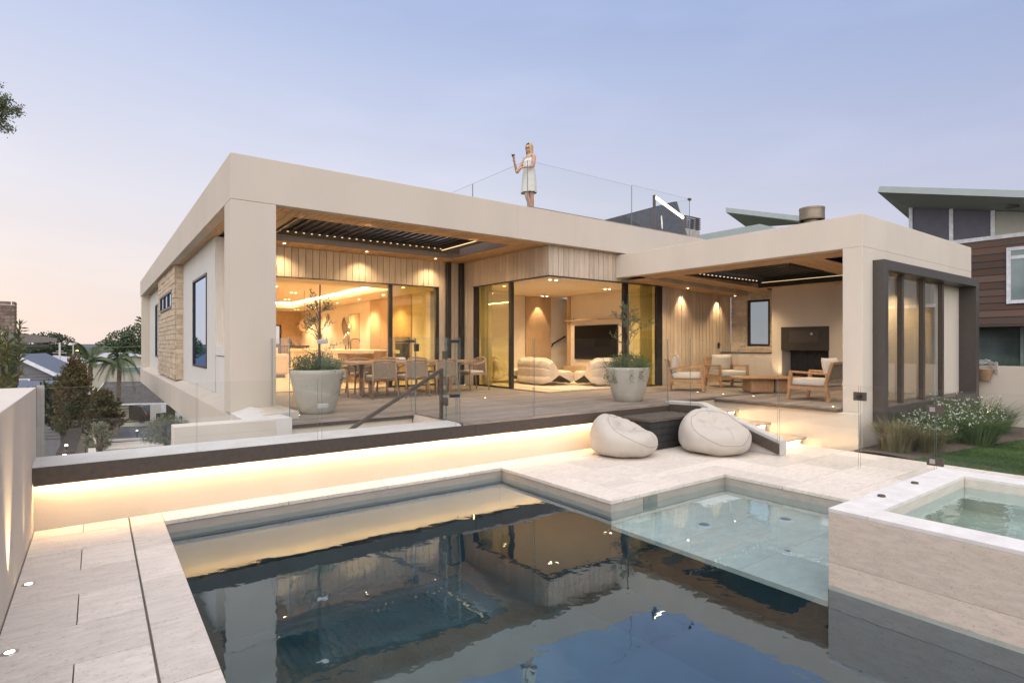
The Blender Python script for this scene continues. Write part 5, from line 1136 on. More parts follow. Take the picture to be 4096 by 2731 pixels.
for nm, s in (('l', 1), ('r', -1)):
    jv('hip' + nm, B(0.0, s * 0.085, 0.87), (0.088, 0.09), 'pelvis')
    kn = B(0.10, 0.05, 0.47) if s < 0 else B(-0.01, 0.075, 0.48); an = B(-0.06, 0.06, 0.085) if s < 0 else B(-0.05, 0.03, 0.085)
    jv('thigh' + nm, B(0.0, s*0.085, 0.87).lerp(kn, 0.45), (0.076, 0.08), 'hip' + nm); jv('knee' + nm, kn, (0.053, 0.055), 'thigh' + nm); jv('calf' + nm, kn.lerp(an, 0.35) + B(-0.015, 0, 0), (0.053, 0.055), 'knee' + nm); jv('ankle' + nm, an, (0.032, 0.036), 'calf' + nm); jv('heel' + nm, an + B(0.03, 0, -0.05), (0.034, 0.03), 'ankle' + nm); jv('toe' + nm, an + B(0.16, s*0.02, -0.065), (0.03, 0.018), 'heel' + nm)
jv('shl', B(-0.02, 0.165, 1.365), (0.052, 0.052), 'collar'); jv('shr', B(-0.02, -0.165, 1.365), (0.052, 0.052), 'collar')
# near (left) arm: elbow back and low, forearm across resting forward; far arm: raised with the glass
jv('ell', B(0.05, 0.215, 1.10), (0.036, 0.037), 'shl'); jv('wrl', B(0.27, 0.10, 1.06), (0.024, 0.026), 'ell'); jv('pal', B(0.33, 0.06, 1.03), (0.034, 0.022), 'wrl')
jv('elr', B(0.19, -0.20, 1.02), (0.035, 0.036), 'shr'); jv('wrr', B(0.33, -0.10, 1.20), (0.023, 0.025), 'elr'); jv('par', B(0.365, -0.085, 1.26), (0.032, 0.021), 'wrr')
for nm, base, d, c in (('l', B(0.33, 0.06, 1.03), B(0.06, -0.02, -0.05), B(0.0, -0.03, -0.03)), ('r', B(0.365, -0.085, 1.26), B(0.05, 0.02, 0.05), B(-0.02, 0.035, 0.012))):
    for k in range(4):
        o = (k - 1.5) * 0.017; off = sd * o * 0.5; b0 = base + d * 0.45 + Vector((off.x, off.y, (1.5 - k) * 0.012)); ln = (0.9, 1.0, 0.95, 0.78)[k]
        jv('f%s%d' % (nm, k), b0, (0.0095, 0.0095), 'pa' + nm); jv('g%s%d' % (nm, k), b0 + d * 0.5 * ln + c * 0.3, (0.0085, 0.0085), 'f%s%d' % (nm, k)); jv('h%s%d' % (nm, k), b0 + d * 0.65 * ln + c * 0.95, (0.0075, 0.0075), 'g%s%d' % (nm, k))
    tb0 = base + c * 0.5 + Vector((0, 0, 0.02)); jv('t' + nm, tb0, (0.011, 0.011), 'pa' + nm); jv('u' + nm, tb0 + d * 0.5 + c * 0.3, (0.009, 0.009), 't' + nm)
me = bpy.data.meshes.new('body'); me.from_pydata(verts, edges, []); me.materials.append(M['skin'])
body = bpy.data.objects.new('body', me); COL.objects.link(body); body.parent = person
md = body.modifiers.new('skin', 'SKIN'); md.use_smooth_shade = True
for i, r in enumerate(rads): me.skin_vertices[0].data[i].radius = r
me.skin_vertices[0].data[0].use_root = True
ms = body.modifiers.new('sub', 'SUBSURF'); ms.levels = 2; ms.render_levels = 2
def ring(f, s, z, rf, rs, n=40, ruf=0.0):
    out = []
    for k in range(n):
        a = 2*math.pi*k/n; w = 1 + ruf * math.sin(9*a) + ruf * 0.6 * math.sin(5*a + 1); out.append(B(f + rf*w*math.cos(a), s + rs*w*math.sin(a), z))
    return out
q = MB(); lv_ = [(-0.01, 0, 1.355, 0.055, 0.115, 0), (-0.01, 0, 1.31, 0.108, 0.145, 0), (0.0, 0, 1.22, 0.122, 0.150, 0.005), (0.0, 0, 1.10, 0.122, 0.140, 0.01), (0.0, 0, 0.95, 0.142, 0.168, 0.02), (0.0, 0, 0.80, 0.155, 0.180, 0.03), (0.005, 0, 0.66, 0.165, 0.188, 0.045), (0.008, 0, 0.56, 0.170, 0.195, 0.055)]
vs_ = [p for l in lv_ for p in ring(*l[:5], ruf=l[5])]; n = 40
q.add(vs_, [(i*n + k, i*n + (k+1) % n, (i+1)*n + (k+1) % n, (i+1)*n + k) for i in range(len(lv_) - 1) for k in range(n)])
for s in (-1, 1): q.tube([B(0.09, s*0.085, 1.315), B(0.045, s*0.10, 1.39), B(-0.02, s*0.105, 1.415), B(-0.10, s*0.09, 1.33)], 0.008, 6)
O('dress', q, M['dress'], person, smooth=True)
q = MB()
def hairf(u, v):
    a = math.pi * (0.30 + 1.40 * u) ; 
    if v < 0.45: t = v / 0.45; ph = math.pi / 2 * (1 - t); return B(-0.005 + 0.098*math.cos(ph)*math.cos(a), 0.086*math.cos(ph)*math.sin(a), 1.60 + 0.098*math.sin(ph))
    t = (v - 0.45) / 0.55; return B(-0.005 - 0.03*t + (0.098 - 0.03*t)*math.cos(a), (0.086 - 0.012*t)*math.sin(a), 1.60 - 0.30*t)
q.grid(hairf, 24, 16); O('hair', q, M['hair'], person, smooth=True)
q = MB()
for s in (-1, 1):
    q.grid(lambda u, v: B(0.074 + 0.007*math.sin(math.pi*v)*math.cos(6.283*u), s*0.032 + 0.012*math.sin(math.pi*v)*math.sin(6.283*u), 1.588 + 0.004*math.cos(math.pi*v)), 10, 6, wrapu=True)
O('eyes', q, M['bronze'], person, smooth=True)
q = MB(); q.grid(lambda u, v: B(0.078 + 0.006*math.sin(math.pi*v), 0.020*math.cos(math.pi*v), 1.532 + 0.006*math.sin(6.283*u)*math.sin(math.pi*v)), 10, 6, wrapu=True); O('mouth', q, mat('lips', (0.42, 0.15, 0.13), 0.5), person, smooth=True)
wg = thing('wine_glass', 'stemmed glass of red wine held out by the woman on the roof', 'glass', (pp.x, pp.y, PZ))
c = B(0.40, -0.06, 1.22)
q = MB(); q.lathe([(0.032, 0.0), (0.004, 0.005), (0.004, 0.08), (0.03, 0.10), (0.045, 0.135), (0.043, 0.17), (0.038, 0.19)], 20, c=c); O('bowl', q, M['gl_clear'], wg, smooth=True)
q = MB(); q.lathe([(0.0, 0.092), (0.028, 0.102), (0.042, 0.135), (0.0, 0.136)], 20, c=c); O('wine', q, mat('red_wine', (0.05, 0.006, 0.01), 0.1), wg, smooth=True)

# ================================================================== LAWN AND PLANTING on the right
def lawn_z(x, y): return ZP - 0.01 - max(0, x - 11.5) * 0.012
q = MB(); q.grid(lambda u, v: Vector((10.1 + 7.5*u, -14 + 18.2*v, lawn_z(10.1 + 7.5*u, 0))), 20, 20); O('lawn', q, M['lawn'], kind='structure')
q = MB(); rr = random.Random(4)
def bed_edge(x): return 3.32 - 0.11 * (x - 10.1) if x < 14.6 else 2.8
for k in range(95000):
    x = 10.11 + 6.6 * rr.random() ** 1.25; y = bed_edge(x) + 0.06 - 5.4 * rr.random(); z = lawn_z(x, y)
    if noise.noise(Vector((x * 1.7, y * 1.7, 0))) < rr.uniform(-1.1, 0.1): continue
    h = rr.uniform(0.018, 0.042); a = rr.uniform(0, 6.283); w = 0.0035 + 0.003 * (x - 10) / 6; dx, dy = math.cos(a) * w, math.sin(a) * w; lx, ly = rr.gauss(0, 0.012), rr.gauss(0, 0.012)
    q.add([(x - dx, y - dy, z), (x + dx, y + dy, z), (x + lx, y + ly, z + h)], [(0, 1, 2)])
O('lawn_grass', q, M['grass'], kind='stuff', fix=False)
q = MB(); q.grid(lambda u, v: Vector((10.1 + 6.0*u, bed_edge(10.1 + 6.0*u) * (1 - v) + 4.22 * v, lawn_z(10.1 + 6*u, 0) + 0.015 + 0.03*math.sin(math.pi*v))), 24, 8); O('garden_bed', q, M['mulch'], kind='structure')
M['gaura'] = mat('gaura_leaf', (0.10, 0.155, 0.055), 0.6, 0.3, 3, transl=0.2); M['fgrass'] = mat('fescue_blade', (0.21, 0.19, 0.10), 0.7, 0.3, 3, transl=0.25); M['petal'] = mat('white_petal', (0.78, 0.77, 0.72), 0.7, 0.05, 10, transl=0.2)
def grass_clump(loc, h, r, n, m, seed, label, wind=0.0, name='ornamental_grass', cat='grass clump'):
    rr = random.Random(seed); q = MB()
    for k in range(n):
        a = rr.uniform(0, 6.283); rad = rr.random() ** 0.7 * r * 0.45; L = h * rr.uniform(0.6, 1.1); out = rr.uniform(0.15, 1.0) * r
        p = Vector((math.cos(a)*rad, math.sin(a)*rad, 0)); d = Vector((math.cos(a)*out + wind, math.sin(a)*out, 0)); w = 0.0045; s = Vector((-math.sin(a), math.cos(a), 0)) * w
        p1 = p + d * 0.35 + Vector((0, 0, L*0.6)); p2 = p + d + Vector((0, 0, L * rr.uniform(0.65, 1.0)))
        q.add([p - s, p + s, p1 + s*0.8, p1 - s*0.8, p2], [(0, 1, 2, 3), (3, 2, 4)])
    return O(name, q, m, loc=loc, fix=False, label=label, cat=cat, group='planting along the side of the house')
def gaura(loc, h, r, seed, label, nst=170):
    rr = random.Random(seed); t = thing('flowering_plant', label, 'flowering plant', loc, 0, 'planting along the side of the house'); lf = MB(); fl_ = MB(); stm = MB()
    for k in range(nst):
        a = rr.uniform(0, 6.283); o = rr.random() ** 0.6 * r; L = h * rr.uniform(0.55, 1.08); b0 = Vector((math.cos(a)*o*0.4, math.sin(a)*o*0.4, 0)); tip = Vector((math.cos(a)*o, math.sin(a)*o, L)); mid = b0.lerp(tip, 0.5) + Vector((0, 0, L*0.08))
        stm.tube([b0, mid, tip], 0.0025, 3, cap=False)
        for j in range(30):
            s = rr.random(); p = b0.lerp(tip, s) + Vector((rr.gauss(0, 0.03), rr.gauss(0, 0.03), rr.gauss(0, 0.03))); leaf_quads(lf, p, Vector((rr.gauss(0, 1), rr.gauss(0, 1), rr.uniform(0, 1.4))), rr.uniform(0.03, 0.065), 0.006, rr)
        for j in range(rr.choice((0, 1, 1, 2, 3))):
            p = b0.lerp(tip, rr.uniform(0.72, 1.06)) + Vector((rr.gauss(0, 0.02), rr.gauss(0, 0.02), 0))
            for m_ in range(4): leaf_quads(fl_, p, Vector((rr.gauss(0, 1), rr.gauss(0, 1), rr.gauss(0, 1))), rr.uniform(0.016, 0.028), 0.010, rr)
    O('foliage', lf, M['gaura'], t, fix=False, kind='stuff'); O('flowers', fl_, M['petal'], t, fix=False, kind='stuff'); O('stems', stm, M['herb'], t, fix=False, kind='stuff'); return t
LZ = -0.66
grass_clump((10.55, 3.72, LZ), 0.62, 0.45, 900, M['fgrass'], 1, 'tawny ornamental grass clump at the foot of the corner column')
grass_clump((10.95, 3.45, LZ), 0.5, 0.45, 700, M['fgrass'], 2, 'low tawny grass clump at the front edge of the bed')
gaura((11.45, 3.65, LZ), 0.56, 0.55, 3, 'white flowering plant nearest the pool fence, below the left window pane'); gaura((12.35, 3.60, LZ), 0.66, 0.62, 4, 'white flowering plant in the middle of the bed below the window box')
gaura((13.45, 3.55, LZ), 0.74, 0.65, 5, 'white flowering plant at the far end of the bed', 150); grass_clump((12.6, 3.2, LZ), 0.55, 0.6, 800, M['gaura'], 6, 'arching green grass in front of the white flowers', 0.2)
grass_clump((14.6, 3.5, LZ), 0.65, 0.75, 900, M['gaura'], 7, 'tall green grass arching out beside the rendered boundary wall', 0.2)

# boundary wall on the right with bracket and basket
XBW = 16.6
q = MB(); q.box(XBW, -6.0, -2.0, XBW + 0.2, 4.20, 0.615); bw = O('garden_wall', q, M['stucco_light'], label='rendered cream garden wall behind the lawn at the right', cat='wall')
q = MB(); q.box(XBW - 0.004, 2.42, -1.0, XBW + 0.0, 2.428, 0.61); O('control_joint', q, M['conc'], bw)
ba = thing('clothesline', 'folded metal clothesline bracket on the cream garden wall', 'clothesline'); p = Xp(3985, 1490, XBW - 0.03); p0 = Xp(3922, 1437, XBW - 0.35); p3 = Xp(3925, 1450, XBW - 0.05)
q = MB(); q.bar(Xp(3985, 1447, XBW - 0.03), Xp(3985, 1492, XBW - 0.03), 0.06, 0.05); q.bar(Xp(3985, 1458, XBW - 0.05), Xp(3940, 1438, XBW - 0.05), 0.04, 0.04); q.bar(Xp(3984, 1480, XBW - 0.05), Xp(3952, 1447, XBW - 0.05), 0.035, 0.035); O('bracket', q, M['conc'], ba)
q = MB()
for dv in (0, 8, 16): q.bar(Xp(3960, 1441 + dv * 0.6, XBW - 0.05), Xp(3880, 1441 + dv, XBW - 0.05), 0.02, 0.02)
O('rail', q, M['fit_w'], ba)
bc = Xp(3940, 1499, XBW - 0.12); q = MB(); q.lathe([(0.10, -0.13), (0.135, 0.05), (0.14, 0.13)], 18)
bs = O('wicker_basket', q, mat('wicker', (0.32, 0.20, 0.12), 0.9, 0.35, 60, bump=0.8, bscale=90), loc=bc, label='small wicker peg basket hanging on the cream garden wall', cat='basket')
q = MB(); q.lathe([(0.142, 0.11), (0.15, 0.12), (0.142, 0.135)], 18); O('rim', q, M['teak_pale'], bs)
q = MB(); q.tube([(0, -0.13, 0.13), (0, -0.06, 0.24), (0, 0.06, 0.24), (0, 0.13, 0.13)], 0.005, 5); O('handle', q, M['teak_pale'], bs)
p = Zp(3955, 1650, -0.30); q = MB(); q.lathe([(0.0, 0.03), (0.04, 0.02), (0.045, 0.0)], 12); p = Xp(3955, 1650, XBW - 0.02); O('wall_light', q, M['lamp'], bw, loc=p)

# ---- neighbouring house at the right
XN = 22.0
N = thing('neighbour_house', 'tall neighbouring house with rust brown weatherboards under a grey tilted roof', 'house')
wz0, wz1 = Xp(3890, 1298, XN).z, Xp(4096, 945, XN).z
q = MB(); q.box(XN + 0.02, -6, -2.5, XN + 6, 6.0, wz0 - 0.02); 
ml = MB(); 
M['wb'] = mat('rusty_weatherboard', (0.155, 0.083, 0.058), 0.8, 0.5, 1.6, (1, 1.0, 22), 0.2, 20, rnd=0.30, col2=(0.10, 0.09, 0.082), lo=0.38, hi=0.6, spec=0.2)
lw_ = O('upper_wall', MB().box(XN + 0.02, -6, wz0, XN + 6, 7.2, wz1), M['bronze'], N)
z = wz0; bh = (wz1 - wz0) / 12
for k in range(12):
    for (a, b_) in ((2.4, 7.2), (-0.6, 2.395), (-6, -0.605)):
        q = MB(); q.hexa([(XN - 0.03, a, z), (XN + 0.018, a, z), (XN + 0.018, b_, z), (XN - 0.03, b_, z), (XN - 0.008, a, z + bh - 0.008), (XN + 0.018, a, z + bh - 0.008), (XN + 0.018, b_, z + bh - 0.008), (XN - 0.008, b_, z + bh - 0.008)]); O('weatherboard', q, M['wb'], lw_)
    z += bh
fz = wz1 + 0.02
O('sill_trim', MB().box(XN - 0.05, -6, wz1 + 0.0, XN + 0.2, 7.2, wz1 + 0.12), M['fit_w'], N)
# clerestory: posts, dark panels, soffit, roof slab (raking)
sfz = lambda y: Xp(3650, 833, XN).z + (Xp(4096, 848, XN).z - Xp(3650, 833, XN).z) * (y - Xp(3650, 833, XN).y) / (Xp(4096, 848, XN).y - Xp(3650, 833, XN).y)
ya, yb2 = Xp(3638, 833, XN).y, -6
M['ndark'] = mat('tinted_panel', (0.10, 0.10, 0.125), 0.35, 0.08, 3); M['nroof'] = mat('grey_green_roof', (0.36, 0.41, 0.40), 0.5, 0.04, 4); M['nsoff'] = mat('soffit_sheet', (0.33, 0.36, 0.36), 0.7, 0.04, 4)
for (u0, u1) in ((3637, 3651), (3798, 3814), (3964, 3981)):
    a, b_ = Xp(u0, 900, XN).y, Xp(u1, 900, XN).y; q = MB(); q.box(XN - 0.04, b_, wz1 + 0.12, XN + 0.04, a, sfz(a)); O('post', q, M['fit_w'], N)
for k, (u0, u1) in enumerate(((3651, 3798), (3814, 3964), (3981, 4200))):
    a, b_ = Xp(u0, 900, XN).y, Xp(u1, 900, XN).y; q = MB(); q.hexa([(XN, b_, wz1 + 0.12), (XN + 0.03, b_, wz1 + 0.12), (XN + 0.03, a, wz1 + 0.12), (XN, a, wz1 + 0.12), (XN, b_, sfz(b_)), (XN + 0.03, b_, sfz(b_)), (XN + 0.03, a, sfz(a)), (XN, a, sfz(a))]); O('clerestory_panel', q, M['ndark'] if k < 2 else mat('pale_panel', (0.36, 0.36, 0.30), 0.3, 0.1, 1.5), N)
XR2 = 20.6
rf = MB(); A = [Xp(3510, 769, XR2), Xp(4250, 796, XR2), Xp(4250, 852, XN + 0.2), Xp(3636, 884, XN + 1.6)]; A[3] = Xp(3636, 882, XN + 1.2)
A = [Xp(3510, 769, XR2), Xp(4250, 796, XR2), Xp(4250, 850, XN + 0.05), Xp(3646, 833, XN + 0.05)]
T = [Xp(3518, 745, XR2), Xp(4250, 766, XR2)]
rf.poly(A); rf.poly([A[0], A[1], T[1], T[0]])
bkz = Vector((8, 0, -1.6)); rf.poly([T[0], T[1], T[1] + bkz, T[0] + bkz]); rf.poly([A[0], T[0], T[0] + bkz, A[0] + bkz]); rf.poly([A[0], A[3], A[3] + Vector((6, 0, -1.2)), A[0] + bkz])
O('roof', rf, M['nroof'], N, fix=False)
q = MB(); e_ = Vector((0, 0, -0.012)); q.poly([p + e_ for p in A]); O('roof_soffit', q, M['nsoff'], N, fix=False)
q = MB(); a = Xp(4050, 827, 21.4); q.box(a.x - 0.1, a.y - 0.14, a.z - 0.03, a.x + 0.1, a.y + 0.14, a.z + 0.0); O('soffit_light', q, M['bronze_frame'], N)
ywl, ywr = Xp(4028, 1100, XN).y, -0.6
q = MB(); zt, zb2 = Xp(4030, 992, XN).z, Xp(4030, 1215, XN).z; zm = Xp(4030, 1033, XN).z
def nframe(mb, y0, y1, z0, z1, w=0.1): mb.box(XN - 0.07, y0, z0, XN - 0.031, y0 + w, z1); mb.box(XN - 0.07, y1 - w, z0, XN - 0.031, y1, z1); mb.box(XN - 0.07, y0 + w, z0, XN - 0.031, y1 - w, z0 + w); mb.box(XN - 0.07, y0 + w, z1 - w, XN - 0.031, y1 - w, z1)
nframe(q, ywr, ywl, zb2, zt); q.box(XN - 0.07, ywr + 0.1, zm - 0.05, XN - 0.031, ywl - 0.1, zm + 0.05); wf = O('window', q, M['fit_w'], N)
M['ngl'] = mat('reflecting_window', (0.20, 0.26, 0.25), 0.08, 0.25, 0.8, spec=1.0)
q = MB(); q.box(XN - 0.05, ywr + 0.1, zb2 + 0.1, XN - 0.04, ywl - 0.1, zm - 0.05); O('pane', q, M['ngl'], wf); q = MB(); q.box(XN - 0.05, ywr + 0.1, zm + 0.05, XN - 0.04, ywl - 0.1, zt - 0.1); O('pane', q, M['ngl'], wf)
# dark ground floor glazing
q = MB(); q.box(XN + 0.8, -6, -2.5, XN + 0.9, 7.2, wz0); O('lower_wall', q, mat('dark_glazing', (0.09, 0.12, 0.12), 0.3, 0.5, 0.9), N)
for y in (4.6, 3.1, 2.25, 1.0): q = MB(); q.box(XN + 0.72, y, -2.5, XN + 0.79, y + (0.34 if y == 2.25 else 0.08), wz0); O('post', q, M['ngl'] if y != 2.25 else M['fit_w'], N)
q = MB(); q.box(XN - 0.02, -6, wz0 - 0.08, XN + 6, 7.2, wz0 - 0.001); O('lower_soffit', q, M['bronze'], N)
q = MB(); rr = random.Random(8)
for k in range(2600):
    y = rr.uniform(-3, 4.6); x = rr.uniform(XBW + 0.4, XBW + 1.2); a = rr.uniform(0, 6.283); h = rr.uniform(0.2, 0.5); z = 0.42
    q.add([(x - 0.01, y, z), (x + 0.01, y, z), (x + 0.1*math.cos(a), y + 0.1*math.sin(a), z + h)], [(0, 1, 2)])
O('ornamental_grass', q, M['grass'], fix=False, label='long strip of grass growing behind the cream garden wall', cat='grass')
q = MB(); q.box(XBW + 0.2, -6, -1.5, XBW + 2.0, 5.0, 0.42); O('raised_bed', q, M['mulch'], kind='structure')
# two further roofs behind the wing
def roofslab(name, pts, th, m, label):
    q = MB(); a = [Vector(p) for p in pts]; q.poly(a); q.poly([p + Vector((0, 0, th)) for p in a])
    for i in range(len(a)): j = (i + 1) % len(a); q.poly([a[i], a[j], a[j] + Vector((0, 0, th)), a[i] + Vector((0, 0, th))])
    return O(name, q, m, label=label, cat='roof')
XA = 24.0; a = Xp(2903, 849, XA); b_ = Xp(3230, 888, XA); c = Xp(3230, 895, XA + 4); d = Xp(2990, 912, XA + 2.5)
roofslab('neighbour_roof', [a, b_, c, d], 0.22, M['nroof'], 'thin tilted grey roof rising behind the bronze chimney')
XC = 19.5; a = Xp(2760, 972, XC); b_ = Xp(3039, 919, XC); e = Vector((2.2, 0, 0))
q = MB(); zt = Xp(3039, 896, XC).z; q.box(XC, b_.y, b_.z - 0.6, XC + 3, a.y + 4, zt); O('neighbour_roof', q, M['nroof'], label='flat grey green roof edge just above the outdoor room beam', cat='roof')

# things across the garden behind the camera side, seen reflected in the wing's windows
q = MB(); q.box(9, -9.2, -1.5, 30, -9.0, 1.0); O('far_garden_wall', q, M['cap'], label='pale garden wall on the far side of the lawn', cat='wall')
fh = MB(); fh.box(12, -16, -1.5, 30, -11, 4.2); fo = O('reflected_house', fh, M['stucco_light'], label='pale neighbouring house beyond the far garden wall', cat='house')
q = MB()
for x in (14, 17.5, 21, 24.5): q.box(x, -11.05, 0.8, x + 1.4, -10.99, 2.6)
O('windows', q, M['ngl'], fo)

# ================================================================== TREES, PALMS, SHRUBS
def crown_leaves(mb, rr, blobs, n, size, squash=0.85):
    tot = sum(b[3] ** 2 for b in blobs)
    for (cx, cy_, cz, r) in blobs:
        for _ in range(int(n * r * r / tot)):
            d = Vector((rr.gauss(0, 1), rr.gauss(0, 1), rr.gauss(0, 1))).normalized(); rad = r * (0.55 + 0.5 * rr.random() ** 0.6)
            p = Vector((cx, cy_, cz)) + Vector((d.x * rad, d.y * rad, d.z * rad * squash))
            u = (d * 0.6 + Vector((rr.gauss(0, 0.7), rr.gauss(0, 0.7), rr.gauss(0.2, 0.7)))).normalized(); s = u.cross(Vector((rr.gauss(0, 1), rr.gauss(0, 1), rr.gauss(0, 1)))).normalized(); k = size * rr.uniform(0.6, 1.4)
            mb.add([p - s*k*0.45, p + u*k*0.2, p + s*k*0.45, p - u*k*0.8], [(0, 1, 2, 3)])
M['tree'] = mat('dark_leaves', (0.070, 0.100, 0.045), 0.6, 0.45, 0.5, transl=0.1)
M['frond'] = mat('palm_frond', (0.075, 0.105, 0.040), 0.55, 0.35, 1.0, transl=0.15)
M['reddish'] = mat('bronze_leaves', (0.15, 0.095, 0.04), 0.6, 0.5, 1.6, col2=(0.075, 0.09, 0.04), transl=0.1)
M['shrub'] = mat('grey_green_leaves', (0.21, 0.22, 0.14), 0.7, 0.25, 2.0, transl=0.1)
def tree(base, h, blobs, n, size, m, label, seed, trunk=0.25):
    rr = random.Random(seed); t = thing('tree', label, 'tree', base)
    q = MB(); q.tube([(0, 0, 0), (0.1, 0.05, h*0.3), (0.0, 0.1, h*0.62)], [trunk, trunk*0.75, trunk*0.4], 8)
    for b_ in blobs[:6]: q.tube([(0.05, 0.05, h*0.35), (b_[0]*0.6, b_[1]*0.6, h*0.4 + (b_[2]-h*0.4)*0.55), (b_[0], b_[1], b_[2])], [trunk*0.5, trunk*0.3, trunk*0.1], 6)
    O('trunk', q, M['bark'], t); q = MB(); crown_leaves(q, rr, blobs, n, size); O('crown', q, m, t, fix=False, kind='stuff'); return t
def blobs(rr, n, R_, zc, zr, r0, r1): return [(rr.uniform(-1, 1)*R_, rr.uniform(-1, 1)*R_*0.8, zc + rr.uniform(-1, 1)*zr, rr.uniform(r0, r1)) for _ in range(n)]
rr = random.Random(31)
GZ = -6.0
def at(u, v, dep, z=None):
    p = Dp(u, v, dep)
    if z is not None: p.z = z
    return p
def setbase(u, dep, z=GZ): return at(u, 1379, dep, z)
b0 = setbase(190, 68); tree(b0, 7.6, [(-1.2,0,7.0,1.7),(1.0,0.5,6.9,1.8),(0.2,-.5,7.5,1.4),(-2.2,0,5.9,1.5),(2.4,0,5.9,1.4),(0.4,.8,5.6,1.8),(-0.6,0,4.6,1.5),(1.4,0,4.6,1.3)], 9000, 0.20, M['tree'], 'dense dark evergreen tree behind the sloping eave at the left', 1)
b0 = setbase(545, 66); tree(b0, 8.6, [(-2.6,0,6.5,1.5),(-1.5,.5,7.4,1.6),(0.2,0,7.9,1.9),(1.8,0,7.8,1.6),(-.6,.6,6.2,1.9),(1.2,0,6.0,1.9),(-3.2,0,5.4,1.2),(-1.6,0,5.0,1.4),(.5,0,4.6,1.6)], 11000, 0.20, M['tree'], 'broad dark evergreen tree beside the far corner of the house', 2)
def palm(base, h, fl_, nf, label, seed, droop=1.0):
    rr = random.Random(seed); t = thing('palm_tree', label, 'palm tree', base)
    q = MB(); pts = [(0.02*k, 0.0, h*k/10) for k in range(11)]; q.tube(pts, [0.20 - 0.006*k + (0.012 if k % 2 else 0) for k in range(11)], 10); q.tube([(0.2, 0, h), (0.2, 0, h + 0.7)], [0.16, 0.08], 8); O('trunk', q, mat('palm_trunk', (0.21, 0.17, 0.12), 0.9, 0.3, 6) if 'palm_trunk' not in bpy.data.materials else bpy.data.materials['palm_trunk'], t)
    for k in range(nf):
        a = 2*math.pi*k/nf + rr.uniform(-.3, .3); el = rr.uniform(0.05, 1.0); L = fl_ * rr.uniform(0.8, 1.1); q = MB(); pts = []
        for j in range(9):
            s = j / 8; r_ = L * s * (0.45 + 0.55 * (1 - el) + 0.0); zz = h + 0.55 + L * (el * s * 1.15 - droop * (0.85 - 0.4*el) * s ** 2.2); pts.append(Vector((0.2 + math.cos(a)*r_, math.sin(a)*r_, zz)))
        q.tube(pts, [0.03 - 0.003*j for j in range(9)], 5)
        for j in range(70):
            s = 0.12 + 0.88 * j / 69; i = min(7, int(s*8)); p = pts[i].lerp(pts[i+1], s*8 - i); tg = (pts[i+1] - pts[i]).normalized(); sdv = tg.cross(Vector((0, 0, 1))).normalized(); ll = L * 0.24 * math.sin(math.pi * (0.15 + 0.8*s))
            for sg in (-1, 1):
                e = p + (sdv*sg*0.75 + tg*0.55 + Vector((0, 0, -0.45))) * ll * rr.uniform(0.8, 1.1); w = tg * 0.018; q.add([p - w, p + w, e], [(0, 1, 2)])
        O('frond', q, M['frond'], t, fix=False)
    return t
b0 = setbase(348, 41, -5.9); palm(b0, 5.2, 2.3, 17, 'feathery palm with upright fronds behind the bronze shrubs', 5, 0.9)
b0 = setbase(466, 43, -5.9); palm(b0, 5.4, 2.2, 16, 'slim palm with drooping fronds and a pale trunk in front of the cream house', 6, 1.7)
def shrub(base, rx, h, n, size, m, label, seed, name='shrub', cat='shrub', spiky=False, trunk=True, col=False):
    rr = random.Random(seed); t = thing(name, label, cat, base); q = MB()
    ns = max(60, n // 45)
    for s_ in range(ns):       # ragged sprigs, leaves set along each one
        zz = rr.random() ** 0.75; prof = (0.55 + 0.45*math.sin(2.7*zz + 0.3)) * (1 - zz ** 3 * 0.72) if col else math.sin(math.pi * min(1, 0.22 + zz * 0.76)) ** 0.55
        a = rr.uniform(0, 6.283); rad = rx * prof * rr.uniform(0.55, 1.22); tip = Vector((math.cos(a)*rad, math.sin(a)*rad, h * zz + rr.uniform(0, 0.12) * h)); b0 = Vector((tip.x * 0.25, tip.y * 0.25, max(0.0, h * zz - rr.uniform(0.12, 0.30) * h)))
        for j in range(n // ns):
            s = rr.uniform(0.15, 1.05); p = b0.lerp(tip, s) + Vector((rr.gauss(0, .018), rr.gauss(0, .018), rr.gauss(0, .018))) * (rx / 0.4)
            d = (tip - b0).normalized() * 0.8 + Vector((rr.gauss(0, .7), rr.gauss(0, .7), rr.gauss(0.1, .6))); leaf_quads(q, p, d, size * rr.uniform(0.6, 1.3), size * (0.13 if spiky else 0.28), rr)
    O('foliage', q, m, t, fix=False, kind='stuff'); q = MB()
    for k in range(7): a = k * 0.9; q.tube([(0, 0, -0.2), (math.cos(a)*rx*0.25, math.sin(a)*rx*0.25, h*0.5), (math.cos(a)*rx*0.5, math.sin(a)*rx*0.5, h*0.85)], [0.03, 0.018, 0.006], 5); 
    O('stems', q, M['bark'], t, fix=False); return t
shrub(at(298, 1760, 15), 0.50, 2.05, 9000, 0.12, M['reddish'], 'tall bronze leaved shrub seen through the low glass fence', 9, spiky=True, col=True)
shrub(at(395, 1735, 18), 0.62, 1.25, 5000, 0.13, M['reddish'], 'dark bronze shrub in front of the garage roof, right of the tallest one', 10)
shrub(at(400, 1795, 11.5), 0.24, 0.50, 3600, 0.04, M['shrub'], 'round grey green shrub beside the dark mulch bed', 12)
shrub(at(668, 1772, 12.6), 0.45, 0.56, 6500, 0.04, M['shrub'], 'round grey green shrub against the end of the low stair wall', 13)
shrub(at(210, 1700, 22), 1.1, 1.5, 4500, 0.16, M['tree'], 'dark hedge shrub behind the glass at the left', 14)
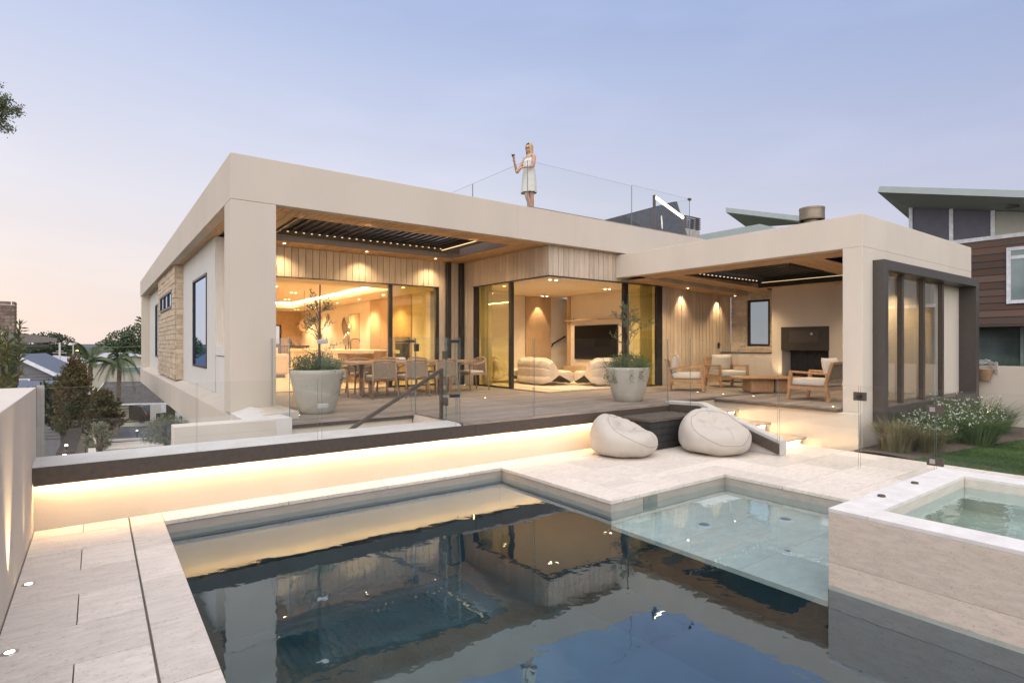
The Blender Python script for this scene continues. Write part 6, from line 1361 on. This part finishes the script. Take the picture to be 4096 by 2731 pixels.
# leafy branches close behind the left wall
fs = thing('banksia_bush', 'olive gold leaved bush rising behind the left boundary wall', 'bush', at(30, 1640, 7.2)); rr = random.Random(40); lf = MB(); stm = MB()
for k in range(30):
    tip = Dp(rr.uniform(-60, 95), rr.uniform(1285, 1540), 7.2 + rr.uniform(-0.5, 0.5)) - fs.location; base = Vector((tip.x * 0.5 + rr.gauss(0, .05), tip.y * 0.5, tip.z - rr.uniform(0.35, 0.6)))
    stm.tube([base, base.lerp(tip, 0.5) + Vector((0, 0, 0.03)), tip], [0.010, 0.007, 0.003], 5)
    for j in range(46):
        s = rr.uniform(0.25, 1.02); p = base.lerp(tip, s); d = (tip - base).normalized() * 0.8 + Vector((rr.gauss(0, .8), rr.gauss(0, .8), rr.gauss(0.1, .6))); leaf_quads(lf, p, d, rr.uniform(0.07, 0.13), 0.011, rr)
O('foliage', lf, mat('banksia_leaf', (0.13, 0.125, 0.03), 0.55, 0.5, 2.5, col2=(0.055, 0.085, 0.04), transl=0.15), fs, fix=False, kind='stuff'); O('stems', stm, M['bark'], fs, fix=False, kind='stuff')
# tree branch entering at the upper left
ob = thing('pohutukawa_branch', 'dark tree branch tip with red flowers at the upper left edge', 'tree', Dp(-60, 430, 9.0)); rr = random.Random(44); lf = MB(); fl_ = MB(); stm = MB()
cc = ob.location
for k in range(34):
    u, v = rr.gauss(5, 30), rr.gauss(432, 48)
    if u > 82: u = 70
    c = Dp(u, v, 9.0 + rr.uniform(-.25, .25)) - cc; stm.tube([(-0.3, 0, 0), c.lerp(Vector((-0.3, 0, 0)), 0.4) + Vector((0, 0, 0.02)), c], [0.02, 0.01, 0.004], 5)
    for j in range(60): leaf_quads(lf, c + Vector((rr.gauss(0, .035), rr.gauss(0, .035), rr.gauss(0, .035))), Vector((rr.gauss(0, 1), rr.gauss(0, 1), rr.gauss(0, 1))), rr.uniform(.028, .05), .010, rr)
    if rr.random() < 0.35:
        for j in range(22): leaf_quads(fl_, c + Vector((rr.gauss(0, .02), rr.gauss(0, .02), rr.gauss(0.01, .02))), Vector((rr.gauss(0, 1), rr.gauss(0, 1), rr.gauss(.5, 1))), .03, .004, rr)
O('foliage', lf, M['tree'], ob, fix=False, kind='stuff'); O('flowers', fl_, mat('red_stamens', (0.16, 0.02, 0.02), 0.7), ob, fix=False, kind='stuff'); O('branches', stm, M['bark'], ob, fix=False)
npn = thing('norfolk_pine', 'tip of a tiered pine just left of the far house corner', 'pine tree', setbase(566, 90)); q = MB(); q.tube([(0, 0, 0), (0, 0, 11.6)], [0.3, 0.05], 8); O('trunk', q, M['bark'], npn); lf = MB(); rr = random.Random(3)
for k in range(16):
    z = 4 + k * 0.48; r = 3.0 * (1 - k / 18)
    for j in range(7):
        a = j * 0.9 + k; 
        for m_ in range(26): s = rr.random(); leaf_quads(lf, Vector((math.cos(a)*r*s, math.sin(a)*r*s, z + 0.25*s + rr.gauss(0, .05))), Vector((math.cos(a), math.sin(a), .4)), .35, .06, rr)
O('crown', lf, M['tree'], npn, fix=False, kind='stuff')

# ================================================================== STREET SCENE, lower left
# road, kerb, footpath and the drive rising to the house
def quadplane(name, pts, m, kind='structure', th=0.0): q = MB(); q.poly([Vector(p) for p in pts]); return O(name, q, m, kind=kind)
zr = -5.75
q = MB(); q.poly([Zp(-300, 1762, zr), Zp(760, 1762, zr), Zp(760, 1690, zr), Zp(-300, 1700, zr)]); O('road', q, M['asphalt'], kind='structure')
q = MB(); a, b_, c, d = Zp(380, 1705, zr + .004), Zp(640, 1694, zr + .004), Zp(640, 1686, zr + .004), Zp(380, 1697, zr + .004); q.hexa([a, b_, c, d] + [p + Vector((0, 0, .12)) for p in (a, b_, c, d)]); O('footpath', q, M['conc'], kind='structure')
q = MB(); a, b_, c, d = Dp(395, 1775, 17), Dp(690, 1752, 17), Dp(690, 1775, 13.5), Dp(395, 1800, 13.5); q.hexa([p + Vector((0, 0, -0.8)) for p in (d, c, b_, a)] + [d, c, b_, a]); O('entry_terrace', q, M['trav'], kind='structure')
q = MB(); a, b_, c, d = Dp(425, 1768, 17.2), Dp(640, 1757, 17.2), Dp(640, 1752, 17.4), Dp(425, 1763, 17.4); q.hexa([a, b_, c, d] + [p + Vector((0, 0, .05)) for p in (a, b_, c, d)]); O('kerb', q, M['cap'], kind='structure')
# mulch bed with edging wall
q = MB(); pts = [Dp(238, 1822, 10.5), Dp(340, 1815, 10.5), Dp(345, 1720, 16), Dp(300, 1700, 16)]; q.hexa([p + Vector((0, 0, -.8)) for p in pts] + pts); O('mulch_bed', q, M['mulch'], kind='structure')
q = MB(); a, b_ = Dp(352, 1810, 10.4), Dp(358, 1732, 15.5); q.hexa([a + Vector((0, 0, -.6)), a + Vector((.12, -.05, -.6)), b_ + Vector((.12, -.05, -.6)), b_ + Vector((0, 0, -.6)), a, a + Vector((.12, -.05, 0)), b_ + Vector((.12, -.05, 0)), b_]); O('edging_wall', q, M['stucco_light'], label='narrow rendered edging wall between the mulch bed and the entry path', cat='wall')
sl = thing('slatted_edging', 'dark slatted timber edging climbing beside the mulch bed', 'edging')
for k in range(26):
    p = Dp(262 + 48 * k / 25, 1815 - 120 * k / 25, 10.6 + 5 * k / 25); q = MB(); q.box(p.x - 0.14, p.y, p.z - 0.3, p.x + 0.14, p.y + 0.06, p.z + 0.04); O('slat', q, M['bronze_frame'], sl)
for k, (u, v, dep) in enumerate(((265, 1783, 11), (258, 1822, 10.3), (384, 1792, 11.5), (548, 1723, 19))):
    p = Dp(u, v, dep); t = thing('garden_light', ('small glowing garden light in the slatted edging', 'small glowing garden light nearest the glass fence', 'small glowing garden light at the foot of the grey shrub', 'small glowing garden light by the road')[k], 'garden light', p, 0, 'garden lights'); q = MB(); q.lathe([(0, .03), (.025, .026), (.026, 0)], 12); O('lens', q, M['lamp_rail'], t); q = MB(); q.tube([(0, 0, -.25), (0, 0, 0)], .015, 6); O('stake', q, M['black'], t)
# white gate post, picket gate, garage, car
gz = thing('street_wall', 'short pale masonry wall by the street with a white framed gate', 'wall'); a = Dp(392, 1672, 30); q = MB(); b_ = Dp(362, 1672, 30); q.hexa([b_ + Vector((0, 0, -2)), a + Vector((0, 0, -2)), a + Vector((.2, .4, -2)), b_ + Vector((.2, .4, -2)), b_, a, a + Vector((.2, .4, 0)), b_ + Vector((.2, .4, 0))]); O('wall_block', q, M['cap'], gz)
q = MB(); pa_ = Dp(396, 1700, 33); q.bar(pa_, Dp(396, 1632, 33), .12, .12); q.bar(Dp(350, 1632, 33), Dp(398, 1630, 33), .08, .1); q.bar(Dp(372, 1632, 33), Dp(372, 1700, 33), .1, .1)
O('gate_frame', q, M['fit_w'], gz)
def fence_run(name, u0, v0t, v0b, u1, v1t, v1b, dep0, dep1, n, m, label, w=0.03):
    t = thing(name, label, 'fence')
    for k in range(n + 1):
        s = k / n; u = u0 + (u1-u0)*s; dep = dep0 + (dep1-dep0)*s; q = MB(); q.bar(Dp(u, v0b + (v1b-v0b)*s, dep), Dp(u, v0t + (v1t-v0t)*s, dep), w, w); O('bar', q, m, t)
    for f in (0.02, 0.22, 0.80, 0.93): q = MB(); q.bar(Dp(u0, v0t + (v0b-v0t)*f, dep0), Dp(u1, v1t + (v1b-v1t)*f, dep1), w, w*1.6); O('rail', q, m, t)
    return t
fence_run('steel_gate', 402, 1640, 1698, 602, 1627, 1686, 43, 45, 44, M['bronze'], 'dark steel driveway gate in front of the parked car')
fence_run('railing', 626, 1655, 1692, 664, 1651, 1685, 36, 38, 7, M['black'], 'short black railing beside the white pickets', .05)
wf_ = thing('paling_fence', 'grey timber paling fence between the parked car and the white pickets', 'fence')
for k in range(8): u = 604 + 6 * k; q = MB(); q.bar(Dp(u, 1688, 44), Dp(u, 1617 - k*0.4, 44), .11, .05); O('paling', q, M['whiteboard'], wf_)
pk = thing('picket_fence', 'white picket fence and tall white post half hidden under the house', 'fence')
for k, u in enumerate((646, 651, 656, 661, 697, 703, 709, 715, 721)): q = MB(); q.bar(Dp(u, 1690, 40), Dp(u, 1648 if k > 3 else 1618 - 0 * k, 40), .07, .05); O('picket', q, M['fit_w'], pk)
bn = MB(); a = Dp(666, 1680, 37); bn.box(a.x, a.y, a.z - .2, a.x + .5, a.y + .3, a.z + 1.0); O('wheelie_bin', bn, M['bronze'], label='dark brown bin beside the white pickets under the house', cat='bin', bevel=.03)
# garage house
def gable(name, u, v, dep, w, l, h, rh, rz, wallm, roofm, label, cat='house', eave=0.25, win=True, board=False):
    p = Dp(u, v, dep); t = thing(name, label, cat, p, rz)
    q = MB(); q.box(-w/2, -l/2, -3, w/2, l/2, h); q.add([(-w/2, -l/2, h), (w/2, -l/2, h), (0, -l/2, h + rh)], [(0, 1, 2)]); q.add([(-w/2, l/2, h), (w/2, l/2, h), (0, l/2, h + rh)], [(0, 2, 1)]); O('wall', q, wallm, t)
    if board:
        z = -1.0
        while z < h - 0.05: q = MB(); q.box(-w/2 - .025, -l/2 - .02, z, w/2 + .025, l/2 + .02, z + .015); O('board_edge', q, M['bronze_frame'], t); z += .17
    for s in (-1, 1):
        q = MB(); e = eave; k = rh / (w/2); q.hexa([(0, -l/2 - e, h + rh + .02), (s*(w/2 + e), -l/2 - e, h - e*k + .02), (s*(w/2 + e), l/2 + e, h - e*k + .02), (0, l/2 + e, h + rh + .02), (0, -l/2 - e, h + rh + .10), (s*(w/2 + e), -l/2 - e, h - e*k + .10), (s*(w/2 + e), l/2 + e, h - e*k + .10), (0, l/2 + e, h + rh + .10)]); O('roof', q, roofm, t)
        for yy in (-1, 1): q = MB(); q.bar((0, yy*(l/2 + e + .03), h + rh - .03), (s*(w/2 + e), yy*(l/2 + e + .03), h - e*k - .03), .05, .2); O('barge_board', q, M['fit_w'], t)
        q = MB(); q.box(s*(w/2 + e), -l/2 - e, h - e*k - .06, s*(w/2 + e + .1), l/2 + e, h - e*k + .08); O('gutter', q, M['fit_w'], t)
    if win:
        q = MB(); q.box(-w*.18, -l/2 - .06, h*.25, w*.18, -l/2 + .02, h*.7); f = O('window', q, M['fit_w'], t); q = MB(); q.box(-w*.15, -l/2 - .08, h*.30, w*.15, -l/2 - .061, h*.65); O('pane', q, M['ngl'], f)
    return t
M['slate'] = mat('dark_roof_tiles', (0.085, 0.075, 0.07), 0.8, 0.2, 3, (1, 1, 1)); M['blueroof'] = mat('blue_grey_metal_roof', (0.10, 0.115, 0.15), 0.5, 0.08, 4); M['greywall'] = mat('grey_weatherboard', (0.19, 0.19, 0.205), 0.8, 0.06, 3); M['creamwall'] = mat('cream_wall', (0.50, 0.47, 0.36), 0.85, 0.05, 3); M['paleroof'] = mat('pale_metal_roof', (0.40, 0.39, 0.42), 0.5, 0.05, 3)
gable('garage', 585, 1660, 50, 5.2, 6.0, 1.4, 1.5, R(65), M['creamwall'], M['slate'], 'cream garage with a dark tiled gable roof behind the parked car', 'garage', win=False)
gable('house', 128, 1560, 34, 3.2, 4.5, 1.15, 0.95, R(-12), M['greywall'], M['blueroof'], 'grey weatherboard house with a blue grey gable roof, nearest the left wall', board=True)
gable('house', 165, 1668, 31, 3.0, 3.0, 1.0, 0.9, R(70), M['greywall'], M['blueroof'], 'lower blue grey roof below the weatherboard house', board=True, win=False)
hs = gable('house', 235, 1480, 62, 5.2, 6.0, 0.9, 0.6, R(8), M['creamwall'], M['paleroof'], 'cream two storey house with a dark garage door behind the power pole')
q = MB(); q.box(-1.7, -3.08, -2.0, 1.3, -3.0, -0.35); O('garage_door', q, M['black'], hs)
gable('house', 475, 1500, 56, 6.5, 6, 1.3, 0.8, R(20), M['creamwall'], M['paleroof'], 'cream house half hidden behind the palms')
gable('house', 320, 1480, 58, 3.4, 5, 0.6, 0.7, R(40), M['creamwall'], M['paleroof'], 'small pale roofed house behind the left palm')
gable('house', 560, 1570, 58, 7.5, 5, 0.9, 0.7, R(50), M['greywall'], M['blueroof'], 'long dark metal roof just under the far corner of the house')
# parked car
car = thing('parked_car', 'dark hatchback parked behind the steel gate', 'car', Dp(568, 1684, 48), R(30)); q = MB(); prof = [(-1.9, .25), (-1.95, .75), (-1.7, .95), (-1.25, 1.42), (-.6, 1.5), (.3, 1.45), (.95, .98), (1.8, .85), (1.95, .6), (1.95, .25)]
q.prism([(-.85, y, z) for y, z in prof], (1.7, 0, 0)); O('body', q, mat('car_paint', (0.05, 0.035, 0.03), 0.25, 0.0, 4, spec=.8), car, bevel=.08)
q = MB(); q.box(-.68, -1.66, .98, .68, -1.40, 1.34, M=Matrix.Translation((0, 0, 0))); O('rear_window', q, M['ngl'], car)
for s in (-1, 1): q = MB(); q.box(s*.55, -1.99, .68, s*.80, -1.90, .86); O('tail_light', q, mat('tail', (.3, .02, .02), .3) if s < 0 else bpy.data.materials['tail'], car)
q = MB(); q.box(-.26, -1.99, .55, .26, -1.94, .68); O('number_plate', q, M['fit_w'], car)
for s in (-1, 1):
    for y in (-1.2, 1.25): q = MB(); q.tube([(s*.70, y, .31), (s*.88, y, .31)], .31, 16); O('wheel', q, M['black'], car)
# street lamp, power pole with wires
lp = thing('street_lamp', 'grey street lamp with a glowing shade near the palms', 'street lamp', setbase(293, 58)); q = MB(); top = Dp(291, 1376, 58) - lp.location; q.tube([(0, 0, 0), (0, 0, top.z)], [.09, .06], 8); q.tube([(0, 0, top.z), top + Vector((-.2, .1, .1))], .05, 6); O('pole', q, M['conc'], lp); q = MB(); q.lathe([(.08, .16), (.2, .1), (.24, 0)], 14, c=top + Vector((-.15, .1, -.08))); O('shade', q, M['fit_w'], lp); q = MB(); q.disc(top + Vector((-.15, .1, -.10)), .2, (0, 0, -1)); q.disc(top + Vector((-.15, .1, -.12)), .2); O('lens', q, emit('street_lens', (1, .62, .25), 5), lp)
l2 = thing('street_lamp', 'small glowing orange lamp under the far eave', 'lamp', Dp(309, 1403, 60)); q = MB(); q.lathe([(0, .08), (.12, .05), (.14, 0), (0, -.02)], 12); O('lens', q, emit('amber_lens', (1, .50, .12), 5), l2)
po = thing('power_pole', 'pale power pole with a cross arm and wires', 'power pole', setbase(239, 56)); q = MB(); q.tube([(0, 0, 0), (0, 0, Dp(239, 1370, 56).z - GZ)], [.12, .08], 8); O('pole', q, M['cap'], po)
za = Dp(239, 1411, 56).z - GZ; q = MB(); q.bar((-.55, .3, za), (.55, -.3, za), .08, .08); q.bar((-.3, .15, za + .18), (.3, -.15, za + .18), .06, .06); O('cross_arm', q, M['conc'], po)
q = MB(); tz = Dp(239, 1370, 56).z - GZ
for off in ((10, 4, 0.1), (-12, 8, -.3)): q.tube([(0, 0, tz - .05)] + [(off[0]*s, off[1]*s, tz - .05 - .5*math.sin(math.pi*s) + off[2]*s) for s in (.25, .5, .75, 1)], .012, 4)
O('wires', q, M['conc'], po)
# neighbour's brick chimney and eave at the far left
bc_ = thing('brick_chimney', 'weathered brick chimney at the left edge of the picture', 'chimney', Dp(18, 1460, 17)); rr = random.Random(2)
M['oldbrick'] = mat('weathered_brick', (0.20, 0.15, 0.12), 0.95, 0.3, 8, bump=.8, bscale=30, rnd=.2)
q = MB(); q.box(-.6, -.3, -1.5, .24, .3, 1.80); O('core', q, M['oldbrick'], bc_)
for k in range(13):
    z = .55 + k * .105; x = -.62 + (.12 if k % 2 else 0)
    while x < .24: e = min(x + .26, .26); q = MB(); q.box(x + .004, -.315, z, e - .008, -.301, z + .092); O('brick', q, M['oldbrick'], bc_); x += .27
    q = MB(); q.box(.241, -.31, z, .255, .3, z + .092); O('brick', q, M['oldbrick'], bc_)
ev = thing('left_house', 'neighbouring brick house with a pale ribbed eave and black downpipe at the left', 'house'); q = MB(); a, b_ = Dp(20, 1325, 15), Dp(228, 1352, 19); c, d = Dp(20, 1375, 15), Dp(228, 1368, 19); bk_ = Vector((-3.5, 1.5, 0.25)); q.hexa([c, d, d + bk_, c + bk_, a, b_, b_ + bk_, a + bk_]); O('eave', q, mat('ribbed_fascia', (0.36, 0.34, 0.32), .7, .15, 3, (1, 1, 30)), ev)
q = MB(); q.tube([Dp(55, 1390, 15.5), Dp(190, 1383, 18.2), Dp(196, 1368, 18.3)], .06, 8); q.tube([Dp(58, 1388, 15.5), Dp(58, 1560, 15.5)], .06, 8); O('downpipe', q, M['black'], ev)
q = MB(); a = Dp(52, 1380, 16); q.box(a.x - 4, a.y, -4, a.x, a.y + .3, a.z); O('brick_wall', q, mat('red_brick', (.33, .17, .11), .9, .2, 6), ev)
# distant hills closing the horizon
q = MB()
def hl_(u, v): a = -1.3 + 2.6 * u; dd = 900; base = FWD * math.cos(a) * dd + RT * math.sin(a) * dd; return Vector((base.x, base.y, -40 + v * (40 + 2 + 7 * noise.noise(Vector((u * 9, 0, 3))))))
q.grid(hl_, 90, 2); O('hills', q, mat('far_hills', (0.13, 0.15, 0.17), 0.95, .1, .01), kind='structure')
# in-paving uplights by the left wall
for (u, v) in ((115, 2333), (38, 2606)):
    p = Zp(u, v, ZP + .004); q = MB(); q.lathe([(0, .004), (.024, .004)], 18); o = O('uplight_lens', q, M['lamp'], terrace, loc=(p.x, p.y, ZP)); q = MB(); q.lathe([(.0242, .0045), (.040, .0035), (.043, 0)], 20); O('uplight_ring', q, M['steel'], o)
lamp_or_fill_spot((-0.37, Zp(58, 2420, ZP).y, ZP + .03), 120.0, 44, 1.0, .015, d=(-.10, 0, 1))
lamp_or_fill_spot((-0.43, 6.1, ZP + .03), 30.0, 26, .9, .01, d=(-.05, 0, 1))
